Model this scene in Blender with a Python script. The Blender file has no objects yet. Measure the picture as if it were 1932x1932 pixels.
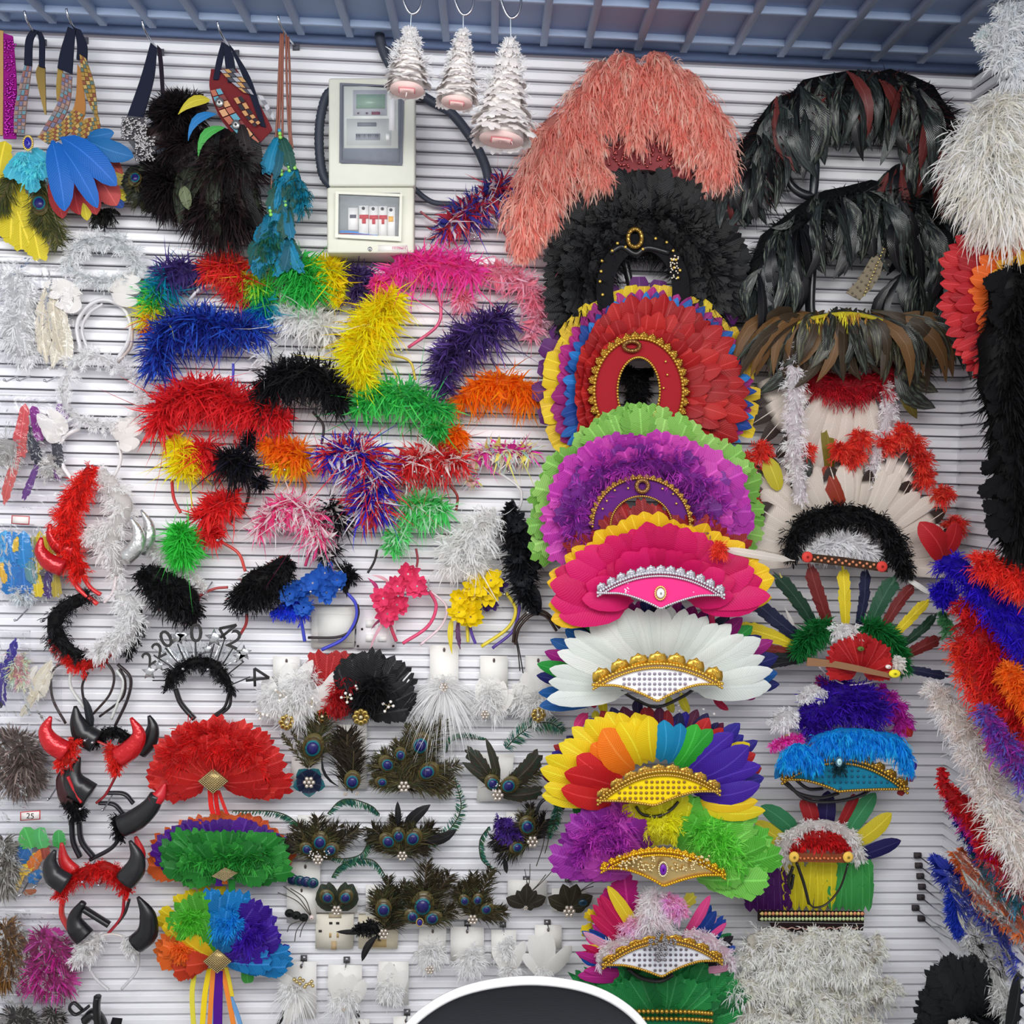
import bpy, math, random
import numpy as np
from mathutils import Matrix, Vector

# ------------------------------------------------------------------ camera
F = 2150.0                      # focal length in pixels of the 1932 px frame
D = 2.30                        # camera distance from the slatted back wall
CAM = np.array([0.0, -D, 1.70])
def _n(v):
    v = np.array(v, float)
    return v / np.linalg.norm(v)
_ey = _n((-140, -96, F))                                # wall normal seen by the lens
_dn = np.array((-0.022, 1, 0.0))
_dn[2] = -(_dn[0] * -140 + _dn[1] * -96) / F
_dn = _n(_dn)
_ez = -_dn
_ex = np.cross(_ey, _ez)
MW = np.stack([_ex, _ey, _ez])                          # rows: world axes in lens space
scene = bpy.context.scene
col = scene.collection
cd = bpy.data.cameras.new('camera')
cd.sensor_width = 36.0
cd.lens = 36.0 * F / 1932.0
cd.clip_start = 0.02
cam = bpy.data.objects.new('camera', cd)
col.objects.link(cam)
_r = MW @ np.array((1, 0, 0)); _u = MW @ np.array((0, -1, 0)); _b = MW @ np.array((0, 0, -1))
cam.matrix_world = Matrix(((_r[0], _u[0], _b[0], CAM[0]), (_r[1], _u[1], _b[1], CAM[1]),
                           (_r[2], _u[2], _b[2], CAM[2]), (0, 0, 0, 1)))
scene.camera = cam
vs = scene.view_settings
vs.view_transform = 'Standard'
vs.look = 'None'
vs.gamma = 1.0
vs.use_curve_mapping = False
vs.exposure = 0.0

# ------------------------------------------------------------------ light
world = bpy.data.worlds.new('shop_light')
scene.world = world
world.use_nodes = True
world.node_tree.nodes['Background'].inputs[0].default_value = (0.95, 0.97, 1.0, 1)
world.node_tree.nodes['Background'].inputs[1].default_value = 0.62
def area(name, loc, sx, sy, power, color, rot=(0, 0, 0)):
    l = bpy.data.lights.new(name, 'AREA')
    l.shape = 'RECTANGLE'; l.size = sx; l.size_y = sy; l.energy = power; l.color = color
    o = bpy.data.objects.new(name, l); o.location = loc; o.rotation_euler = rot
    col.objects.link(o)
    return o
area('wall_fill_light', (-0.3, -1.75, 2.42), 2.6, 0.35, 35, (1.0, 0.985, 0.96), (math.radians(52), 0, 0))  # unseen lamp, added to brighten the top of the wall
area('ceiling_panel_light', (0.2, -2.7, 2.44), 3.0, 0.8, 56, (1.0, 0.99, 0.97), (math.radians(20), 0, 0))

# ------------------------------------------------------------------ helpers
R = random.Random(11)
rng = np.random.default_rng(11)
def at(px, py, d=0.0):
    """point on the plane d metres in front of the back wall"""
    v = MW @ np.array((px - 966.0, py - 966.0, F))
    return CAM + v * ((-d - CAM[1]) / v[1])
def S(d=0.0):
    return (D - d) / F * 1.01
def lin(c):
    c = np.asarray(c, float) / 255.0
    return np.where(c <= 0.04045, c / 12.92, ((c + 0.055) / 1.055) ** 2.4)
def tag(o, label, cat, group=None, kind=None):
    if label: o['label'] = label
    if cat: o['category'] = cat
    if group: o['group'] = group
    if kind: o['kind'] = kind
    return o
def thing(name, label, cat, px, py, d=0.02, group=None):
    o = bpy.data.objects.new(name, None)
    o.empty_display_size = 0.02
    o.location = at(px, py, d)
    col.objects.link(o)
    return tag(o, label, cat, group)
def base_of(root):
    b = np.zeros(3)
    while root is not None:
        b = b + np.array(root.location)
        root = root.parent
    return b

# materials -----------------------------------------------------------
MATS = {}
def newmat(key):
    m = bpy.data.materials.new(key)
    m.use_nodes = True
    nt = m.node_tree
    return m, nt, nt.nodes['Principled BSDF']
def mat(key, rgb, rough=0.55, metal=0.0, spec=0.4, var=0.06, scale=60.0, bump=0.0, coat=0.0, trans=0.0):
    if key in MATS: return MATS[key]
    m, nt, p = newmat(key)
    c = lin(rgb)
    tc = nt.nodes.new('ShaderNodeTexCoord')
    nz = nt.nodes.new('ShaderNodeTexNoise'); nz.inputs['Scale'].default_value = scale; nz.inputs['Detail'].default_value = 3
    nt.links.new(tc.outputs['Object'], nz.inputs['Vector'])
    mx = nt.nodes.new('ShaderNodeMix'); mx.data_type = 'RGBA'
    mx.inputs[6].default_value = (*np.clip(c * (1 - var * 2), 0, 1), 1)
    mx.inputs[7].default_value = (*np.clip(c * (1 + var * 2), 0, 1), 1)
    nt.links.new(nz.outputs['Fac'], mx.inputs[0])
    nt.links.new(mx.outputs[2], p.inputs['Base Color'])
    p.inputs['Roughness'].default_value = rough
    p.inputs['Metallic'].default_value = metal
    p.inputs['Specular IOR Level'].default_value = spec
    p.inputs['Coat Weight'].default_value = coat
    p.inputs['Transmission Weight'].default_value = trans
    if bump:
        b = nt.nodes.new('ShaderNodeBump'); b.inputs['Strength'].default_value = bump; b.inputs['Distance'].default_value = 0.002
        nt.links.new(nz.outputs['Fac'], b.inputs['Height'])
        nt.links.new(b.outputs['Normal'], p.inputs['Normal'])
    MATS[key] = m
    return m
def fibre_mat(key='feather_fibre', rough=0.6, spec=0.25, transl=0.48):
    if key in MATS: return MATS[key]
    m, nt, p = newmat(key)
    a = nt.nodes.new('ShaderNodeAttribute'); a.attribute_name = 'tint'
    nt.links.new(a.outputs['Color'], p.inputs['Base Color'])
    p.inputs['Roughness'].default_value = rough
    p.inputs['Specular IOR Level'].default_value = spec
    if transl:
        t = nt.nodes.new('ShaderNodeBsdfTranslucent'); nt.links.new(a.outputs['Color'], t.inputs['Color'])
        x = nt.nodes.new('ShaderNodeMixShader'); x.inputs[0].default_value = transl
        nt.links.new(p.outputs[0], x.inputs[1]); nt.links.new(t.outputs[0], x.inputs[2])
        nt.links.new(x.outputs[0], nt.nodes['Material Output'].inputs['Surface'])
    MATS[key] = m
    return m
FIB = fibre_mat()
GLOSS = fibre_mat('glossy_tint', 0.3, 0.5, 0.0)
METAL_T = fibre_mat('foil_tint', 0.28, 0.6, 0.0)
METAL_T.node_tree.nodes['Principled BSDF'].inputs['Metallic'].default_value = 0.75
def vane_mat(key, rgb, tip=None, rough=0.5, spec=0.3, rachis=1.25, sheen=None, stripe=0.16):
    """feather vane: barbs run obliquely off a paler shaft (uses the vane's UV)"""
    key = 'vane_' + key
    if key in MATS: return MATS[key]
    m, nt, p = newmat(key)
    N = nt.nodes.new; L = nt.links.new
    c = lin(rgb)
    uv = N('ShaderNodeUVMap'); sp = N('ShaderNodeSeparateXYZ'); L(uv.outputs[0], sp.inputs[0])
    def ma(op, a, b=None):
        n = N('ShaderNodeMath'); n.operation = op
        for i, v in enumerate((a, b)):
            if v is None: continue
            if isinstance(v, (int, float)): n.inputs[i].default_value = v
            else: L(v, n.inputs[i])
        return n.outputs[0]
    ax = ma('ABSOLUTE', ma('SUBTRACT', sp.outputs[0], 0.5))
    ph = ma('MULTIPLY', ma('SUBTRACT', sp.outputs[1], ma('MULTIPLY', ax, 0.35)), 170.0)
    wv = ma('MULTIPLY', ma('ADD', ma('SINE', ph), 1.0), 0.5)
    mx = N('ShaderNodeMix'); mx.data_type = 'RGBA'
    mx.inputs[6].default_value = (*np.clip(c * (1 - stripe), 0, 1), 1)
    mx.inputs[7].default_value = (*np.clip(c * (1 + stripe * 0.6), 0, 1), 1)
    L(wv, mx.inputs[0])
    cur = mx.outputs[2]
    if tip is not None:
        t = lin(tip)
        f = N('ShaderNodeMapRange'); f.inputs[1].default_value = 0.72; f.inputs[2].default_value = 0.8
        L(sp.outputs[1], f.inputs[0])
        m2 = N('ShaderNodeMix'); m2.data_type = 'RGBA'; L(f.outputs[0], m2.inputs[0]); L(cur, m2.inputs[6])
        m2.inputs[7].default_value = (*t, 1); cur = m2.outputs[2]
    if sheen is not None:
        f = N('ShaderNodeTexNoise'); f.inputs['Scale'].default_value = 5.0; L(uv.outputs[0], f.inputs['Vector'])
        r2 = N('ShaderNodeMapRange'); r2.inputs[1].default_value = 0.47; r2.inputs[2].default_value = 0.68; L(f.outputs['Fac'], r2.inputs[0])
        m3 = N('ShaderNodeMix'); m3.data_type = 'RGBA'; L(r2.outputs[0], m3.inputs[0]); L(cur, m3.inputs[6])
        m3.inputs[7].default_value = (*lin(sheen), 1); cur = m3.outputs[2]
    m4 = N('ShaderNodeMix'); m4.data_type = 'RGBA'
    L(ma('LESS_THAN', ax, 0.028), m4.inputs[0]); L(cur, m4.inputs[6])
    m4.inputs[7].default_value = (*np.clip(c * rachis + 0.03 * (rachis > 1.01), 0, 1), 1)
    L(m4.outputs[2], p.inputs['Base Color'])
    b = N('ShaderNodeBump'); b.inputs['Strength'].default_value = 0.25; b.inputs['Distance'].default_value = 0.001
    L(wv, b.inputs['Height']); L(b.outputs[0], p.inputs['Normal'])
    p.inputs['Roughness'].default_value = rough
    p.inputs['Specular IOR Level'].default_value = spec
    tr = N('ShaderNodeBsdfTranslucent'); L(m4.outputs[2], tr.inputs['Color'])
    xs = N('ShaderNodeMixShader'); xs.inputs[0].default_value = 0.28
    L(p.outputs[0], xs.inputs[1]); L(tr.outputs[0], xs.inputs[2])
    L(xs.outputs[0], nt.nodes['Material Output'].inputs['Surface'])
    MATS[key] = m
    return m
def crinkle(m, scale=90, strength=.5):
    nt = m.node_tree; tc = nt.nodes.new('ShaderNodeTexCoord'); nz = nt.nodes.new('ShaderNodeTexNoise'); nz.inputs['Scale'].default_value = scale; nz.inputs['Detail'].default_value = 2
    b = nt.nodes.new('ShaderNodeBump'); b.inputs['Strength'].default_value = strength; b.inputs['Distance'].default_value = .004
    nt.links.new(tc.outputs['Object'], nz.inputs['Vector']); nt.links.new(nz.outputs['Fac'], b.inputs['Height']); nt.links.new(b.outputs[0], nt.nodes['Principled BSDF'].inputs['Normal'])
def plastic_mat(key='clear_plastic', bump=0.45, ior=1.5):
    if key in MATS: return MATS[key]
    m, nt, p = newmat(key)
    N = nt.nodes.new; L = nt.links.new
    tc = N('ShaderNodeTexCoord'); nz = N('ShaderNodeTexNoise'); nz.inputs['Scale'].default_value = 38; nz.inputs['Detail'].default_value = 2
    nz.inputs['Distortion'].default_value = 1.6
    L(tc.outputs['Object'], nz.inputs['Vector'])
    b = N('ShaderNodeBump'); b.inputs['Strength'].default_value = bump; b.inputs['Distance'].default_value = 0.01; L(nz.outputs['Fac'], b.inputs['Height'])
    g = N('ShaderNodeBsdfGlossy'); g.inputs['Roughness'].default_value = 0.16; L(b.outputs[0], g.inputs['Normal'])
    t = N('ShaderNodeBsdfTransparent'); t.inputs[0].default_value = (0.96, 0.96, 0.97, 1)
    fr = N('ShaderNodeFresnel'); fr.inputs[0].default_value = ior; L(b.outputs[0], fr.inputs['Normal'])
    x = N('ShaderNodeMixShader'); L(fr.outputs[0], x.inputs[0]); L(t.outputs[0], x.inputs[1]); L(g.outputs[0], x.inputs[2])
    L(x.outputs[0], nt.nodes['Material Output'].inputs['Surface'])
    MATS[key] = m
    return m

# mesh builder ----------------------------------------------------------
ICO_V = None
def _ico():
    global ICO_V, ICO_F
    p = (1 + 5 ** 0.5) / 2
    v = np.array([(-1, p, 0), (1, p, 0), (-1, -p, 0), (1, -p, 0), (0, -1, p), (0, 1, p), (0, -1, -p), (0, 1, -p), (p, 0, -1), (p, 0, 1), (-p, 0, -1), (-p, 0, 1)], float)
    ICO_V = v / np.linalg.norm(v[0])
    ICO_F = np.array([(0, 11, 5), (0, 5, 1), (0, 1, 7), (0, 7, 10), (0, 10, 11), (1, 5, 9), (5, 11, 4), (11, 10, 2), (10, 7, 6), (7, 1, 8),
                      (3, 9, 4), (3, 4, 2), (3, 2, 6), (3, 6, 8), (3, 8, 9), (4, 9, 5), (2, 4, 11), (6, 2, 10), (8, 6, 7), (9, 8, 1)])
_ico()
class MB:
    def __init__(s):
        s.v = []; s.f = []; s.c = []; s.n = 0
    def raw(s, v, f, c=(200, 200, 200)):
        v = np.asarray(v, float).reshape(-1, 3); f = np.asarray(f, int).reshape(-1, 3)
        c = np.asarray(c, float)
        if c.ndim == 1: c = np.tile(lin(c), (len(v), 1))
        s.v.append(v); s.f.append(f + s.n); s.c.append(c); s.n += len(v)
        return s
    def obj(s, name, parent=None, m=None, smooth=False, kind=None, wallclip=True):
        v = np.concatenate(s.v); f = np.concatenate(s.f); c = np.concatenate(s.c)
        if wallclip: v[:, 1] = np.minimum(v[:, 1], -0.002)
        if parent is not None: v = v - base_of(parent)
        me = bpy.data.meshes.new(name)
        me.vertices.add(len(v)); me.vertices.foreach_set('co', v.ravel())
        me.loops.add(f.size); me.loops.foreach_set('vertex_index', f.ravel().astype(np.int32))
        me.polygons.add(len(f)); me.polygons.foreach_set('loop_start', np.arange(0, f.size, 3, dtype=np.int32))
        if smooth: me.polygons.foreach_set('use_smooth', np.ones(len(f), bool))
        me.update(calc_edges=True)
        a = me.color_attributes.new('tint', 'FLOAT_COLOR', 'POINT')
        a.data.foreach_set('color', np.concatenate([np.clip(c, 0, 1), np.ones((len(c), 1))], 1).ravel())
        me.materials.append(m or FIB)
        o = bpy.data.objects.new(name, me)
        col.objects.link(o)
        if parent is not None: o.parent = parent
        if kind: o['kind'] = kind
        return o
    # -- primitives
    def ball(s, p, r, c, sub=False):
        r = np.ones(3) * r if np.isscalar(r) else np.array(r)
        return s.raw(np.array(p) + ICO_V * r, ICO_F, c)
    def balls(s, P, r, c):
        P = np.asarray(P, float); n = len(P)
        v = (P[:, None, :] + ICO_V[None] * np.asarray(r)).reshape(-1, 3)
        f = (ICO_F[None] + (np.arange(n) * 12)[:, None, None]).reshape(-1, 3)
        return s.raw(v, f, c)
    def ell(s, p, r, c, nu=14, nv=8):
        u = np.linspace(0, 2 * np.pi, nu, endpoint=False); w = np.linspace(0, np.pi, nv)
        U, W = np.meshgrid(u, w)
        v = np.stack([np.cos(U) * np.sin(W), -np.cos(W), np.sin(U) * np.sin(W)], -1).reshape(-1, 3) * np.array(r) + np.array(p)
        f = []
        for j in range(nv - 1):
            for i in range(nu):
                a = j * nu + i; b = j * nu + (i + 1) % nu
                f += [(a, b, a + nu), (b, b + nu, a + nu)]
        return s.raw(v, f, c)
    def tube(s, P, rad, c, k=8, flat=1.0, cap=True):
        P = np.asarray(P, float); n = len(P)
        rad = np.ones(n) * rad if np.isscalar(rad) else np.asarray(rad, float)
        T = np.gradient(P, axis=0); T /= np.linalg.norm(T, axis=1)[:, None] + 1e-12
        ref = np.array((0.03, -1.0, 0.02))
        A = np.cross(T, ref); nn = np.linalg.norm(A, axis=1)[:, None]
        A = np.where(nn < 0.15, np.cross(T, np.array((1.0, 0, 0.1))), A); A /= np.linalg.norm(A, axis=1)[:, None] + 1e-12
        B = np.cross(A, T)
        th = np.linspace(0, 2 * np.pi, k, endpoint=False)
        v = (P[:, None] + rad[:, None, None] * (np.cos(th)[None, :, None] * A[:, None] + flat * np.sin(th)[None, :, None] * B[:, None])).reshape(-1, 3)
        i = np.arange(n - 1)[:, None] * k; j = np.arange(k)[None]; j2 = (j + 1) % k
        f = np.stack([np.stack([i + j, i + j2, i + k + j], -1), np.stack([i + j2, i + k + j2, i + k + j], -1)], 2).reshape(-1, 3)
        cc = c
        if np.ndim(c) == 2: cc = np.repeat(lin(c), k, axis=0)
        if cap:
            m = len(v)
            v = np.concatenate([v, P[:1], P[-1:]])
            f = np.concatenate([f, [(m, (q + 1) % k, q) for q in range(k)], [(m + 1, (n - 1) * k + q, (n - 1) * k + (q + 1) % k) for q in range(k)]])
            if np.ndim(cc) == 2: cc = np.concatenate([cc, cc[:1], cc[-1:]])
        return s.raw(v, f, cc)
    def poly(s, P, c, thick=0.0015):
        """convex-ish fan polygon with thickness towards the wall"""
        P = np.asarray(P, float); n = len(P); ce = P.mean(0)
        q = P + np.array((0, thick, 0))
        v = np.concatenate([P, [ce], q, [ce + np.array((0, thick, 0))]])
        f = []
        for i in range(n):
            j = (i + 1) % n
            f += [(n, i, j), (2 * n + 1, n + 1 + j, n + 1 + i), (i, n + 1 + i, j), (j, n + 1 + i, n + 1 + j)]
        return s.raw(v, f, c)
    def box(s, lo, hi, c):
        lo = np.array(lo); hi = np.array(hi)
        v = np.array([[(lo, hi)[a][0], (lo, hi)[b][1], (lo, hi)[d][2]] for a in (0, 1) for b in (0, 1) for d in (0, 1)])
        q = [(0, 1, 3, 2), (4, 6, 7, 5), (0, 4, 5, 1), (2, 3, 7, 6), (0, 2, 6, 4), (1, 5, 7, 3)]
        f = []
        for a in q: f += [(a[0], a[1], a[2]), (a[0], a[2], a[3])]
        return s.raw(v, f, c)
    def strands(s, root, dirs, length, width, cols, droop=0.2, curl=0.3, jitter=0.6):
        """tapered curved barbs, three segments each"""
        n = len(root)
        dirs = dirs / (np.linalg.norm(dirs, axis=1)[:, None] + 1e-9)
        length = np.ones(n) * length; width = np.ones(n) * width
        view = np.array((0, -1.0, 0)) + rng.normal(0, jitter, (n, 3))
        W = np.cross(dirs, view); W /= np.linalg.norm(W, axis=1)[:, None] + 1e-9
        side = np.cross(dirs, rng.normal(0, 1, (n, 3))); side /= np.linalg.norm(side, axis=1)[:, None] + 1e-9
        cu = rng.normal(0, curl, n)[:, None]
        g = np.array((0, 0, -1.0)) * droop
        out = []
        for t, w in ((0, 0.55), (0.4, 1.0), (0.75, 0.7), (1.0, 0.0)):
            p = root + length[:, None] * (dirs * t + (g + side * cu) * t * t)
            if w > 0:
                out += [p - W * (width * w * 0.5)[:, None], p + W * (width * w * 0.5)[:, None]]
            else: out.append(p)
        v = np.stack(out, 1).reshape(-1, 3)
        tri = np.array([(0, 1, 2), (1, 3, 2), (2, 3, 4), (3, 5, 4), (4, 5, 6)])
        f = (tri[None] + (np.arange(n) * 7)[:, None, None]).reshape(-1, 3)
        return s.raw(v, f, np.repeat(cols, 7, axis=0))

def smooth_path(P, n=24):
    P = np.asarray(P, float)
    if len(P) < 3:
        t = np.linspace(0, 1, n)[:, None]
        return P[0] * (1 - t) + P[-1] * t
    Q = np.concatenate([[2 * P[0] - P[1]], P, [2 * P[-1] - P[-2]]])
    out = []
    m = len(P) - 1
    for u in np.linspace(0, m - 1e-6, n):
        i = int(u); t = u - i
        a, b, c, e = Q[i], Q[i + 1], Q[i + 2], Q[i + 3]
        out.append(0.5 * (2 * b + (c - a) * t + (2 * a - 5 * b + 4 * c - e) * t * t + (3 * b - a - 3 * c + e) * t ** 3))
    return np.array(out)
def pxpath(pts, d, n=24):
    """smooth world path through photo points (x, y[, depth])"""
    q = np.array([(p[0], p[1], p[2] if len(p) > 2 else d) for p in pts], float)
    q = smooth_path(q, n)
    return np.array([at(*p) for p in q])
def pick(cols, n, u=None, jit=0.16):
    """colours for n strands: random choice, or blended along u (0..1)"""
    C = lin(np.array(cols, float).reshape(-1, 3))
    if u is None: c = C[rng.integers(0, len(C), n)]
    else:
        k = np.clip(u * len(C) + rng.normal(0, 0.18, n), 0, len(C) - 1e-3).astype(int)
        c = C[k]
    return np.clip(c * 1.4 * (1 + rng.normal(0, jit, n))[:, None], 0.002, 0.97)
def fluff(b, path, cols, n=1200, d=0.035, L=1.0, w=1.2, droop=0.25, curl=0.3, lean=0.45, core=0.5, along=False, front=1.0, fan=None, jit=0.16):
    """downy or spiky plumage round a path of (x, y, radius[, depth]) photo points"""
    q = np.array([(p[0], p[1], p[2], p[3] if len(p) > 3 else d) for p in path], float)
    if len(q) == 1: q = np.concatenate([q, q + np.array((0.5, 0.5, 0, 0))])
    q = smooth_path(q, 30)
    P = np.array([at(a[0], a[1], a[3]) for a in q]); r = q[:, 2] * S(d)
    seg = np.linalg.norm(np.diff(P, axis=0), axis=1); cum = np.concatenate([[0], np.cumsum(seg)]); tot = cum[-1] + 1e-9
    t = rng.random(n) * tot
    i = np.clip(np.searchsorted(cum, t) - 1, 0, len(seg) - 1); fr = ((t - cum[i]) / (seg[i] + 1e-12))[:, None]
    pos = P[i] * (1 - fr) + P[i + 1] * fr; rr = r[i] * (1 - fr[:, 0]) + r[i + 1] * fr[:, 0]
    if tot < r.mean() * 0.6:
        dr = rng.normal(0, 1, (n, 3)); dr[:, 1] = -np.abs(dr[:, 1]) * front * 0.8
    else:
        T = np.diff(P, axis=0); T /= np.linalg.norm(T, axis=1)[:, None] + 1e-12; T = T[i]
        A = np.cross(T, np.array((0, -1.0, 0))); A /= np.linalg.norm(A, axis=1)[:, None] + 1e-9
        th = rng.uniform(-1.95, 1.95, n)
        dr = A * np.sin(th)[:, None] + np.array((0, -1.0, 0)) * np.cos(th)[:, None] * front + T * rng.normal(0, lean, n)[:, None]
        e = (t / tot)[:, None]
        dr += T * np.where(e > 0.88, (e - 0.88) * 8, 0) - T * np.where(e < 0.12, (0.12 - e) * 8, 0)
    if fan is not None: dr = dr + np.array(fan)
    dr /= np.linalg.norm(dr, axis=1)[:, None] + 1e-9
    ln = rr * L * rng.uniform(0.55, 1.1, n)
    cl = pick(cols, n, (t / tot) if along else None, jit)
    wd = w * S(d) * rng.uniform(0.7, 1.3, n)
    if w < 2.3 and n > 90:
        # down: every seventh draw becomes a small plume, barbs on both sides of a curved shaft
        K = 9; m = max(12, int(n * 1.5) // K); q_ = rng.integers(0, n, m)
        sh, ro, l_ = dr[q_], pos[q_] + dr[q_] * (rr[q_] * 0.12)[:, None], ln[q_]
        vw = np.array((0, -1.0, 0)) + rng.normal(0, .5, (m, 3)); sd = np.cross(sh, vw); sd /= np.linalg.norm(sd, axis=1)[:, None] + 1e-9
        bend = np.array((0, 0, -1.0)) * droop + sd * rng.normal(0, curl * .8, m)[:, None]
        u = np.tile(np.linspace(0.05, .9, K), (m, 1)) + rng.normal(0, .04, (m, K)); u = u[..., None]
        root = ro[:, None] + l_[:, None, None] * .85 * (sh[:, None] * u + bend[:, None] * u * u)
        sg = np.where(np.arange(K) % 2, 1, -1)[None, :, None] * np.where(np.arange(K) == K - 1, 0.1, 1)[None, :, None]
        bd = sh[:, None] * .8 + bend[:, None] * u * 1.6 + sd[:, None] * sg * .62 + rng.normal(0, .14, (m, K, 3))
        bl = l_[:, None] * .5 * (1.15 - .5 * u[..., 0]) * rng.uniform(.75, 1.2, (m, K))
        cc = np.clip(np.repeat(cl[q_], K, 0) * (1 + rng.normal(0, .05, m * K))[:, None], .002, .97)
        b.strands(root.reshape(-1, 3), bd.reshape(-1, 3), bl.ravel(), np.repeat(wd[q_], K) * 1.1, cc, droop, curl * .6)
    else:
        b.strands(pos + dr * (rr * 0.18)[:, None], dr, ln, wd, cl, droop, curl)
    if core:
        k = 18
        ci = np.linspace(0, len(P) - 1, k).astype(int)
        if along:
            cc = np.array(cols, float)[np.clip((np.linspace(0, 1, k) * len(cols)).astype(int), 0, len(cols) - 1)]
        else: cc = np.tile(np.array(cols[0], float), (k, 1))
        if tot < r.mean() * 0.6: b.ball(P[0], r[0] * core, cols[0])
        else: b.tube(P[ci], r[ci] * core * (0.85 + 0.3 * rng.random(k)), cc * 0.93, 7, flat=0.6)
    return b
def spiky(b, path, cols, n=500, d=0.04, **k):
    """hackle boa: wide curved spiky barbs over a downy base"""
    n2 = k.pop('down', 700)
    al = k.get('along', False)
    a = dict(L=1.25, w=3.4, droop=0.3, curl=0.45, lean=0.5, core=0.45); a.update(k)
    fluff(b, path, cols, n=n, d=d, **a)
    fluff(b, path, cols, n=n2, d=d, L=0.95, w=1.25, core=0, along=al, droop=0.2)
    fluff(b, path, cols, n=max(60, n // 5), d=d, L=1.75, w=2.4, core=0, along=al, droop=0.35, curl=.9)
    return b
def hoop(root, pts, color, r=3.0, d=0.03, name='headband', m=None, n=26, flat=1.6):
    b = MB()
    b.tube(pxpath(pts, d, n), r * S(d), color, 7, flat)
    return b.obj(name, root, m or GLOSS, smooth=True)

# feather vanes -----------------------------------------------------------
PROF = {
 'goose': [(0, .03), (.06, .05), (.15, .30), (.35, .46), (.6, .5), (.8, .46), (.92, .31), (.98, .15), (1, .03)],
 'quill': [(0, .05), (.1, .08), (.18, .36), (.5, .48), (.8, .5), (.93, .4), (1, .1)],
 'hackle': [(0, .04), (.1, .3), (.3, .5), (.55, .42), (.8, .22), (1, .02)],
 'petal': [(0, .12), (.2, .36), (.5, .5), (.75, .48), (.9, .3), (1, .03)],
 'sabre': [(0, .06), (.15, .3), (.4, .5), (.7, .45), (.9, .25), (1, .02)],
 'blunt': [(0, .1), (.15, .34), (.5, .48), (.8, .5), (.95, .46), (1, .3)],
}
VM = {}
def vane(kind, side=0.0, bow=0.08, jag=0.0, var=0, cup=0.10):
    key = (kind, side, bow, jag, var, cup)
    if key in VM: return VM[key]
    pr = PROF[kind]
    rr = random.Random(str(key))
    ts = [p[0] for p in pr]
    n = 10 if jag else 8
    T = [i / (n - 1) for i in range(n)]
    T = sorted(set([0, .08, .2, .38, .56, .74, .88, .96, 1.0] + ([.3, .47, .65, .81] if jag else [])))
    v = []; uv = []; f = []
    for i, t in enumerate(T):
        h = float(np.interp(t, ts, [p[1] for p in pr]))
        hl = hr = h
        if jag and t > .15:
            hl *= 1 - jag * (rr.random() if i % 2 else 0.05); hr *= 1 - jag * (rr.random() if i % 2 == 0 else 0.05)
        bx = side * 4 * t * (1 - t); bz = bow * 4 * t * (1 - t)
        v += [(bx, t, bz, -hl), (bx, t, bz, 0), (bx, t, bz, hr)]
        uv += [(0.0, t), (0.5, t), (1.0, t)]
    for i in range(len(T) - 1):
        a = i * 3
        for j in (0, 1): f.append((a + j, a + j + 1, a + j + 4, a + j + 3))
    VM[key] = (v, uv, f, cup, {})
    return VM[key]
def vane_mesh(kind, asp, side=0.0, bow=0.08, jag=0.0, var=0, cup=0.10):
    """vane along +Y from 0 to 1, width asp (share of length), face along +Z"""
    if jag: return ragged_mesh(kind, asp, side, bow, jag, var, cup)
    asp = max(0.05, round(asp * 12) / 12 if asp > .12 else round(asp * 40) / 40)
    v, uv, f, cup, cache = vane(kind, side, bow, jag, var, cup)
    if asp in cache: return cache[asp]
    me = bpy.data.meshes.new('feather_vane')
    V = [(x + w * asp, y - abs(w) * asp * (0.25 if 0.05 < y < 1 else 0), z - abs(w) * asp * cup * 2) for x, y, z, w in v]
    me.from_pydata(V, [], f)
    ul = me.uv_layers.new(name='UVMap')
    for p in me.polygons:
        for li, vi in zip(p.loop_indices, p.vertices): ul.data[li].uv = uv[vi]
    me.polygons.foreach_set('use_smooth', np.ones(len(f), bool))
    me.materials.append(None)
    cache[asp] = me
    return me
def ragged_mesh(kind, asp, side, bow, jag, var, cup):
    asp = max(.1, round(asp * 10) / 10)
    key = ('ragged', kind, asp, round(side, 2), bow, jag, var % 3)
    if key in VM: return VM[key]
    rr = random.Random(str(key)); pr = PROF[kind]; v = []; f = []; uv = []
    def pt(x, t, lift=0.0):
        v.append((side * 4 * t * (1 - t) + x * asp, t, bow * 4 * t * (1 - t) - abs(x) * asp * cup * 2 + lift)); uv.append((.5 + x * .9, t)); return len(v) - 1
    k = 9
    for s_ in (-1, 1):
        for i in range(k):
            t = .1 + .84 * i / (k - 1)
            h = float(np.interp(min(1, t + .08), [p[0] for p in pr], [p[1] for p in pr])) * (1 - jag * .5 * rr.random())
            h = max(h, .12); sl = .2 * (1 - .2 * rr.random()) * (1 if t < .75 else .6)
            ty = min(1.04, t + sl); li = rr.uniform(-.012, .02)
            a = pt(0, max(0, t - .09)); b_ = pt(0, min(1, t + .1)); c = pt(s_ * h * .85, ty - .13 * (1 + rr.random() * .5), li); d_ = pt(s_ * h * rr.uniform(.55, .7), ty + rr.uniform(-.02, .03), li); e = pt(s_ * h * 1.05, ty - .05, li)
            q = (a, c, e, d_, b_)
            f.append(q if s_ > 0 else q[::-1])
    me = bpy.data.meshes.new('feather_vane'); me.from_pydata(v, [], f)
    ul = me.uv_layers.new(name='UVMap')
    for p in me.polygons:
        for li, vi in zip(p.loop_indices, p.vertices): ul.data[li].uv = uv[vi]
    me.materials.append(None)
    VM[key] = me
    return me
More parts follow.
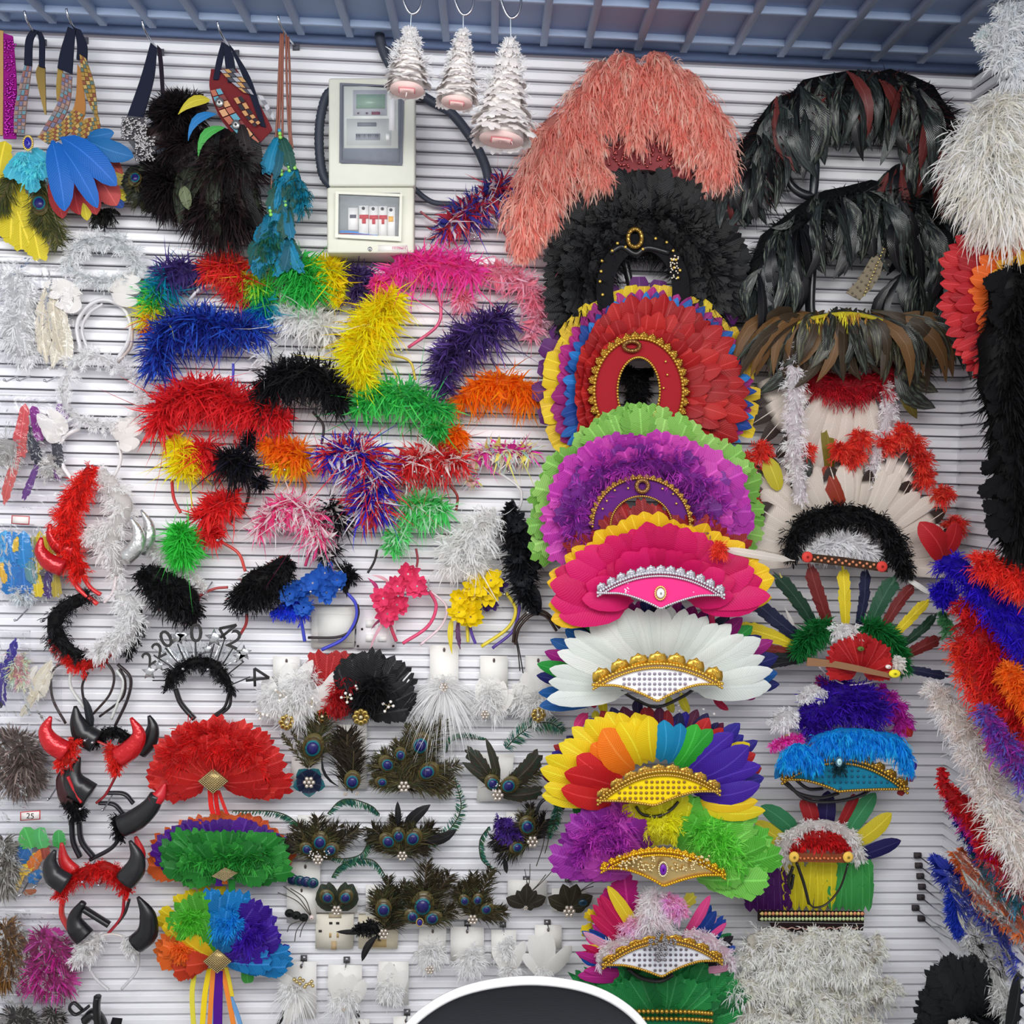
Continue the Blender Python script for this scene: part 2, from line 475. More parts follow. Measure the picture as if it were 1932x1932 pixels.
def feather_w(root, A, B, w, m, kind='goose', side=0.0, bow=0.08, jag=0.0, roll=0.0, name='feather', var=0, cup=0.10, nrm=(0, -1.0, 0)):
    """one feather object between two world points, w metres wide"""
    y = B - A; ln = np.linalg.norm(y); y = y / ln
    z = np.array(nrm, float); z -= y * z.dot(y); z /= np.linalg.norm(z) + 1e-9
    x = np.cross(y, z)
    if roll:
        c, s_ = math.cos(roll), math.sin(roll)
        x, z = x * c + z * s_, z * c - x * s_
    me = vane_mesh(kind, w / ln, side, bow, jag, var, cup)
    o = bpy.data.objects.new(name, me)
    col.objects.link(o)
    if root is not None:
        o.parent = root; A = A - base_of(root)
    o.matrix_local = Matrix(((x[0] * ln, y[0] * ln, z[0] * ln, A[0]), (x[1] * ln, y[1] * ln, z[1] * ln, A[1]),
                             (x[2] * ln, y[2] * ln, z[2] * ln, A[2]), (0, 0, 0, 1)))
    o.material_slots[0].link = 'OBJECT'
    o.material_slots[0].material = m
    return o
def feather(root, p0, p1, w, m, d0=0.03, d1=0.05, *a, **k):
    """one feather object from photo point p0 (base) to p1 (tip), w px wide"""
    return feather_w(root, at(p0[0], p0[1], d0), at(p1[0], p1[1], d1), w * S(d1), m, *a, **k)
def fan(root, c, a0, a1, n, r0, r1, w, mats, d0=0.03, d1=0.05, kind='goose', jag=0.0, rj=0.06, aj=2.0, sy=1.0, blocks=False, bow=0.08, side=0.0, roll=0.25, name='feather'):
    """row of feathers radiating from photo point c; angles in degrees, 90 = up.
    r0/r1 may be numbers or (angle, radius) tables"""
    def rad(r, a):
        return r if np.isscalar(r) else float(np.interp(a, [q[0] for q in sorted(r)], [q[1] for q in sorted(r)]))
    for i in range(n):
        a = a0 + (a1 - a0) * (i + 0.5) / n + R.uniform(-aj, aj)
        ra, rb = rad(r0, a), rad(r1, a) * (1 + R.uniform(-rj, rj))
        ca, sa = math.cos(math.radians(a)), -math.sin(math.radians(a)) * sy
        m = mats if not isinstance(mats, list) else (mats[min(len(mats) - 1, int(i * len(mats) / n))] if blocks else R.choice(mats))
        dd = R.uniform(-0.006, 0.006)
        s_ = side if isinstance(side, float) else R.choice(side)
        feather(root, (c[0] + ra * ca, c[1] + ra * sa), (c[0] + rb * ca, c[1] + rb * sa), w * R.uniform(.88, 1.12), m, d0, d1 + dd, kind, s_, bow,
                jag, R.uniform(-roll, roll), name, var=R.randint(0, 2) if jag else 0)
# small shared pieces
def trim(root, pts, color, r=3.0, d=0.06, name='gold_trim', step=1.5, m=None, n=60, scallop=None):
    """beaded braid along photo points, optionally with pointed lace scallops above"""
    b = MB()
    P = pxpath(pts, d, n)
    u = S(d)
    seg = np.linalg.norm(np.diff(P, axis=0), axis=1).sum()
    k = max(6, int(seg / (r * u * step)))
    idx = np.linspace(0, n - 1, k)
    Q = np.stack([np.interp(idx, np.arange(n), P[:, j]) for j in range(3)], 1)
    b.balls(Q, r * u, color)
    if scallop:
        cnt, h, ctr = scallop
        C0 = at(ctr[0], ctr[1], d)
        for i in range(cnt):
            f = (i + 0.5) / cnt * (n - 1)
            p = np.array([np.interp(f, np.arange(n), P[:, j]) for j in range(3)])
            o = p - C0; o[1] = 0; o /= np.linalg.norm(o)
            t = np.array((-o[2], 0, o[0]))
            hw = seg / cnt * 0.5
            pts_ = []
            for q in range(9):
                a = math.pi * q / 8
                pts_.append(p + t * hw * math.cos(a) + o * h * u * (math.sin(a) ** 0.8) * (1.0 if q % 2 == 0 else 0.82))
            b.poly(pts_, color, 0.002)
            b.balls([p + o * h * u * k_ + t * hw * s_ for k_, s_ in ((.35, 0), (.6, .25), (.6, -.25), (.85, 0))], r * u * 0.6, color)
    return b.obj(name, root, m or METAL_T, smooth=False)
def gem(root, px, py, rx, ry, color, d=0.08, ring=(214, 175, 80), name='gem'):
    u = S(d); p = at(px, py, d)
    b = MB()
    k = 20
    b.balls([p + np.array((math.cos(2 * math.pi * i / k) * rx * 1.25 * u, 0, math.sin(2 * math.pi * i / k) * ry * 1.25 * u)) for i in range(k)], max(rx, ry) * 0.24 * u, ring)
    setting = b.obj('setting', root, METAL_T)
    b = MB(); b.ell(p + np.array((0, -0.002, 0)), (rx * u, rx * u * 0.5, ry * u), color)
    g = b.obj(name, root, GLOSS, smooth=True)
    return g
def beads(root, pts, r, color, d=0.07, name='bead', m=None):
    b = MB(); b.balls([at(p[0], p[1], d) for p in pts], r * S(d), color)
    return b.obj(name, root, m or GLOSS, smooth=True, kind='stuff')
def card(root, corners, color=(238, 236, 228), d=0.012, name='card', thick=0.001):
    d += R.uniform(0, .003); b = MB(); b.poly([at(p[0], p[1], d) for p in corners], color, thick)
    return b.obj(name, root, GLOSS_C)
GLOSS_C = fibre_mat('card_tint', 0.6, 0.2, 0.0)
CLOTH = fibre_mat('cloth_tint', 0.85, 0.1, 0.0)
CHROME = mat('chrome_wire', (205, 208, 214), 0.22, 1.0, var=0.03)
# ------------------------------------------------------------------ room
PITCH = 0.0246
XC = float(at(1808, 800, 0.0)[0])            # inner corner with the right-hand wall
ZT = float(at(966, 93, 0.0)[2])              # underside of the ceiling at the back wall
XL, YF = -1.75, -3.6
SLAT = mat('white_slat_lacquer', (238, 238, 242), 0.35, spec=0.4, var=0.015, scale=25, coat=0.1)
BACK_SHADE = mat('slat_backing_shade', (142, 138, 148), 0.6, var=0.03)  # darker grey puts the groove shade into the colour
def struct(o):
    o['kind'] = 'structure'; return o
def slab(name, lo, hi, m, c=(220, 220, 220)):
    b = MB(); b.box(lo, hi, c)
    return struct(b.obj(name, None, m, wallclip=False))
def slat_mesh(length, axis):
    """one extruded slat: flat face, eased lips, undercut slot above it"""
    f = 0.0145
    prof = [(0.011, 0.0), (0.0015, 0.0), (0.0, 0.0012), (0.0, f - 0.002), (0.0008, f), (0.0045, f + 0.0016), (0.0095, f + 0.0046), (0.0128, f + 0.0078), (0.0138, PITCH)]
    v = []
    for e in (0, 1):
        for d, z in prof:
            v.append((e * length, d, z) if axis == 'x' else (d, -e * length, z))
    n = len(prof)
    fs = [(i, n + i, n + i + 1, i + 1) if axis == 'x' else (i, i + 1, n + i + 1, n + i) for i in range(n - 1)]
    me = bpy.data.meshes.new('slat'); me.from_pydata(v, [], fs); me.materials.append(SLAT); me.materials.append(BACK_SHADE)
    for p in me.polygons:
        if p.index == n - 2: p.material_index = 1  # top strip of each slat carries the painted groove shade
    return me
wall_back = slab('wall_back', (XL, 0.014, 0.0), (XC + 0.02, 0.05, ZT), BACK_SHADE)
wall_right = slab('wall_right', (XC + 0.014, YF, 0.0), (XC + 0.05, 0.014, ZT), BACK_SHADE)
floor = slab('floor', (XL - 0.3, YF, -0.03), (XC + 0.3, 0.05, 0.0), mat('floor_tile', (188, 184, 178), 0.35))
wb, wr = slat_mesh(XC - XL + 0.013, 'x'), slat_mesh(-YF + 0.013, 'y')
Z0 = float(at(580, 131.0, 0.0)[2])           # a slot line read off the photograph
z = Z0 - PITCH * math.floor(Z0 / PITCH)
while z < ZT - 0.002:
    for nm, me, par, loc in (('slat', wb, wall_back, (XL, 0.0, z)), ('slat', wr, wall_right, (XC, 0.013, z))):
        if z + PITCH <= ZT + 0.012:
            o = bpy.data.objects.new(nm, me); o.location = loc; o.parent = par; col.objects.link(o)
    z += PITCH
# ceiling: dark panel with an open grid of bars under it
CEILM = mat('ceiling_board', (158, 180, 216), 0.7, var=0.04, scale=4)
GRID = mat('ceiling_grid_bar', (160, 178, 208), 0.6, var=0.03)
ceiling = slab('ceiling', (XL - 0.3, YF, ZT + 0.01), (XC + 0.3, 0.05, ZT + 0.06), CEILM)
bm_ = MB(); bm_.box((-0.007, -3.3, -0.002), (0.007, -0.03, 0.0215), (128, 148, 182)); o0 = bm_.obj('grid_bar', ceiling, GRID, wallclip=False)
pe = [25, 111, 205, 297, 390, 484, 573, 664, 752, 843, 933, 1024, 1106, 1199, 1284, 1375, 1465, 1550, 1640, 1725]
skew = math.atan((925 - 826) / F)
for i, px in enumerate(pe):
    p = at(px, 60 + px * 0.045, 0.0)
    o = o0 if i == 0 else o0.copy()
    if i: col.objects.link(o)
    o.location = (p[0], 0, ZT); o.rotation_euler = (0, 0, -skew)
bm_ = MB(); bm_.box((XL, -0.007, -0.001), (XC, 0.007, 0.021), (128, 148, 182)); o1 = bm_.obj('grid_bar', ceiling, GRID, wallclip=False)
for i in range(14):
    o = o1 if i == 0 else o1.copy()
    if i: col.objects.link(o)
    o.location = (0, -0.082 - 0.155 * i, ZT)
slab('trim_1', (XL, -0.004, ZT - 0.004), (XC + .014, 0.014, ZT + 0.02), mat('ceiling_edge', (96, 114, 150), 0.6))

# ------------------------------------------------------------------ chair in front
t = thing('office_chair', 'office chair with black mesh back and glossy white rim, in front of the wall', 'chair', 1000, 1845, 0.80)
CH = 0.80
rimp = [(742, 2010), (752, 1972), (774, 1934), (812, 1901), (862, 1874), (925, 1857), (1000, 1850), (1075, 1857), (1135, 1875), (1182, 1903), (1214, 1936), (1234, 1974), (1243, 2012), (1236, 2200), (1190, 2420), (1120, 2500), (880, 2500), (800, 2420), (748, 2200), (742, 2010)]
b = MB(); P = pxpath(rimp, CH, 90); b.tube(P, 8.5 * S(CH), (250, 250, 250), 10, 1.3)
b.obj('back_rim', t, mat('white_plastic', (250, 250, 250), 0.25, coat=0.4, var=0.0), smooth=True)
b = MB(); Q = P.copy(); cen = Q.mean(0); rings = [Q + (cen - Q) * k + np.array((0, 0.05 * (1 - (1 - k) ** 2), 0)) for k in (0.0, .2, .5, .8)]
n = len(Q); V = np.concatenate(rings + [[cen + np.array((0, 0.05, 0))]]); fs = []
for r_ in range(3):
    for i in range(n - 1):
        a = r_ * n + i
        fs += [(a, a + 1, a + n), (a + 1, a + n + 1, a + n)]
fs += [(3 * n + i, 3 * n + i + 1, 4 * n) for i in range(n - 1)]
b.raw(V, fs, (44, 46, 50))
m, nt, p = newmat('black_mesh_fabric')
tc = nt.nodes.new('ShaderNodeTexCoord'); wv = nt.nodes.new('ShaderNodeTexWave'); wv.bands_direction = 'Z'
wv.inputs['Scale'].default_value = 130; wv.inputs['Distortion'].default_value = 1.5
nt.links.new(tc.outputs['Object'], wv.inputs['Vector'])
mx = nt.nodes.new('ShaderNodeMix'); mx.data_type = 'RGBA'; mx.inputs[6].default_value = (*lin((36, 38, 42)), 1); mx.inputs[7].default_value = (*lin((58, 60, 66)), 1)
nt.links.new(wv.outputs['Fac'], mx.inputs[0]); nt.links.new(mx.outputs[2], p.inputs['Base Color']); p.inputs['Roughness'].default_value = 0.7
b.obj('mesh_back', t, m, smooth=True)
bx = at(1000, 1845, CH); BLK = mat('black_plastic', (28, 28, 30), 0.4)
b = MB(); b.box((bx[0] - .25, -CH - .52, 0.43), (bx[0] + .25, -CH - .02, 0.50), (30, 30, 32)); b.obj('seat', t, mat('seat_fabric', (34, 35, 38), 0.85), wallclip=False)
b = MB(); b.tube([(bx[0], -CH - .25, .05), (bx[0], -CH - .25, .43)], .028, (30, 30, 32), 12); b.obj('gas_column', t, BLK, smooth=True)
b = MB(); b.tube([(bx[0], -CH - .2, .42), (bx[0], -CH + .06, .44), (bx[0], -CH + .09, .6), (bx[0], -CH + .055, .85)], .022, (30, 30, 32), 8); b.obj('back_support', t, BLK, smooth=True)
for i in range(5):
    a = 2 * math.pi * i / 5 + .3
    e = (bx[0] + math.cos(a) * .3, -CH - .25 + math.sin(a) * .3, .075)
    b = MB(); b.tube([(bx[0], -CH - .25, .1), e], [.025, .016], (30, 30, 32), 8); b.obj('base_leg', t, BLK, smooth=True)
    b = MB(); b.ell((e[0], e[1], .03), (.025, .03, .03), (20, 20, 20)); b.obj('caster', t, BLK, smooth=True)

# ------------------------------------------------------------------ electric meter box
PUT = mat('box_paint', (205, 206, 194), 0.45, var=0.02)
PUT2 = mat('box_plastic', (212, 212, 196), 0.4, var=0.02)
def quad_frame(b, out, inn, d, c):
    """flat frame between two 4-point outlines"""
    O = [at(*p, d) for p in out]; I = [at(*p, d) for p in inn]
    for i in range(4):
        j = (i + 1) % 4
        b.raw([O[i], O[j], I[j], I[i]], [(0, 1, 2), (0, 2, 3)], c)
def pxbox(b, x0, y0, x1, y1, d0, d1, c, r=0.0):
    """block whose front face spans photo rectangle at depth d1"""
    f = [at(x0, y0, d1), at(x1, y0, d1), at(x1, y1, d1), at(x0, y1, d1)]
    k = [q + np.array((0, d1 - d0, 0)) for q in f]
    V = f + k
    b.raw(V, [(0, 1, 2), (0, 2, 3), (0, 4, 5), (0, 5, 1), (1, 5, 6), (1, 6, 2), (2, 6, 7), (2, 7, 3), (3, 7, 4), (3, 4, 0)], c)
t = thing('electric_meter_box', 'grey white electric meter cabinet mounted on the slatted wall', 'meter box', 700, 320, 0.0)
DB = 0.10
b = MB(); pxbox(b, 620, 147, 783, 351, 0.0, DB, (205, 206, 194)); o = b.obj('upper_case', t, PUT)
bv = o.modifiers.new('bevel', 'BEVEL'); bv.width = 0.004; bv.segments = 2; bv.limit_method = 'ANGLE'
b = MB(); pxbox(b, 617, 353, 781, 477, 0.0, DB - 0.004, (212, 212, 196)); o = b.obj('lower_case', t, PUT2)
bv = o.modifiers.new('bevel', 'BEVEL'); bv.width = 0.004; bv.segments = 2; bv.limit_method = 'ANGLE'
b = MB(); quad_frame(b, [(641, 156), (763, 162), (759, 312), (640, 307)], [(646, 161), (758, 167), (754, 306), (645, 302)], DB + .004, (96, 100, 112)); b.obj('window_gasket', t, mat('gasket', (96, 100, 112), .6))
b = MB(); pxbox(b, 644, 160, 760, 309, 0, DB + .0015, (120, 126, 140)); b.obj('meter_recess', t, mat('recess_grey', (140, 147, 158), .6))
b = MB(); pxbox(b, 649, 163, 751, 279, 0, DB + .004, (214, 218, 210)); mb_ = b.obj('meter_body', t, mat('meter_body', (222, 226, 220), .35))
b = MB(); pxbox(b, 666, 170, 730, 218, 0, DB + .006, (170, 172, 180)); b.obj('display_bezel', mb_, mat('bezel', (186, 188, 196), .4))
b = MB(); pxbox(b, 672, 178, 727, 205, 0, DB + .007, (150, 176, 160)); b.obj('display_screen', mb_, mat('lcd_screen', (146, 172, 158), .25))
for (x0, y0, x1, y1, nm, c) in ((734, 174, 745, 245, 'side_strip', (236, 236, 236)), (674, 231, 710, 238, 'label_plate', (140, 144, 152)), (671, 252, 717, 264, 'barcode_label', (172, 176, 184)), (654, 224, 738, 274, 'cover_flap', (208, 212, 210)), (674, 212, 677, 215, 'button', (120, 110, 120)), (690, 212, 694, 215, 'button', (120, 110, 120)), (701, 211, 717, 216, 'indicator', (140, 96, 110)), (728, 252, 735, 263, 'seal_screw', (245, 245, 240))):
    b = MB(); pxbox(b, x0, y0, x1, y1, 0, DB + (.0075 if nm != 'cover_flap' else .0055), c); b.obj(nm, mb_, GLOSS_C)
b = MB()
for i in range(16):
    b.raw(*[[at(672 + i * 2.8, 253.5, DB + .0082), at(672 + i * 2.8 + R.choice((.8, 1.6)), 253.5, DB + .0082), at(672 + i * 2.8 + 1, 262.5, DB + .0082)], [(0, 1, 2)]], (60, 62, 70))
b.obj('barcode_lines', mb_, GLOSS_C)
# lower window with the breakers
b = MB(); quad_frame(b, [(633, 361), (759, 366), (757, 455), (632, 448)], [(639, 366), (754, 371), (752, 446), (638, 442)], DB + .006, (222, 222, 206)); b.obj('window_frame', t, PUT2)
b = MB(); pxbox(b, 637, 364, 755, 449, 0, DB + .0005, (150, 156, 160)); b.obj('breaker_recess', t, mat('breaker_recess', (150, 156, 158), .6))
for i, (x0, x1, y0, y1) in enumerate([(657, 676, 392, 433), (677, 696, 388, 441), (696, 714, 389, 443), (714, 731, 389, 445), (731, 746, 391, 446)]):
    b = MB(); pxbox(b, x0, y0, x1 - 1, y1, 0, DB + .004, (232, 232, 228)); br = b.obj('circuit_breaker', t, mat('breaker_white', (234, 234, 230), .4))
    c = (190, 62, 72) if 0 < i < 4 else ((232, 176, 88) if i == 4 else (90, 92, 104))
    b = MB(); yy = y0 + 15
    if i == 0: pxbox(b, x0 + 3, yy - 2, x1 - 4, yy + 4, 0, DB + .006, c)
    elif i == 4: pxbox(b, x0 + 2, yy + 2, x1 - 4, yy + 12, 0, DB + .006, c)
    else:
        pxbox(b, x0 + 1, yy + 2, x1 - 1, yy + 9, 0, DB + .007, c); pxbox(b, x0 + 6, yy + 9, x1 - 6, yy + 18, 0, DB + .008, c)
    b.obj('switch_lever' if 0 < i < 4 else 'test_button', br, GLOSS_C)
    if i: b = MB(); b.ell(at((x0 + x1) / 2 - 1, y0 + 5, DB + .004), np.array((3.2, 1.0, 3.2)) * S(DB), (70, 72, 80)); b.obj('terminal_screw', br, GLOSS_C, smooth=True)
for i, c in enumerate([(60, 130, 200), (90, 150, 214), (150, 60, 60), (60, 120, 190)]):
    b = MB(); b.tube(pxpath([(641, 436 + i * 2.5), (665, 437 + i * 2), (690, 441 + i), (712, 444 + i)], DB + .003 + i * .0006, 14), 1.1 * S(DB), c, 6); b.obj('wire', t, GLOSS_C, smooth=True)
b = MB(); P4 = [at(*p, DB + .0095) for p in [(636, 363), (757, 368), (755, 452), (634, 446)]]
b.raw(P4, [(0, 1, 2), (0, 2, 3)], (255, 255, 255)); b.obj('clear_window', t, plastic_mat('clear_pane', .03, 1.22))
b = MB(); P4 = [at(*p, DB + .0095) for p in [(645, 161), (759, 167), (755, 307), (644, 303)]]
b.raw(P4, [(0, 1, 2), (0, 2, 3)], (255, 255, 255)); b.obj('meter_window', t, plastic_mat('clear_pane', .03, 1.22))
b = MB(); b.ell(at(698, 470, DB - .004), np.array((4.5, 2.5, 4.5)) * S(DB), (190, 190, 186)); b.obj('lock', t, CHROME, smooth=True)
b = MB(); pxbox(b, 713, 462, 768, 474, 0, DB - .0035, (236, 232, 226)); b.obj('rating_label', t, GLOSS_C)
b = MB()
for i in range(9): pxbox(b, 740 + i * 3, 465, 741.6 + i * 3, 470, 0, DB - .003, (206, 150, 156))
b.obj('label_print', t, GLOSS_C)
# cables
def cable(label, pts, r, d, name='power_cable', c=(42, 46, 56), ribs=False):
    b = MB(); P = pxpath(pts, d, 60); rr = np.ones(60) * r * S(d)
    if ribs: rr = rr * (1 + 0.07 * np.where(np.arange(60) % 2, 1, -1))
    b.tube(P, rr, c, 10)
    o = b.obj(name, None, mat('black_cable', c, .55), smooth=not ribs)
    tag(o, label, 'cable'); return o
cable('black corrugated conduit bulging left beside the electric meter box', [(640, 168), (618, 178), (606, 215), (602, 255), (604, 300), (612, 335), (636, 362)], 8.5, 0.045, 'conduit', (52, 58, 72), True)
cable('thick black cable running down the wall between box and coral plumes', [(716, 20), (716, 62), (722, 92), (738, 125), (775, 165), (815, 192), (850, 212), (882, 250), (905, 288), (919, 325), (925, 372)], 9, 0.022)
cable('thin black cable leaving the right side of the breaker box', [(775, 350), (800, 372), (822, 383), (862, 386), (900, 392)], 5, 0.03)

# sockets and switches on the wall
def plate(label, corners, name='switch_plate', c=(236, 234, 230), inner=None, rockers=(), holes=(), cat='switch', d=0.014):
    x, y = corners[0]
    t = thing(name, label, cat, x, y, d)
    b = MB(); b.poly([at(*p, d) for p in corners], c, 0.012); b.obj('plate', t, GLOSS_C)
    if inner: b = MB(); b.poly([at(*p, d + .003) for p in inner], c, 0.003); b.obj('frame_insert', t, GLOSS_C)
    for r_ in rockers: b = MB(); pxbox(b, *r_, 0, d + .005, (244, 243, 240)); b.obj('rocker', t, GLOSS_C)
    for h in holes: b = MB(); pxbox(b, h[0] - h[2], h[1] - h[3], h[0] + h[2], h[1] + h[3], 0, d + .0015, h[4] if len(h) > 4 else (60, 54, 52)); b.obj('slot', t, GLOSS_C)
    return t
plate('wide blank wall plate below the blue flower headband', [(588, 1146), (670, 1146), (668, 1222), (587, 1222)], 'blank_plate', (222, 221, 214), inner=[(600, 1158), (666, 1160), (665, 1212), (600, 1212)], cat='wall plate')
plate('white wall switch plate below the pink flower headband', [(674, 1150), (747, 1152), (747, 1224), (671, 1224)], 'switch_plate', (240, 236, 238), rockers=[(690, 1170, 706, 1183), (713, 1171, 729, 1183), (690, 1197, 706, 1210), (713, 1200, 729, 1210)], holes=[(683, 1187, 2, 2), (675, 1219, 2, 2), (742, 1219, 2, 2)])
plate('cream power socket under the heart shaped peacock clip', [(596, 1726), (667, 1726), (666, 1790), (595, 1790)], 'power_socket', (232, 226, 210), holes=[(624, 1742, 3, 2), (637, 1742, 3, 2), (604, 1757, 3, 2), (623, 1765, 2, 4, (190, 160, 110)), (637, 1765, 2, 4, (190, 160, 110)), (630, 1784, 5, 8, (196, 170, 130)), (632, 1728, 12, 4, (206, 190, 160))], cat='socket')
plate('cream power socket behind the black feather clip with crystals', [(676, 1728), (752, 1728), (750, 1790), (676, 1790)], 'power_socket', (230, 220, 196), holes=[(715, 1780, 14, 7, (196, 170, 120)), (700, 1760, 2, 4, (150, 120, 90)), (722, 1758, 2, 4, (150, 120, 90))], cat='socket')
# ------------------------------------------------------------------ feather headbands in the middle
RED, DRED, ORG, YEL, GRN, TEAL, BLU, NAVY = (205, 40, 46), (150, 24, 32), (244, 118, 20), (250, 218, 30), (52, 172, 78), (20, 140, 170), (38, 84, 196), (38, 44, 128)
PUR, DPUR, MAG, PINK, HOT, WHT, BLK_, CRM = (92, 58, 150), (64, 50, 98), (200, 40, 160), (236, 150, 170), (240, 76, 166), (240, 238, 236), (22, 22, 25), (228, 220, 198)
LIME, BROWN = (140, 200, 84), (84, 60, 44)
def hackles(root, path, mats, n, L=1.25, w=8, d=0.05, kind='hackle', spread=1.0, name='hackle_feather'):
    q = smooth_path(np.array([(p[0], p[1], p[2]) for p in path], float), 40)
    for i in range(n):
        k = R.uniform(0, 38.9); a = q[int(k)]; b_ = q[min(39, int(k) + 1)]
        tx, ty = b_[0] - a[0], b_[1] - a[1]; l = math.hypot(tx, ty) + 1e-6
        nx, ny = -ty / l, tx / l
        s = R.choice((-1, 1)); mix = R.uniform(-.7, .7)
        dx, dy = nx * s + tx / l * mix, ny * s + ty / l * mix
        l2 = math.hypot(dx, dy); dx, dy = dx / l2, dy / l2
        r0, r1 = a[2] * R.uniform(.05, .35), a[2] * R.uniform(.8, L)
        m = mats[int(k / 40 * len(mats))] if spread == 0 else R.choice(mats)
        feather(root, (a[0] + dx * r0, a[1] + dy * r0), (a[0] + dx * r1, a[1] + dy * r1 + a[2] * .1), w * R.uniform(.7, 1.3), m, d, d + R.uniform(-.015, .03), kind, R.choice((-.22, -.12, .12, .22)), R.choice((.05, .12)), 0.0, R.uniform(-.9, .9), name)
def hb(label, paths, cols, hoops=(), style='spiky', d=0.04, n=520, down=800, hk=10, along=False, w=3.3, L=1.25, droop=0.3, name='feather_headband', cat='headband', hkcols=None, core=.45, hkw=8, curl=.45):
    if not isinstance(paths[0], list): paths = [paths]
    x, y = paths[0][0][:2]
    t = thing(name, label, cat, x, y, 0.0)
    b = MB()
    for p in paths:
        if style == 'spiky': spiky(b, p, cols, n=n // len(paths), down=down // len(paths), d=d, along=along, w=w, L=L, droop=droop, core=core, curl=curl)
        else: fluff(b, p, cols, n=(n + down) // len(paths), d=d, along=along, w=1.25, L=L, droop=droop, core=core)
    b.obj('feather_trim', t, kind='stuff')
    if hk:
        ms = [vane_mat('%d_%d_%d' % tuple(c), c) for c in (hkcols or cols)]
        for p in paths: hackles(t, p, ms, max(2, hk // len(paths)), d=d + .01, spread=0 if along else 1, w=hkw)
    for h in hoops: hoop(t, h[0], h[1], h[2] if len(h) > 2 else 3.0, d=0.03)
    return t
PURB = (72, 56, 120)
hb('rainbow feather headband running purple, teal, green, yellow to orange', [(370, 512, 24), (325, 512, 36), (300, 545, 34), (292, 578, 32), (282, 606, 26), (292, 635, 16)], [PURB, PURB, TEAL, GRN, (244, 210, 40), ORG], along=True, hk=16, d=.035)
hb('red and orange feather headband with a shiny white hoop', [(392, 508, 24), (425, 502, 32), (455, 515, 34), (445, 555, 24)], [(206, 48, 50), (206, 48, 50), (205, 84, 50)], [([(357, 566), (380, 543), (409, 539), (440, 561), (461, 602)], (226, 222, 226), 3)], hk=12, d=.04)
hb('yellow, green and teal rainbow headband behind the turquoise tassel', [(455, 522, 14), (478, 530, 26), (495, 555, 30), (500, 585, 26), (475, 600, 20)], [(240, 220, 50), (150, 200, 60), GRN, TEAL, (30, 90, 190)], along=True, hk=12, d=.04)
hb('bright green feather headband left of the small yellow one', [(525, 488, 20), (558, 505, 38), (585, 532, 34), (560, 560, 22)], [(60, 186, 84), (46, 160, 70)], hk=14, d=.055)
hb('small yellow feather headband under the meter box', [(592, 500, 16), (624, 508, 30), (634, 540, 20), (636, 572, 8)], [(250, 216, 30), (240, 196, 20)], hk=10, d=.045)
hb('dull purple feather headband in the shadow under the meter box', [(655, 515, 20), (692, 528, 24), (668, 560, 22)], [DPUR, (90, 72, 130)], hk=8, d=.03)
hb('hot pink feather headband with a pink hoop hanging below', [[(728, 530, 24), (762, 502, 36), (820, 500, 42), (868, 505, 44), (896, 518, 36)], [(722, 535, 20), (705, 530, 8)]], [HOT, HOT, (244, 84, 140), (230, 50, 150)], [([(787, 528), (822, 551), (832, 586), (822, 618), (770, 656)], (214, 84, 124), 3.2)], hk=14, d=.06, n=500, down=1500, droop=.2)
hb('pale pink feather headband curving down beside the black headdress', [[(909, 514, 26), (958, 517, 30), (998, 545, 32), (1013, 590, 28), (1003, 640, 18)], [(880, 566, 24), (862, 560, 12)]], [PINK, (242, 130, 150), (238, 172, 186)], [([(973, 560), (986, 589), (978, 624)], (222, 160, 176), 2)], hk=14, d=.045, n=450, down=1500)
hb('royal blue feather headband above the large red one', [(296, 694, 28), (300, 655, 36), (332, 617, 38), (380, 608, 42), (430, 618, 38), (490, 625, 24)], [NAVY, (38, 66, 170), (30, 40, 120), (50, 96, 200)], [([(321, 690), (330, 715), (339, 742)], (40, 60, 210), 3), ([(440, 686), (440, 705), (437, 730)], (60, 60, 190), 2.4)], hk=20, d=.055, n=800, down=1300)
hb('white feather headband partly behind the yellow one', [[(530, 600, 26), (580, 602, 36), (626, 622, 30)], [(500, 662, 24), (520, 690, 14)]], [WHT, (226, 222, 222)], hk=14, d=.04, hkw=7)
hb('bright yellow feather headband set diagonally, with a yellow hoop', [(690, 718, 26), (672, 684, 34), (685, 636, 40), (716, 592, 42), (738, 562, 34)], [YEL, (252, 222, 40), (236, 196, 16)], [([(735, 668), (773, 682), (784, 717)], (214, 190, 60), 2.4)], hk=24, d=.065, n=800, down=1300)
hb('dark purple feather headband hanging diagonally above the orange one', [(952, 598, 30), (915, 618, 40), (880, 640, 40), (846, 672, 34), (836, 712, 24), (842, 736, 18)], [DPUR, (78, 60, 118), (58, 44, 90), (96, 70, 150)], [([(926, 676), (945, 705)], (80, 60, 110), 2.4)], hk=20, d=.055, n=700, down=1100)
hb('black feather headband with long curled spikes, right of the white one', [(498, 738, 28), (540, 706, 38), (585, 705, 40), (625, 730, 34), (642, 765, 20)], [BLK_, (30, 30, 34)], [([(590, 777), (610, 803), (607, 838)], (40, 26, 24), 2.6)], hk=26, d=.07, n=700, down=1000)
hb('emerald green feather headband between the black and orange headbands', [[(672, 772, 26), (715, 745, 36), (765, 745, 38), (812, 768, 36), (846, 776, 24)], [(830, 808, 18), (815, 815, 14)]], [(58, 176, 88), (44, 160, 72), (80, 190, 90)], hk=24, d=.06, n=800, down=1300)
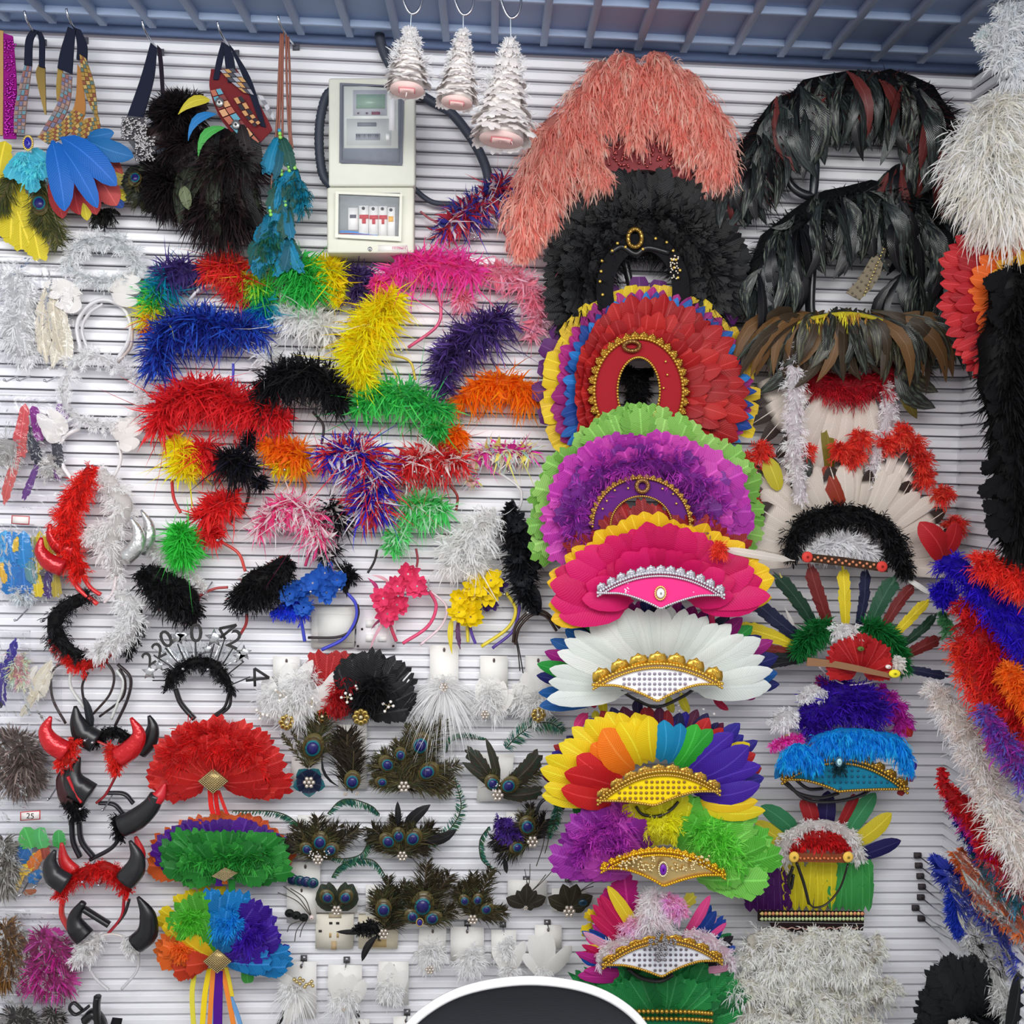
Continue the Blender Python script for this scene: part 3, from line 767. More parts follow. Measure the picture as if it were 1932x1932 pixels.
hb('orange feather headband drooping at the right of the green one', [[(868, 755, 22), (902, 735, 32), (945, 722, 36), (985, 735, 34), (1002, 758, 24)], [(862, 815, 22), (850, 835, 14)]], [(255, 128, 16), (248, 112, 12), (232, 104, 20)], hk=20, d=.05, n=700, down=1200, droop=.5)
hb('large red feather headband in the middle of the left columns', [(300, 806, 28), (308, 772, 36), (350, 747, 42), (400, 742, 42), (450, 762, 42), (500, 778, 36), (538, 792, 22)], [RED, (190, 34, 42), (216, 52, 56)], [([(442, 830), (448, 855), (444, 880)], (150, 30, 36), 2.6)], hk=30, d=.06, n=1000, down=1600)
hb('small yellow and red feather headband under the large red one', [(332, 832, 20), (350, 858, 34), (346, 892, 22), (385, 842, 26), (398, 880, 28)], [(250, 214, 30), (246, 206, 24), (240, 210, 40), RED, (200, 40, 46)], [([(324, 905), (328, 940), (341, 968)], (190, 44, 44), 3)], along=True, hk=16, d=.05)
hb('small black feather headband with blue tips and thin trailing feathers', [[(420, 866, 22), (446, 870, 36), (474, 882, 22)], [(474, 812, 6), (466, 845, 14)], [(490, 905, 16), (496, 918, 8)]], [BLK_, BLK_, (24, 26, 40)], [([(440, 900), (446, 940), (436, 985)], (40, 28, 28), 3), ([(462, 900), (470, 930), (458, 970)], (40, 28, 28), 3)], hk=12, d=.07)
hb('orange and yellow feather headband right of the small black one', [(500, 838, 16), (540, 853, 32), (575, 862, 28), (520, 880, 14)], [(250, 122, 20), (240, 110, 30), (250, 140, 20), (246, 206, 30)], [([(560, 885), (575, 910), (570, 940)], (170, 80, 50), 3)], hk=12, along=True, d=.05)
hb('red, white and blue feather headband in the middle of the wall', [(612, 862, 26), (655, 848, 40), (692, 868, 46), (708, 912, 46), (692, 955, 38), (722, 962, 24)], [(44, 44, 190), (40, 40, 170), (205, 44, 52), (232, 226, 232), (200, 50, 56)], hk=46, d=.065, n=800, down=700, hkw=11)
hb('red and white feather headband with a dark red hoop end', [(745, 882, 22), (780, 870, 34), (830, 864, 34), (872, 872, 26)], [(196, 44, 48), (205, 50, 50), (190, 36, 40), (236, 220, 216)], [([(848, 914), (863, 937), (860, 966)], (140, 40, 36), 2.6)], hk=24, d=.05, hkw=10)
hb('pastel pink, yellow and pale blue feather headband with white hoop', [[(895, 862, 20), (930, 850, 26), (965, 850, 28), (1002, 852, 24)], [(892, 905, 12), (886, 910, 6)]], [(226, 50, 160), (244, 226, 110), (244, 190, 200), (170, 214, 226), (240, 234, 226), (236, 210, 190)], [([(944, 893), (979, 920), (984, 943), (973, 980)], (226, 222, 224), 2.6)], hk=30, d=.04, hkw=9, n=350, down=400)
hb('red and green feather headband with a thin orange hoop', [[(380, 978, 26), (410, 955, 32), (442, 942, 26)], [(395, 1000, 22), (410, 1010, 14)]], [RED, (214, 56, 52)], [([(418, 1022), (450, 1044), (463, 1078)], (205, 70, 62), 3)], hk=12, d=.05)
hb('small bright green feather tuft hanging under the red feathers', [(335, 998, 18), (346, 1018, 32), (346, 1052, 22)], [(66, 196, 76), (56, 180, 66)], hk=10, d=.06)
hb('pink and white feather headband with curled white tips', [[(488, 1003, 20), (520, 962, 30), (560, 955, 34), (596, 985, 34), (604, 1025, 24)]], [(226, 60, 124), (236, 214, 218), (236, 206, 214), (240, 232, 230), (214, 80, 130)], [([(590, 1012), (584, 1040), (576, 1068)], (200, 60, 110), 3)], hk=34, d=.055, hkw=9)
hb('black and white mottled feather headband by the tricolour one', [[(622, 955, 26), (640, 985, 24)], [(624, 1030, 20), (610, 1050, 12)]], [BLK_, (30, 30, 34), (214, 208, 206)], [([(622, 1037), (630, 1055), (642, 1070)], (26, 26, 28), 3)], hk=18, d=.045)
hb('green feather headband with pale curled tips', [[(760, 962, 26), (800, 950, 36), (842, 966, 26)], [(752, 1000, 26), (738, 1038, 14)]], [(78, 190, 98), (92, 200, 112), (190, 224, 196)], [([(712, 1037), (706, 1060), (694, 1081)], (40, 36, 36), 2.4), ([(785, 1035), (788, 1055), (786, 1070)], (150, 60, 70), 2.4)], hk=24, d=.05)
hb('white ostrich style feather headband left of the black flowers', [[(928, 975, 26), (902, 995, 38), (872, 1030, 44), (850, 1072, 30)], [(900, 1062, 28), (890, 1050, 24)]], [(236, 234, 230), (226, 224, 222)], hk=20, d=.06, n=700, down=2600, w=2.2)
hb('red, white and blue feather headband beside the meter box', [(832, 442, 20), (862, 410, 32), (902, 388, 38), (936, 364, 34), (952, 338, 22)], [(190, 44, 58), (60, 60, 160), (222, 214, 222), (40, 50, 120), (180, 50, 70)], [([(940, 425), (958, 450), (957, 475)], (176, 60, 70), 2.4), ([(793, 399), (815, 415), (842, 420)], (170, 80, 90), 2)], hk=40, d=.05, hkw=10, n=350, down=400)

# flower headbands
def flower(root, px, py, r, m, d, n=11):
    for ring, (k, rr, lift) in enumerate(((n, 1.0, .005), (6, .62, .016))):
        for i in range(k):
            a = 2 * math.pi * (i + R.uniform(-.25, .25)) / k
            feather(root, (px + math.cos(a) * r * .08, py + math.sin(a) * r * .08), (px + math.cos(a) * r * rr * R.uniform(.8, 1.15), py + math.sin(a) * r * rr * R.uniform(.8, 1.15)), r * .55, m, d + lift * .6, d + lift + R.uniform(-.008, .012), 'petal', R.uniform(-.1, .1), -.12, 0.0, R.uniform(-.4, .4), 'petal', cup=-.15)
def flower_band(label, pts, color, hoops, extra=None, d=.055, r=24):
    t = thing('flower_headband', label, 'headband', *pts[0], 0.0)
    m = vane_mat('petal_%d' % color[0], color, stripe=.05, rachis=.9, rough=.6)
    for p in pts: flower(t, p[0], p[1], r * R.uniform(.85, 1.15), m, d + R.uniform(-.012, .012))
    for h in hoops: hoop(t, h[0], h[1], h[2] if len(h) > 2 else 3.4, d=.035)
    if extra: extra(t)
    return t
def exb(t):
    b = MB(); fluff(b, [(520, 1155, 14), (545, 1145, 22), (575, 1150, 26)], [(36, 50, 190), (30, 70, 200)], n=600, d=.04, w=1.6); fluff(b, [(650, 1070, 18), (660, 1095, 24)], [BLK_], n=500, d=.035, w=2); b.obj('feather_trim', t, kind='stuff')
flower_band('royal blue silk flower headband with blue hoop', [(613, 1081), (636, 1094), (616, 1118), (567, 1112), (547, 1120), (573, 1146), (590, 1100)], (44, 104, 200), [([(651, 1115), (671, 1139), (671, 1170), (648, 1205), (607, 1226)], (64, 70, 190)), ([(564, 1156), (570, 1180), (575, 1210)], (60, 70, 180)), ([(674, 1140), (676, 1160), (664, 1188), (636, 1202), (581, 1203)], (36, 26, 28), 2.6)], exb)
def exp_(t):
    for a, b_, m in (((713, 1115), (693, 1090), (190, 60, 120)), ((728, 1165), (700, 1188), (150, 60, 100)), ((740, 1160), (697, 1235), (226, 170, 184)), ((735, 1100), (700, 1085), (236, 180, 190))):
        feather(t, a, b_, 7, vane_mat('%d_%d_%d' % m, m), .04, .045, 'hackle', .1)
flower_band('hot pink silk flower headband with pink hoop', [(770, 1083), (787, 1106), (750, 1106), (723, 1129), (749, 1141), (731, 1158)], (240, 70, 118), [([(810, 1115), (823, 1144), (807, 1182), (760, 1214)], (220, 74, 116)), ([(734, 1170), (740, 1190), (748, 1210)], (190, 60, 90)), ([(813, 1115), (842, 1144), (834, 1179), (793, 1217)], (232, 208, 214), 2.4)], exp_)
def exy(t):
    feather(t, (853, 1165), (853, 1235), 9, vane_mat('yhang', (236, 214, 60)), .04, .045, 'hackle', .05); feather(t, (866, 1165), (868, 1223), 12, vane_mat('phang', (110, 70, 110)), .038, .04, 'sabre', .05, jag=.6)
    m = vane_mat('petal_behind', (84, 56, 130), stripe=.05)
    for p in ((909, 1136), (940, 1105), (890, 1095), (925, 1140)): flower(t, p[0], p[1], 18, m, .032, 7)
flower_band('yellow silk flower headband over purple petals', [(926, 1095), (897, 1107), (921, 1120), (868, 1129), (886, 1144), (866, 1155), (888, 1164)], (250, 222, 14), [([(955, 1118), (973, 1150), (958, 1185), (908, 1220)], (226, 206, 60)), ([(881, 1173), (882, 1190), (883, 1211)], (220, 200, 60)), ([(979, 1130), (979, 1153), (967, 1191), (929, 1223)], (84, 60, 150), 3), ([(884, 1170), (890, 1195), (897, 1214)], (90, 64, 160), 3)], exy)
t = thing('flower_headband', 'black silk flower and feather headband with two dark hoops', 'headband', 985, 1030, 0.0)
b = MB(); fluff(b, [(963, 952, 10), (966, 985, 26), (984, 1030, 36), (986, 1080, 32), (992, 1122, 22), (1014, 1150, 8)], [(20, 20, 23), (34, 36, 42)], n=900, d=.05, w=3.6, L=1.1, core=.7); b.obj('feather_trim', t, kind='stuff')
mk = vane_mat('petal_black', (34, 36, 42), stripe=.1)
for p in ((975, 990), (992, 1022), (978, 1050), (1000, 1070), (984, 1095)): flower(t, p[0], p[1], 26, mk, .06, 8)
feather(t, (972, 975), (966, 940), 12, mk, .05, .05, 'sabre'); feather(t, (1000, 1100), (1018, 1158), 26, mk, .05, .05, 'sabre')
for h in ([(968, 1212), (974, 1180), (1000, 1154), (1030, 1156), (1056, 1185)], [(972, 1216), (980, 1184), (1004, 1160), (1030, 1163), (1050, 1190)]): hoop(t, h, (52, 36, 30), 3, d=.045)
for h in ([(972, 1200), (978, 1235), (981, 1266)], [(975, 1205), (982, 1240), (987, 1270)]): hoop(t, h, (40, 34, 34), 1.2, d=.03, name='tie_cord')

# ------------------------------------------------------------------ halos, wings, horns and ears at the left
def wing(root, c, dirs, m, d=.04, w=24):
    for a, r0, r1 in dirs:
        feather(root, (c[0] + r0 * math.cos(math.radians(a)), c[1] - r0 * math.sin(math.radians(a))), (c[0] + r1 * math.cos(math.radians(a)), c[1] - r1 * math.sin(math.radians(a))), w, m, d, d + .012, 'goose', R.choice((-.1, .1)), .1, 0, R.uniform(-.2, .2), 'wing_feather')
WV = vane_mat('white_down', (244, 240, 236), stripe=.1, rachis=1.0)
def halo(label, ring, wl, wr_, hoops, cols, n=2200):
    t = thing('halo_headband', label, 'headband', *ring[0][:2], 0.0)
    b = MB(); fluff(b, ring, cols, n=n, d=.045, w=1.1, L=1.0, droop=.12, core=.3); b.obj('halo_ring', t, kind='stuff')
    wing(t, *wl, WV); wing(t, *wr_, WV)
    for h in hoops: hoop(t, h[0], h[1], h[2], d=.03)
    return t
t = halo('silvery white halo headband with angel wings, upper one', [(128, 505, 20), (145, 468, 24), (195, 452, 26), (240, 470, 24), (258, 505, 20), (230, 526, 20), (165, 528, 18), (128, 505, 20)], ((160, 556), [(166, 4, 82), (182, 8, 70), (200, 10, 60), (220, 12, 50)]), ((200, 550), [(38, 4, 66), (20, 6, 70), (2, 8, 66), (-18, 10, 64)]),
     [([(155, 668), (145, 618), (160, 585), (191, 566), (228, 577), (246, 610), (241, 647), (218, 682)], (214, 212, 214), 4), ([(166, 660), (155, 622), (168, 592), (194, 574)], (206, 204, 206), 3), ([(250, 622), (246, 655), (222, 684)], (190, 176, 170), 3)], [(222, 224, 226), (240, 240, 240), (200, 204, 206)])
halo('fluffy white halo headband with small angel wings, lower one', [(120, 738, 20), (133, 694, 22), (175, 672, 22), (220, 690, 20), (256, 715, 20), (266, 750, 18), (255, 786, 18), (215, 802, 18), (170, 798, 18), (130, 778, 20), (120, 738, 20)], ((126, 822), [(108, 4, 40), (126, 4, 62), (144, 4, 70), (166, 8, 50), (190, 10, 40)]), ((216, 832), [(66, 4, 46), (44, 4, 62), (22, 4, 58), (-2, 8, 48), (-26, 10, 36)]),
     [([(150, 808), (120, 825), (111, 854), (122, 885), (160, 931)], (238, 234, 234), 4), ([(222, 834), (228, 864), (217, 895), (191, 929)], (226, 222, 222), 3)], [(240, 238, 238), (226, 224, 226)])
def horn(root, pts, radii, color, d=.05, m=None, name='horn'):
    b = MB(); P = pxpath(pts, d, 16); rr = np.interp(np.linspace(0, 1, 16), np.linspace(0, 1, len(radii)), radii) * S(d)
    b.tube(P, rr, color, 10, .8); return b.obj(name, root, m or GLOSS, smooth=True)
def tuft(root, paths, cols, n=700, d=.045, w=1.3, name='fluff_trim', **k):
    b = MB()
    for p in paths: fluff(b, p, cols, n=n // len(paths), d=d, w=w, **k)
    return b.obj(name, root, kind='stuff')
FOIL = fibre_mat('foil_red', .25, .7, 0.0); FOIL.node_tree.nodes['Principled BSDF'].inputs['Metallic'].default_value = .35
crinkle(FOIL)
t = thing('horn_headband', 'red fluffy headband with shiny red devil horns', 'headband', 140, 1000, 0)
tuft(t, [[(172, 884, 20), (155, 920, 32), (132, 960, 32), (126, 1000, 34), (138, 1045, 30), (152, 1085, 20)]], [(208, 36, 30), (220, 50, 40)], 2000, .05)
horn(t, [(120, 1072), (92, 1060), (76, 1038), (78, 1014)], [17, 16, 11, 3], (190, 26, 34), .07, FOIL); horn(t, [(140, 1040), (112, 1032), (96, 1012), (94, 988)], [14, 13, 9, 3], (190, 26, 34), .05, FOIL)
hoop(t, [(132, 1085), (150, 1112), (184, 1140)], (222, 50, 50), 4.5, .045); hoop(t, [(152, 1080), (170, 1108), (190, 1122)], (214, 44, 46), 4, .04)
t = thing('horn_headband', 'white fluffy headband with silver horns', 'headband', 215, 960, 0)
tuft(t, [[(190, 888, 18), (216, 925, 32), (232, 962, 34), (208, 1010, 36), (214, 1050, 30), (222, 1085, 20)], [(160, 1015, 14), (190, 1000, 22)]], [(240, 236, 234), (228, 224, 222)], 2400, .05)
SILV = fibre_mat('foil_silver', .25, .7, 0.0); SILV.node_tree.nodes['Principled BSDF'].inputs['Metallic'].default_value = .8
crinkle(SILV)
horn(t, [(235, 1054), (258, 1030), (260, 1002), (246, 976)], [15, 15, 10, 2], (214, 214, 212), .075, SILV); horn(t, [(262, 1040), (280, 1015), (280, 988), (266, 962)], [14, 13, 9, 2], (205, 205, 205), .055, SILV)
hoop(t, [(220, 1085), (214, 1115), (197, 1137)], (232, 216, 216), 3, .045)
t = thing('fluffy_headband_set', 'black, white and red fluffy headbands hung together with thin hoops', 'headband', 170, 1180, 0)
tuft(t, [[(168, 1122, 20), (118, 1152, 26), (103, 1186, 28), (130, 1226, 24), (160, 1236, 14)], [(262, 1150, 14), (262, 1190, 14), (240, 1236, 14)]], [(24, 24, 26), (38, 38, 42)], 1800, .045, name='black_fluff')
tuft(t, [[(225, 1118, 26), (250, 1152, 30), (236, 1195, 30), (182, 1230, 22)]], [(240, 238, 236), (226, 224, 224)], 1500, .06, name='white_fluff')
tuft(t, [[(100, 1205, 14), (140, 1252, 18), (190, 1246, 18), (212, 1216, 14)]], [(205, 40, 36)], 900, .04, name='red_fluff')
for p, c, r in (([(129, 1246), (103, 1261), (96, 1287), (101, 1323), (124, 1365)], (52, 40, 40), 2.4), ([(199, 1246), (215, 1274), (207, 1310), (176, 1347)], (52, 40, 40), 2.4), ([(134, 1264), (134, 1297), (166, 1344)], (206, 208, 204), 3), ([(166, 1269), (155, 1297), (163, 1344)], (44, 36, 38), 2.4), ([(220, 1264), (233, 1292), (210, 1357)], (206, 208, 204), 3), ([(222, 1253), (246, 1279), (241, 1318), (217, 1370)], (40, 30, 32), 3), ([(226, 1262), (236, 1285), (230, 1318), (188, 1352)], (40, 30, 32), 2.4)):
    hoop(t, p, c, r, .03)
t = thing('cat_ear_headband', 'headband with big furry black cat ears edged in red', 'headband', 404, 1110, 0)
for nm, p in (('left', [(272, 1078, 22), (312, 1108, 40), (348, 1138, 36), (366, 1160, 20)]), ('right', [(450, 1132, 24), (482, 1112, 40), (518, 1088, 36), (543, 1060, 16)])):
    tuft(t, [[(a + (6 if nm == 'left' else -4), b_ + 6 if nm == 'left' else b_ - 8, r) for a, b_, r in p]], [(150, 44, 38)], 420, .03, name='red_edging', L=.8)
    tuft(t, [p], [(20, 20, 22), (28, 28, 31)], 2600, .055, 1.8, name='ear', core=.8, L=1.0)
hoop(t, [(372, 1150), (378, 1125), (404, 1111), (430, 1108)], (170, 60, 60), 2.6, .035); hoop(t, [(466, 1158), (464, 1178), (453, 1198)], (160, 50, 50), 3, .035)
tuft(thing('fluffy_headband', 'white marabou strip headband tucked behind the black cat ears', 'headband', 330, 1060, 0), [[(284, 1030, 12), (330, 1062, 22), (386, 1110, 12)]], [(236, 232, 230)], 1000, .03)
# the 2024 headband
t = thing('new_year_headband', 'black fluffy headband with 2024 numerals and silver stars on stalks', 'headband', 375, 1250, 0)
tuft(t, [[(318, 1298, 14), (325, 1275, 20), (350, 1256, 18), (376, 1248, 20), (406, 1256, 20), (428, 1285, 16), (436, 1306, 12)]], [(22, 22, 24), (34, 34, 38)], 1500, .05)
hoop(t, [(331, 1300), (342, 1328), (367, 1357)], (30, 28, 30), 5, .04); hoop(t, [(432, 1308), (424, 1334), (404, 1350)], (30, 28, 30), 3, .04); hoop(t, [(436, 1308), (432, 1334), (408, 1352)], (30, 28, 30), 3, .045)
GLIT = mat('glitter_black', (44, 42, 42), .5, bump=.5, scale=900, var=.3)
def digit(root, ch, px, py, size, rot, d):
    c = bpy.data.curves.new('numeral', 'FONT'); c.body = ch; c.size = size * S(d); c.extrude = .0015; c.offset = .0004; c.align_x = 'CENTER'; c.align_y = 'CENTER'; c.resolution_u = 3
    o = bpy.data.objects.new('numeral', c); col.objects.link(o); bpy.context.view_layer.update()
    me = bpy.data.meshes.new_from_object(o.evaluated_get(bpy.context.evaluated_depsgraph_get())); bpy.data.objects.remove(o)
    o = bpy.data.objects.new('numeral', me); o.rotation_euler = (math.pi / 2, -math.radians(rot), 0); o.data.materials.append(GLIT)
    o.parent = root; o.location = at(px, py, d) - base_of(root); col.objects.link(o)
for ch, x, y, s_, rt in (('2', 281, 1244, 38, 35), ('2', 300, 1228, 42, 28), ('0', 314, 1207, 46, 24), ('0', 370, 1196, 50, 0), ('2', 442, 1208, 50, -24)):
    digit(t, ch, x, y, s_, rt, .07)
for a, e in (((330, 1262), (290, 1236)), ((340, 1256), (312, 1222)), ((350, 1250), (335, 1215)), ((370, 1245), (369, 1212)), ((395, 1250), (404, 1215)), ((415, 1262), (440, 1222)), ((430, 1272), (460, 1248)), ((436, 1292), (472, 1277)), ((316, 1284), (288, 1284)), ((408, 1254), (424, 1205))):
    hoop(t, [a, e], (34, 32, 34), 1.3, .06, 'stalk', n=6)
for q in ([(464, 1284), (508, 1279), (480, 1261), (481, 1295)], [(416, 1203), (446, 1179), (414, 1186), (425, 1206)]):
    b = MB()
    for i in range(3): b.tube([at(*q[min(i, 1) if i < 2 else 2], .07), at(*q[i + 1], .07)], 2.6 * S(.07), (44, 42, 42), 6)
    b.obj('numeral', t, GLIT)
def star(root, px, py, r, d):
    b = MB(); P = [at(px + math.sin(i * math.pi / 5) * (r if i % 2 == 0 else r * .45), py - math.cos(i * math.pi / 5) * (r if i % 2 == 0 else r * .45), d) for i in range(10)]
    b.poly(P, (206, 208, 210), .0015); b.obj('star', root, SILV)
for x, y, r in ((334, 1202, 17), (404, 1204, 19), (460, 1232, 16), (282, 1268, 16), (345, 1200, 14), (452, 1240, 13), (392, 1225, 12), (300, 1256, 12)): star(t, x, y, r, .058)
b = MB(); rt = np.array([at(340 + R.uniform(-20, 90), 1250 + R.uniform(-10, 12), .05) for _ in range(120)]); dr = rt - at(375, 1300, .05); b.strands(rt, dr, .05, .0012, pick([(205, 210, 214)], 120), 0, .3); b.obj('tinsel', t, SILV, kind='stuff')
# red foil horns with black horns behind
t = thing('horn_headband', 'black devil horn headband peeking out behind the red foil horns', 'headband', 215, 1375, 0)
horn(t, [(182, 1400), (158, 1385), (146, 1360), (142, 1332)], [22, 22, 14, 3], (26, 26, 28), .05); horn(t, [(262, 1418), (282, 1395), (288, 1372), (281, 1350)], [16, 16, 11, 3], (26, 26, 28), .05)
tuft(t, [[(178, 1400, 18), (215, 1378, 14), (250, 1400, 16)]], [(24, 24, 26)], 800, .04); feather(t, (172, 1380), (160, 1316), 14, mk, .04, .04, 'sabre', .05)
t = thing('horn_headband', 'headband with wrinkled shiny red foil horns and red fluff', 'headband', 170, 1395, 0)
horn(t, [(126, 1420), (98, 1402), (86, 1378), (96, 1352)], [20, 19, 13, 3], (206, 28, 36), .08, FOIL); horn(t, [(222, 1430), (248, 1412), (262, 1385), (247, 1354)], [20, 19, 13, 3], (206, 28, 36), .08, FOIL)
tuft(t, [[(140, 1398, 18), (124, 1432, 20), (112, 1445, 12)], [(205, 1408, 16), (222, 1430, 22), (216, 1456, 12)]], [(220, 50, 40), (205, 40, 34)], 1200, .075)
hoop(t, [(140, 1402), (175, 1397), (205, 1408)], (190, 60, 60), 2.4, .05); hoop(t, [(220, 1462), (200, 1498), (182, 1515)], (150, 40, 46), 2.6, .04)
t = thing('horn_headband', 'black devil horn headband with red tips and black fluff', 'headband', 180, 1515, 0)
horn(t, [(170, 1500), (148, 1485), (138, 1462), (150, 1428)], [24, 24, 17, 3], (26, 26, 29), .06); horn(t, [(138, 1520), (126, 1495), (118, 1470), (122, 1448)], [18, 18, 12, 3], (60, 22, 26), .045); horn(t, [(228, 1560), (258, 1545), (284, 1522), (296, 1500)], [21, 21, 17, 13], (30, 30, 33), .075)
horn(t, [(290, 1512), (302, 1500), (312, 1478)], [15, 12, 2], (200, 34, 46), .075, name='red_horn_tip')
tuft(t, [[(128, 1510, 16), (145, 1530, 22), (150, 1545, 12)], [(222, 1540, 16), (224, 1565, 18), (230, 1585, 8)]], [(22, 22, 25)], 1100, .055)
for p, r in (([(149, 1551), (154, 1587), (176, 1617)], 5), ([(135, 1549), (138, 1587), (151, 1617)], 5), ([(228, 1579), (209, 1601), (170, 1622)], 4), ([(187, 1515), (215, 1518), (234, 1538)], 4), ([(200, 1496), (234, 1498), (252, 1516)], 4)): hoop(t, p, (30, 28, 34), r, .035)
hoop(t, [(128, 1465), (140, 1490), (154, 1514)], (190, 30, 40), 3, .075, 'red_piping')
t = thing('horn_headband', 'red fluffy headband with matte black horns', 'headband', 180, 1645, 0)
tuft(t, [[(112, 1690, 16), (128, 1660, 22), (160, 1646, 22), (200, 1638, 24), (226, 1655, 22), (242, 1684, 14)]], [(206, 36, 34), (190, 28, 30)], 1700, .05)
horn(t, [(126, 1668), (102, 1652), (95, 1628), (104, 1604)], [20, 19, 13, 3], (34, 34, 37), .08); horn(t, [(236, 1662), (254, 1640), (258, 1614), (245, 1586)], [21, 20, 13, 3], (34, 34, 37), .08)
horn(t, [(140, 1645), (122, 1625), (116, 1590)], [14, 12, 3], (200, 36, 40), .045, name='red_horn'); horn(t, [(248, 1640), (264, 1612), (256, 1578)], [12, 11, 3], (200, 36, 40), .045, name='red_horn')
for p, c, r in (([(118, 1700), (118, 1730), (146, 1775)], (196, 50, 46), 5), ([(234, 1697), (229, 1730), (204, 1762)], (176, 36, 50), 3), ([(244, 1697), (236, 1722), (222, 1742)], (40, 36, 38), 3)): hoop(t, p, c, r, .04)
t = thing('horn_headband', 'white marabou headband with glossy black horns', 'headband', 205, 1775, 0)
tuft(t, [[(188, 1768, 16), (164, 1790, 28), (146, 1810, 18)], [(242, 1768, 14), (250, 1795, 18)]], [(236, 232, 230), (222, 218, 216)], 1600, .05)
horn(t, [(256, 1782), (278, 1760), (278, 1725), (260, 1692)], [19, 20, 15, 3], (20, 20, 24), .07); horn(t, [(160, 1768), (145, 1750), (142, 1728), (158, 1702)], [20, 19, 12, 6], (24, 24, 28), .06)
hoop(t, [(158, 1715), (182, 1730), (206, 1745)], (26, 26, 28), 6, .06, 'black_stub'); hoop(t, [(180, 1768), (212, 1762), (242, 1770)], (214, 206, 200), 2, .045)
for p in ([(162, 1815), (180, 1845), (205, 1868)], [(262, 1800), (258, 1832), (230, 1866)]): hoop(t, p, (206, 204, 206), 2.6, .035)
t = thing('bow_headband', 'black headband with ribbon loops cut off by the lower frame edge', 'headband', 180, 1900, 0)
hoop(t, [(155, 1905), (140, 1892), (131, 1902), (142, 1914), (158, 1906), (168, 1898)], (26, 26, 28), 3, .05); hoop(t, [(184, 1880), (182, 1905), (188, 1960)], (24, 24, 26), 7, .05, 'ribbon'); hoop(t, [(160, 1925), (176, 1912), (192, 1930), (196, 1965)], (24, 24, 26), 9, .04, 'ribbon')
b = MB(); b.poly([at(*p, .05) for p in ((212, 1920), (231, 1922), (222, 1965), (198, 1965))], (28, 28, 30)); b.obj('ribbon_end', t, CLOTH)
# ------------------------------------------------------------------ headdresses and tiaras, centre column
def V(c, tip=None, **k):
    key = '%d_%d_%d' % tuple(c) + ('_%d%d%d' % tuple(tip) if tip else '') + ''.join('%s%s' % (a, b) for a, b in sorted(k.items()) if a != 'sheen') + ('s%d' % k['sheen'][0] if 'sheen' in k else '')
    return vane_mat(key, c, tip, **k)
GOLD, DGOLD, SILVER = (222, 178, 70), (170, 134, 62), (214, 212, 218)
def ell_pts(c, rx, ry, a0, a1, n=40):
    return [(c[0] + rx * math.cos(math.radians(a0 + (a1 - a0) * i / (n - 1))), c[1] - ry * math.sin(math.radians(a0 + (a1 - a0) * i / (n - 1)))) for i in range(n)]
def ribbonmesh(b, top, bot, d, color, bulge=0.0):
    """strip between two equally long photo polylines"""
    n = len(top); v = []
    for i in range(n):
        dd = d + bulge * (1 - (2 * i / (n - 1) - 1) ** 2)
        v += [at(*top[i], dd), at(*bot[i], dd)]
    f = []
    for i in range(n - 1): f += [(2 * i, 2 * i + 1, 2 * i + 3), (2 * i, 2 * i + 3, 2 * i + 2)]
    b.raw(v, f, color)
    v2 = [q + np.array((0, .003, 0)) for q in v]
    b.raw(v2, [(a, c, b_) for a, b_, c in f], color)
def crown(root, Lp, Rp, T, Vb, color, trimc, d, scal=(7, 20), tr=3.0, dots=None, inset=10, low=None, bulge=.02, glit=False, flat=.5):
    n = 41
    def topc(u):
        x = Lp[0] + (Rp[0] - Lp[0]) * u; k = 4 * u * (1 - u)
        return (x, Lp[1] + (Rp[1] - Lp[1]) * u - k * ((Lp[1] + Rp[1]) / 2 - T[1]))
    def botc(u):
        um = (Vb[0] - Lp[0]) / (Rp[0] - Lp[0]); q = u / um if u < um else (1 - u) / (1 - um)
        x = Lp[0] + (Rp[0] - Lp[0]) * u
        b0 = Lp[1] if u < um else Rp[1]
        e = 0 if q < .3 else ((q - .3) / .7)
        return (x, b0 + 1 + (Vb[1] - b0) * (e ** 1.5))
    us = [i / (n - 1) for i in range(n)]
    top = [topc(u) for u in us]; bot = [botc(u) for u in us]
    b = MB(); ribbonmesh(b, top, bot, d, color, bulge); b.obj('crown_panel', root, CLOTH if not glit else METAL_T, smooth=False)
    b3 = lambda P, dz: [(p[0], p[1], d + dz + bulge * (1 - (2 * i / (len(P) - 1) - 1) ** 2)) for i, p in enumerate(P)]
    trim(root, b3(top[::4], .004), trimc, tr * 1.35, d, 'upper_braid', scallop=(scal[0], scal[1], ((Lp[0] + Rp[0]) / 2, Vb[1] + 260)) if scal else None, n=70)
    trim(root, b3([(p[0], p[1] + tr * 2.4) for p in top[::4]], .004), trimc, tr, d, 'inner_braid', n=70)
    trim(root, b3(bot[::2], .005), trimc, tr, d, 'lower_braid', n=90)
    if dots:
        sp, r, dc = dots; P = []
        y = T[1]
        while y < Vb[1]:
            x = Lp[0]
            while x < Rp[0]:
                u = (x - Lp[0]) / (Rp[0] - Lp[0])
                if topc(u)[1] + tr * 4.5 < y < botc(u)[1] - tr * 1.6: P.append(at(x, y, d + .0025 + bulge * (1 - (2 * u - 1) ** 2)))
                x += sp
            y += sp
        if P:
            b = MB(); b.balls(P, np.array((r, r * .3, r)) * S(d), dc); b.obj('sequin_dots', root, GLOSS, kind='stuff')
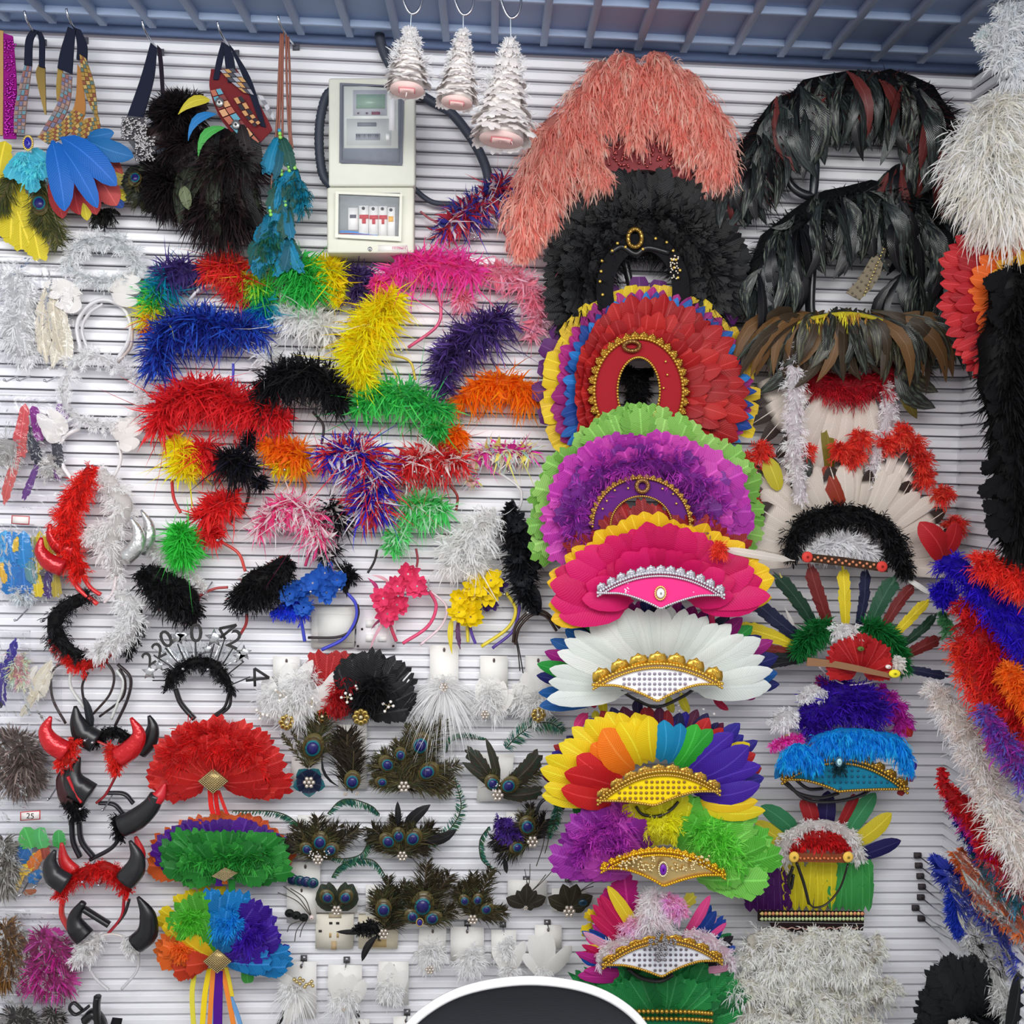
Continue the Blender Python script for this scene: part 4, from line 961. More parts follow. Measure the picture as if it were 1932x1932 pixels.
def horseshoe(root, c, ri, ro, a0, a1, color, trimc, d, scal=None, tr=3, gems=(), gr=3.2, med=None, inner=True):
    top = ell_pts(c, ro[0], ro[1], a0, a1, 48); bot = ell_pts(c, ri[0], ri[1], a0, a1, 48)
    b = MB(); ribbonmesh(b, top, bot, d, color); b.obj('face_frame', root, CLOTH)
    if trimc:
        trim(root, top[::2], trimc, tr * 1.3, d + .004, 'outer_braid', scallop=(scal[0], scal[1], c) if scal else None, n=100)
        if inner: trim(root, bot[::2], trimc, tr, d + .004, 'inner_braid', n=90)
    if gems: beads(root, gems, gr, (236, 196, 92), d + .006, 'rhinestones', METAL_T)
    if med:
        b = MB(); P = ell_pts(med[:2], med[2], med[3], 0, 360, 26); b.tube([at(*p, d + .008) for p in P], 4.2 * S(d), med[4] if len(med) > 4 else DGOLD, 6, cap=False); b.balls([at(*p, d + .012) for p in P[::2]], 2.6 * S(d), med[4] if len(med) > 4 else DGOLD); b.obj('medallion', root, METAL_T)

# coral ostrich headdress
t = thing('ostrich_headdress', 'coral pink ostrich plume headdress, topmost of the centre column', 'headdress', 1195, 270, 0)
COR = [(240, 160, 146), (244, 174, 162), (234, 142, 130), (242, 164, 150)]
for p in ([(1120, 262, 22), (1060, 226, 40), (1016, 290, 46), (996, 380, 46), (985, 452, 26)], [(1130, 275, 20), (1085, 235, 36), (1050, 300, 42), (1030, 380, 36), (1018, 430, 20)], [(1140, 232, 22), (1096, 182, 42), (1074, 240, 40), (1092, 305, 26)], [(1168, 205, 24), (1136, 130, 40), (1112, 190, 42), (1122, 275, 26)], [(1192, 195, 26), (1184, 112, 36), (1160, 150, 38), (1150, 222, 24)], [(1212, 192, 26), (1238, 108, 36), (1262, 168, 40), (1266, 245, 24)], [(1238, 202, 26), (1292, 148, 40), (1316, 220, 40), (1306, 296, 22)], [(1260, 232, 24), (1334, 208, 40), (1356, 285, 38), (1330, 338, 22)], [(1280, 262, 22), (1350, 272, 32), (1372, 335, 26)], [(1198, 195, 28), (1208, 128, 38), (1204, 190, 42), (1196, 262, 22)], [(1108, 300, 22), (1122, 325, 32), (1150, 336, 14)], [(1000, 410, 34), (984, 480, 12)], [(1230, 190, 26), (1250, 130, 36), (1282, 190, 38), (1290, 270, 22)]):
    b = MB(); fluff(b, p, COR, n=1500, d=.075, L=1.2, w=1.8, droop=.75, curl=.5, lean=.3, core=.42, fan=(0, -.1, -.35)); b.obj('plume', t, kind='stuff')
b = MB(); ribbonmesh(b, ell_pts((1215, 345), 92, 92, 0, 180, 30), ell_pts((1215, 350), 50, 30, 0, 180, 30), .05, (140, 70, 74)); b.obj('sequin_panel', t, CLOTH)
beads(t, [(1215 + R.uniform(-70, 60), 340 - R.uniform(25, 75)) for _ in range(70)], 3, (186, 96, 96), .055, 'sequins', METAL_T)

# black headdress
t = thing('feather_headdress', 'matte black feather headdress with gold stones round the opening', 'headdress', 1215, 530, 0)
bk = V((25, 26, 29), stripe=.3, rachis=1.0); bk2 = V((16, 16, 18), stripe=.3, rachis=1.0)
tb = [(215, 175), (200, 180), (185, 186), (160, 192), (130, 206), (110, 218), (90, 222), (60, 216), (30, 205), (10, 198), (-12, 192)]
fan(t, (1215, 545), -16, 212, 48, 95, tb, 44, [bk, bk2], .05, .085, 'blunt', .35, .04)
fan(t, (1215, 545), -14, 200, 36, 75, [(a, r * .82) for a, r in tb], 40, [bk, bk2], .06, .1, 'blunt', .35, .06)
fan(t, (1215, 545), -14, 200, 28, 60, [(a, r * .6) for a, r in tb], 38, [bk, bk2], .07, .105, 'blunt', .35, .06)
b = MB(); q = ell_pts((1215, 545), 122, 132, -15, 200, 12); fluff(b, [(x, y, 62) for x, y in q], [(22, 22, 25), (32, 32, 36)], n=3000, d=.06, w=2.4, L=1.1, core=.6); b.obj('down', t, kind='stuff')
horseshoe(t, (1213, 548), (56, 76), (88, 108), -20, 200, (24, 24, 27), None, .11, gems=[(1165, 459), (1155, 473), (1136, 492), (1134, 512), (1132, 531), (1137, 556), (1180, 466), (1213, 470), (1237, 450), (1258, 457), (1270, 473), (1275, 490), (1283, 510), (1279, 524), (1272, 505), (1268, 490)], gr=3.6, med=(1198, 449, 13, 17))
beads(t, [(1273 + R.uniform(-8, 8), 490 + R.uniform(-8, 44)) for _ in range(26)], 2.2, (225, 215, 200), .118, 'rhinestones', METAL_T)
hoop(t, [(1172, 470), (1182, 510), (1192, 550)], (26, 26, 28), 7, .06, 'strap'); hoop(t, [(1150, 478), (1172, 466), (1198, 480), (1220, 468), (1262, 478)], (26, 26, 28), 6, .108, 'brow_edge')
# red headdress with rainbow rims
t = thing('feather_headdress', 'big red feather headdress rimmed with blue, magenta and yellow tips', 'headdress', 1205, 735, 0)
C_ = (1205, 738)
yel = [(232, 170), (215, 192), (200, 190), (180, 182), (160, 182), (135, 186), (110, 196), (90, 199), (60, 210), (40, 216), (10, 226), (-20, 228), (-35, 215)]
fan(t, C_, 20, 200, 14, 120, [(a, r + 14) for a, r in yel], 40, V((96, 38, 110)), .07, .08, 'blunt', 0, .04, name='purple_feather')
fan(t, C_, -25, 222, 34, 110, yel, 34, [V((236, 204, 40)), V((226, 190, 50))], .075, .1, 'blunt', 0, .03, name='yellow_feather')
mag = [(232, 165), (215, 178), (200, 172), (180, 160), (160, 162), (135, 172), (110, 186), (90, 193), (60, 202), (40, 208), (10, 216), (-20, 217), (-35, 205)]
fan(t, C_, -25, 222, 36, 100, mag, 36, [V((176, 38, 130)), V((150, 30, 116))], .085, .11, 'goose', 0, .03, name='magenta_feather')
blu = [(232, 180), (215, 170), (200, 152), (180, 138), (160, 144), (135, 158), (110, 176), (90, 188), (60, 198), (40, 205), (10, 215), (-20, 222), (-35, 214)]
fan(t, C_, -36, 226, 40, 90, blu, 26, [V((28, 96, 176)), V((40, 130, 210)), V((30, 70, 150))], .095, .12, 'goose', 0, .035, name='blue_feather')
redt = [(236, 175), (215, 140), (200, 122), (180, 116), (160, 124), (135, 142), (110, 168), (90, 180), (60, 190), (40, 196), (10, 203), (-20, 206), (-40, 205)]
rv = [V((176, 28, 30)), V((160, 24, 28)), V((190, 36, 34))]
fan(t, C_, -42, 236, 44, 84, redt, 46, rv, .1, .135, 'goose', 0, .04, name='red_feather', bow=.12, roll=.4)
fan(t, C_, -46, 236, 34, 80, [(a, max(105, r * .82)) for a, r in redt], 42, rv, .115, .15, 'goose', 0, .05, name='red_feather', bow=.12, roll=.4)
fan(t, C_, -48, 130, 22, 80, [(a, max(100, r * .66)) for a, r in redt], 40, rv, .125, .155, 'goose', 0, .05, name='red_feather', bow=.12, roll=.4)
horseshoe(t, (1205, 738), (40, 64), (84, 100), -48, 232, (150, 32, 40), (196, 152, 60), .15, scal=(26, 13), tr=3.2, gems=[(1256, 682), (1259, 707), (1252, 732), (1243, 755)], gr=2.6, med=(1192, 653, 15, 9, (150, 110, 60)))
b = MB(); fluff(b, [(1180, 700, 18), (1205, 730, 26), (1190, 775, 18)], [BLK_, (30, 28, 32)], n=700, d=.055, w=3, core=.8); fluff(b, [(1215, 705, 14), (1228, 700, 8)], [BLK_], n=200, d=.055, w=3); o = b.obj('black_tuft', t, kind='stuff')
# lime headdress, mostly hidden
t = thing('feather_headdress', 'lime green feather headdress showing round the edge of the purple one', 'headdress', 1215, 960, 0)
lm = [V((132, 190, 84)), V((118, 176, 74)), V((150, 200, 100))]
fan(t, (1215, 968), 20, 205, 26, 110, [(205, 220), (180, 212), (165, 215), (140, 190), (115, 196), (90, 200), (70, 190), (50, 195), (20, 225)], 60, lm, .13, .155, 'blunt', .5, .04)
fan(t, (1215, 968), -20, 25, 7, 150, 222, 44, lm, .12, .12, 'blunt', .5, .05)
fan(t, (1215, 968), 55, 125, 12, 100, 190, 52, lm, .14, .165, 'blunt', .5, .06)
# purple headdress
t = thing('feather_headdress', 'fluffy magenta and purple feather headdress with gold trimmed purple frame', 'headdress', 1212, 960, 0)
C_ = (1215, 978)
pu = [(205, 178), (190, 190), (170, 188), (150, 182), (120, 170), (90, 155), (60, 168), (40, 186), (20, 204), (5, 208), (-15, 198)]
mg = [V((190, 52, 170)), V((170, 44, 160)), V((206, 70, 178))]; pp = [V((126, 42, 144)), V((110, 36, 130))]
fan(t, C_, -18, 206, 34, 90, pu, 62, mg, .15, .18, 'blunt', .4, .05)
fan(t, C_, -18, 206, 28, 80, [(a, r * .84) for a, r in pu], 56, mg + pp, .16, .195, 'blunt', .4, .06)
fan(t, C_, -18, 206, 24, 80, [(a, r * .68) for a, r in pu], 48, pp, .17, .2, 'blunt', .4, .06)
b = MB(); fluff(b, [(x, y, 54) for x, y in ell_pts(C_, 132, 108, -12, 200, 12)], [(140, 46, 150), (116, 40, 140), (170, 60, 166)], n=2000, d=.185, w=1.5, L=.8, core=0, droop=.1); b.obj('down', t, kind='stuff')
horseshoe(t, (1210, 992), (58, 56), (92, 90), -5, 185, (92, 38, 112), (190, 150, 70), .2, scal=(24, 8), tr=2.6, gems=[(1160, 925), (1185, 921), (1250, 922), (1270, 932), (1145, 945), (1137, 960), (1276, 950)], gr=2.6, med=(1212, 917, 11, 11, (170, 128, 74)))
# dark red spiky tiara behind the hot pink one
t = thing('feather_tiara', 'dark red spiky feather tiara tucked behind the hot pink tiara', 'tiara', 1230, 1000, 0)
fan(t, (1245, 1150), 38, 145, 20, 80, [(145, 205), (120, 195), (95, 196), (80, 186), (60, 190), (38, 205)], 44, [V((160, 22, 26)), V((140, 16, 22))], .19, .2, 'blunt', .55, .07)
# hot pink tiara
def tiara(label, c, tables, wid, mats, d, crownargs, name='feather_tiara', extra=None, **k):
    t = thing(name, label, 'tiara', c[0], c[1], 0)
    for i, (a0, a1, n, r0, tab, w, mm, kk) in enumerate(tables): fan(t, c, a0, a1, n, r0, tab, w, mm, d + .012 * i, d + .03 + .01 * i, **kk)
    crown(t, *crownargs[0], d=d + .06, **crownargs[1])
    if extra: extra(t, d + .085)
    return t
hp = [V((208, 14, 94), stripe=.06, rachis=1.0), V((198, 12, 86), stripe=.06, rachis=1.0), V((218, 22, 106), stripe=.06, rachis=1.0)]
tp = [(195, 190), (180, 212), (170, 214), (155, 186), (140, 166), (120, 152), (90, 148), (60, 148), (40, 160), (22, 190), (8, 208), (-5, 190)]
def ex1(t, d):
    gem(t, 1246, 1119, 8, 10, (236, 232, 228), d, (244, 214, 130), 'pearl_gem')
    beads(t, [(1178 + R.uniform(0, 48), 1100 + R.uniform(0, 18)) for _ in range(26)] + [(1195, 1115), (1222, 1115), (1270, 1115), (1290, 1116), (1308, 1117), (1258, 1102)], 2.4, (250, 226, 236), d - .012, 'sequins', METAL_T)
    for x in (1150, 1336): b = MB(); b.poly([at(*p, .17) for p in ((x - 6, 1120), (x + 8, 1120), (x + 7 if x < 1200 else x + 14, 1180), (x - 4 if x < 1200 else x + 4, 1180))], (226, 60, 110)); b.obj('ribbon', t, CLOTH)
    b = MB(); b.poly([at(*p, .165) for p in ((1134, 1125), (1142, 1125), (1140, 1170), (1131, 1170))], (230, 214, 60)); b.obj('ribbon', t, CLOTH)
ys = [V((240, 196, 30), stripe=.08), V((230, 184, 24), stripe=.08)]
tiara('hot pink feather tiara with yellow edge and silver braided crown', (1246, 1136), [(-2, 192, 24, 100, [(a, r + (16 if 20 < a < 150 else 10)) for a, r in tp], 50, ys, {}), (-6, 190, 27, 60, tp, 58, hp, dict(rj=.04)), (2, 182, 18, 50, [(a, r * .72) for a, r in tp], 50, hp, {})], 0, 0, .2,
      (((1128, 1118), (1366, 1122), (1247, 1080), (1246, 1147), (232, 56, 130), SILVER), dict(scal=(13, 15), tr=2.8)), extra=ex1)
feather(None, (1430, 1040), (1375, 1028), 1, hp[0], .2, .2) if False else None
# white tiara and the coloured tips behind it
t = thing('feather_tiara', 'magenta, blue and green feather tiara hidden behind the white one', 'tiara', 1243, 1290, 0)
tw = [(190, 205), (180, 214), (165, 212), (150, 200), (130, 180), (110, 162), (90, 157), (70, 156), (50, 170), (25, 212), (10, 218), (-5, 200)]
fan(t, (1243, 1302), 0, 190, 30, 100, [(a, r + 14) for a, r in tw], 36, [V((150, 20, 120)), V((30, 34, 100)), V((24, 90, 160)), V((40, 150, 60)), V((26, 28, 60))], .14, .155, 'goose', 0, .05)
for p0, p1, w, c in (((1118, 1308), (1122, 1336), 18, (176, 20, 70)), ((1138, 1308), (1142, 1350), 18, (220, 206, 40)), ((1110, 1345), (1085, 1378), 20, (224, 60, 130)), ((1122, 1340), (1130, 1362), 16, (214, 200, 50)), ((1285, 1306), (1300, 1345), 18, (220, 206, 50)), ((1345, 1310), (1374, 1340), 14, (170, 20, 60)), ((1385, 1300), (1425, 1318), 14, (160, 20, 120)), ((1205, 1318), (1205, 1350), 20, (40, 30, 70)), ((1262, 1312), (1270, 1345), 16, (200, 190, 60))):
    feather(t, p0, p1, w, V(c), .13, .135, 'goose', .08, name='hanging_feather')
beads(t, [(1107, 1328), (1107, 1338), (1139, 1346), (1280, 1331), (1281, 1341), (1327, 1338), (1328, 1348), (1347, 1347)], 3.4, (236, 232, 230), .14, 'pearls')
wf = [V((238, 242, 236), stripe=.04, rachis=.92), V((230, 236, 230), stripe=.04, rachis=.92)]
tiara('white goose feather tiara with gold lace crown and white dotted panel', (1243, 1302), [(-2, 188, 24, 60, tw, 46, wf, dict(aj=1.0, rj=.04))], 0, 0, .17,
      (((1120, 1292), (1362, 1290), (1243, 1252), (1240, 1322), (240, 240, 242), GOLD), dict(scal=(7, 24), tr=3.2, dots=(9.6, 3.4, (150, 140, 158)))), extra=lambda t, d: hoop(t, [(1166, 1300), (1200, 1320), (1240, 1334), (1285, 1316), (1310, 1300)], (30, 28, 30), 3, .15, 'elastic'))
# rainbow tiara
t = thing('feather_tiara', 'navy, red and purple feather tiara hidden behind the rainbow one', 'tiara', 1240, 1500, 0)
fan(t, (1240, 1508), 10, 172, 28, 100, [(172, 224), (150, 214), (130, 198), (110, 180), (90, 172), (70, 176), (50, 196), (30, 212), (10, 206)], 34, [V((40, 30, 130)), V((50, 40, 150)), V((150, 30, 40)), V((30, 26, 80)), V((90, 20, 60))], .14, .15, 'goose', 0, .05)
rb = [(4, V((238, 208, 30))), (4, V((66, 34, 160))), (5, V((74, 40, 170))), (2, V((40, 160, 50))), (2, V((50, 176, 56))), (3, V((20, 140, 190))), (4, V((248, 220, 30))), (4, V((248, 130, 30))), (5, V((206, 30, 34)))]
t = thing('feather_tiara', 'rainbow goose feather tiara with gold crown and yellow dotted panel', 'tiara', 1240, 1490, 0)
yl = V((246, 218, 36), stripe=.08)
fan(t, (1240, 1508), 96, 182, 13, 90, [(182, 208), (165, 222), (150, 216), (130, 198), (110, 176), (96, 164)], 46, yl, .165, .18, 'goose', 0, .03)
fan(t, (1240, 1508), 20, 60, 5, 90, [(60, 176), (20, 208)], 40, [yl, V((200, 40, 40))], .16, .17, 'goose', 0, .03)
for a, r, w, c in ((-6, 205, 34, (246, 218, 40)), (-1, 190, 30, (240, 200, 30)), (8, 196, 40, (68, 34, 160)), (18, 205, 44, (74, 40, 172)), (30, 200, 46, (66, 34, 160)), (41, 190, 46, (70, 38, 166)), (52, 168, 40, (44, 160, 50)), (62, 160, 44, (56, 180, 56)), (73, 150, 40, (24, 140, 190)), (85, 150, 44, (30, 150, 200)), (96, 158, 44, (246, 216, 30)), (106, 160, 48, (248, 220, 36)), (116, 162, 44, (246, 216, 30)), (128, 168, 60, (250, 132, 30)), (140, 162, 56, (246, 124, 26)), (152, 172, 50, (206, 32, 36)), (164, 182, 50, (196, 28, 34)), (174, 182, 44, (206, 36, 36))):
    feather(t, (1240 + 70 * math.cos(math.radians(a)), 1508 - 70 * math.sin(math.radians(a))), (1240 + r * math.cos(math.radians(a)), 1508 - r * math.sin(math.radians(a))), w * 1.15, V(c, stripe=.08), .175, .205 + R.uniform(-.006, .006), 'goose', R.choice((-.06, .06)), .1, 0, R.uniform(-.15, .15))
crown(t, (1128, 1510), (1358, 1492), (1243, 1455), (1236, 1519), (246, 216, 30), (206, 166, 76), .215, scal=(9, 14), tr=3.2, dots=(10.2, 3.4, (150, 110, 40)))
hoop(t, [(1200, 1522), (1212, 1536), (1240, 1540), (1265, 1528), (1280, 1512)], (36, 34, 30), 3, .19, 'elastic')
# tricolour tiara
t = thing('feather_tiara', 'purple, yellow and lime feather tiara with gold sequin crown', 'tiara', 1250, 1640, 0)
C_ = (1252, 1655)
for a0, a1, n, r1, cc, pts in ((118, 178, 15, [(178, 205), (160, 206), (140, 190), (118, 158)], [(160, 50, 165), (140, 40, 150), (190, 70, 180)], [(1095, 1610, 44), (1130, 1570, 48), (1170, 1550, 44), (1150, 1610, 44)]), (70, 120, 13, 146, [(232, 224, 40), (222, 214, 30), (240, 232, 60)], [(1215, 1560, 34), (1255, 1545, 36), (1275, 1570, 34)]), (-6, 72, 20, [(72, 150), (50, 180), (30, 200), (10, 210), (-6, 190)], [(110, 200, 70), (130, 212, 90), (92, 186, 60)], [(1320, 1560, 40), (1360, 1590, 44), (1380, 1625, 40)])):
    fan(t, C_, a0, a1, n, 70, r1, 56, [V(c) for c in cc], .155, .185, 'blunt', .45, .06)
    fan(t, C_, a0, a1, max(5, n // 2), 60, [(q[0], q[1] * .75) for q in r1] if isinstance(r1, list) else r1 * .75, 54, [V(c) for c in cc], .165, .195, 'blunt', .45, .06)
    b = MB(); fluff(b, pts, cc, n=1500 if a1 != 120 else 500, d=.185, w=1.4, L=.9, core=0, droop=.05); b.obj('down', t, kind='stuff')
crown(t, (1135, 1638), (1368, 1650), (1252, 1606), (1253, 1671), (214, 186, 122), (232, 182, 40), .2, scal=(17, 9), tr=3.2, glit=True)
beads(t, [p for p in [(1165 + R.uniform(0, 175), 1614 + R.uniform(0, 32)) for _ in range(150)] if abs(p[0] - 1252) > 14 and p[1] < 1640 + 12 * (1 - abs(p[0] - 1252) / 60 if abs(p[0] - 1252) < 60 else 0)], 2.8, (236, 214, 160), .224, 'sequins', METAL_T)
gem(t, 1251, 1640, 6.5, 11, (116, 30, 170), .232, (240, 226, 180), 'purple_gem')
for p0, p1 in (((1110, 1545), (1080, 1520)), ((1115, 1560), (1068, 1560))): feather(t, p0, p1, 20, V((40, 120, 56)), .14, .145, 'petal')
# multicoloured tiara with white and pink down
t = thing('feather_tiara', 'multicolour tiara with white and pink down, dotted panel and silver cross', 'tiara', 1248, 1800, 0)
C_ = (1250, 1838)
fan(t, C_, 122, 182, 22, 60, [(182, 156), (165, 160), (150, 164), (135, 176), (122, 186)], 24, [V((20, 90, 180)), V((226, 60, 140)), V((240, 214, 50)), V((190, 40, 140)), V((40, 130, 210)), V((240, 170, 200)), V((24, 60, 140)), V((200, 30, 90))], .13, .16, 'goose', 0, .06)
fan(t, C_, 5, 62, 18, 60, [(62, 170), (40, 150), (20, 140), (5, 140)], 24, [V((30, 70, 160)), V((236, 80, 150)), V((30, 110, 60)), V((240, 170, 200)), V((24, 60, 140)), V((36, 30, 40))], .13, .16, 'goose', 0, .06)
for p0, p1, w, c in (((1185, 1740), (1178, 1655), 60, (190, 26, 130)), ((1165, 1760), (1150, 1680), 50, (180, 24, 120)), ((1120, 1745), (1098, 1760), 26, (240, 214, 40)), ((1130, 1740), (1108, 1720), 24, (236, 206, 40)), ((1270, 1720), (1310, 1690), 30, (214, 206, 70))): feather(t, p0, p1, w, V(c), .13, .15, 'blunt', 0, .1, .5)
b = MB(); fluff(b, [(1240, 1690, 30), (1228, 1730, 42), (1240, 1770, 44)], [(236, 222, 224), (226, 208, 214)], n=2200, d=.17, w=1.3); fluff(b, [(1255, 1700, 22), (1275, 1708, 26), (1285, 1725, 18)], [(246, 150, 200), (240, 180, 210)], n=800, d=.18, w=1.5); fluff(b, [(1180, 1755, 22), (1200, 1740, 24)], [(240, 170, 200)], n=500, d=.17); b.obj('down', t, kind='stuff')
b = MB(); fluff(b, [(1128, 1815, 16), (1150, 1790, 22), (1190, 1775, 26), (1215, 1768, 24)], [(232, 220, 216), (240, 200, 214)], n=1100, d=.175); fluff(b, [(1290, 1765, 22), (1330, 1770, 22), (1365, 1795, 22), (1382, 1820, 14)], [(240, 210, 222), (236, 226, 226)], n=1100, d=.17); b.obj('side_down', t, kind='stuff')
feather(t, (1360, 1810), (1350, 1870), 26, V((236, 228, 224)), .14, .14, 'blunt', 0, .1, .5)
crown(t, (1138, 1820), (1362, 1812), (1250, 1772), (1248, 1842), (228, 230, 238), (206, 160, 60), .19, scal=(9, 10), tr=3.0, dots=(9.8, 3.2, (110, 100, 110)))
b = MB()
for x0, y0, x1, y1 in ((1238, 1756, 1258, 1815), (1224, 1772, 1275, 1788)):
    b.balls([at(R.uniform(x0, x1), R.uniform(y0, y1), .24) for _ in range(70)], 2.6 * S(.2), (150, 146, 148))
b.obj('cross_jewel', t, METAL_T); hoop(t, [(1185, 1828), (1210, 1845), (1245, 1850), (1270, 1838)], (30, 30, 30), 4, .165, 'elastic')
# green tiara at the bottom
t = thing('feather_tiara', 'deep green feather tiara at the bottom, partly hidden by the chair', 'tiara', 1250, 1900, 0)
gv = [V((34, 130, 66)), V((40, 146, 74)), V((28, 112, 58))]
fan(t, (1250, 1940), 12, 168, 26, 12, [(168, 175), (150, 190), (130, 150), (90, 125), (60, 135), (40, 160), (25, 165), (12, 150)], 44, gv, .12, .145, 'blunt', .3, .06); fan(t, (1250, 1940), 14, 160, 18, 8, [(160, 130), (90, 95), (14, 120)], 46, gv, .13, .16, 'blunt', .3, .06)
for y in (1908, 1922): trim(t, [(1180, y), (1240, y), (1300, y + 1), (1342, y + 4)], (190, 150, 60), 5, .165, 'gold_braid')
b = MB(); ribbonmesh(b, [(1170 + i * 18, 1926) for i in range(10)], [(1170 + i * 18, 1990) for i in range(10)], .16, (30, 110, 70)); b.obj('crown_panel', t, CLOTH)
# ------------------------------------------------------------------ right column
def coque(root, arch, n, mats, d, ln=(90, 140), w=26, jx=34, lean=0.0, name='coque_feather'):
    """glossy sickle feathers drooping off a photo polyline"""
    q = smooth_path(np.array(arch, float), 60)
    for i in range(n):
        a = q[R.randint(0, 59)]
        x0, y0 = a[0] + R.uniform(-jx, jx) * .6, a[1] + R.uniform(-8, jx)
        dx = R.uniform(-34, 34) + lean; L_ = R.uniform(*ln)
        feather(root, (x0, y0), (x0 + dx, y0 + L_), w * R.uniform(.7, 1.2), R.choice(mats), d + R.uniform(0, .04), d - .01 + R.uniform(0, .05), 'sabre', R.choice((-.18, -.1, .1, .18)), R.choice((.1, .2)), 0, R.uniform(-.7, .7), name)
CQ = [V((24, 26, 30), sheen=(120, 130, 116), rough=.32, spec=.5), V((30, 33, 34), sheen=(70, 84, 80), rough=.3, spec=.6), V((22, 23, 27), rough=.3, spec=.6)]
CQR = V((110, 50, 48), rough=.35)
t = thing('feather_headdress', 'glossy black and dark red rooster feather headdress, topmost at the right', 'headdress', 1590, 250, 0)
ar = [(1412, 300), (1440, 240), (1490, 180), (1550, 148), (1640, 135), (1715, 150), (1765, 200), (1785, 270)]
b = MB(); fluff(b, [(x, y + 40, 62) for x, y in ar], [(26, 27, 30), (30, 30, 34), (60, 34, 36)], n=1800, d=.05, w=3, L=1.0, core=.7, droop=.5); b.obj('down', t, kind='stuff')
coque(t, ar, 120, CQ + [CQ[1], CQR], .06, (95, 150), 26)
coque(t, [(1400, 330), (1425, 290), (1450, 260)], 22, CQ, .055, (70, 110), 24, 24)
coque(t, [(1690, 330), (1730, 290), (1770, 260)], 24, CQ + [CQR], .05, (90, 150), 26, 30)
horn(t, [(1536, 275), (1538, 310), (1536, 350), (1532, 385)], [4, 9, 9, 7], (30, 36, 42), .05, name='strap'); horn(t, [(1484, 320), (1492, 348), (1515, 366), (1550, 372)], [4, 8, 9, 8], (24, 26, 30), .05, name='strap')
t = thing('feather_headdress', 'glossy black rooster feather headdress with beige net panel, second down at the right', 'headdress', 1600, 470, 0)
ar = [(1440, 525), (1462, 450), (1520, 395), (1590, 360), (1670, 355), (1735, 390), (1775, 450), (1785, 540)]
b = MB(); fluff(b, [(x, y + 30, 60) for x, y in ar], [(28, 31, 32), (34, 36, 38)], n=1800, d=.06, w=3, L=1.0, core=.7, droop=.5); b.obj('down', t, kind='stuff')
coque(t, ar, 120, CQ, .075, (90, 145), 27)
coque(t, [(1425, 560), (1450, 510), (1480, 480)], 20, CQ, .07, (70, 110), 25, 22); coque(t, [(1700, 520), (1740, 500), (1780, 540)], 26, CQ, .065, (90, 150), 27, 26)
for p0, p1 in (((1470, 450), (1440, 470)), ((1500, 405), (1455, 430)), ((1760, 400), (1825, 395)), ((1770, 420), (1815, 440)), ((1640, 360), (1690, 420))): feather(t, p0, p1, 14, CQ[0], .09, .09, 'sabre', -.2)
b = MB(); ribbonmesh(b, [(1660, 462), (1650, 475), (1636, 500), (1618, 530), (1596, 552)], [(1672, 470), (1668, 490), (1660, 520), (1645, 545), (1622, 566)], .1, (128, 118, 100)); b.obj('net_panel', t, CLOTH)
beads(t, [(1664 - i * 9 + j * 7 + R.uniform(-1, 1), 470 + i * 11 + j * 6) for i in range(8) for j in range(4)], 2.2, (96, 88, 76), .103, 'net_dots'); beads(t, [(1667 - i * 2.6, 470 + i * 6.2) for i in range(15)], 2.2, (226, 206, 130), .106, 'rhinestones', METAL_T)
hoop(t, [(1534, 470), (1530, 520), (1528, 575), (1531, 600)], (30, 32, 36), 9, .055, 'strap')
# brown rooster headdress with white quills
t = thing('feather_headdress', 'brown and black rooster feather headdress with yellow top, red fluff and white quills', 'headdress', 1600, 640, 0)
qm = V((226, 214, 202), stripe=.1, rachis=1.05); qd = V((230, 218, 206), (60, 48, 44), stripe=.1, rachis=1.05)
for a, r in ((-62, 235), (-52, 245), (-43, 255), (-34, 258), (-25, 262), (-16, 262), (-7, 258), (3, 250), (12, 230)):
    a0 = math.radians(270 + a); feather(t, (1610 + 70 * math.cos(a0), 650 - 70 * math.sin(a0)), (1610 + r * math.cos(a0), 650 - r * math.sin(a0)), 36, qd if a < -30 else qm, .05, .06, 'quill', R.uniform(-.04, .04), .05, 0, R.uniform(-.2, .2), 'quill_feather')
tuft(t, [[(1516, 702, 26), (1560, 724, 36), (1610, 732, 38), (1660, 722, 36), (1690, 696, 24)]], [(168, 26, 38), (150, 20, 34)], 1800, .07, name='red_fluff', core=.7)
br = [V((48, 44, 36), sheen=(110, 112, 84), rough=.35, spec=.5), V((36, 36, 34), sheen=(90, 100, 88), rough=.3, spec=.5), V((112, 80, 46), rough=.45), V((64, 52, 38), rough=.4)]
fluff(b_ := MB(), [(1470, 655, 40), (1530, 645, 44), (1600, 640, 46), (1670, 650, 44), (1725, 690, 40)], [(52, 46, 38), (40, 38, 34), (84, 64, 40)], n=1300, d=.06, w=3, core=.7, droop=.6); b_.obj('down', t, kind='stuff')
for i in range(104):
    u = (i + .5) / 104; x0 = 1500 + 185 * u + R.uniform(-14, 14); y0 = 606 - 22 * math.sin(math.pi * u) + R.uniform(-6, 10)
    a = -1.0 + 2.05 * u + R.uniform(-.14, .14); L_ = (126 + 34 * abs(2 * u - 1)) * R.uniform(.7, 1.12)
    feather(t, (x0, y0), (x0 + math.sin(a) * L_, y0 + math.cos(a) * L_ * (.95 if u < .8 else 1.1)), 27 * R.uniform(.75, 1.2), R.choice(br), .085 + R.uniform(0, .03), .095 + R.uniform(0, .04), 'sabre', R.choice((-.16, .16)) if abs(a) < .5 else (-.25 if a < 0 else .25) * -1, R.choice((.12, .2)), 0, R.uniform(-.6, .6), 'coque_feather')
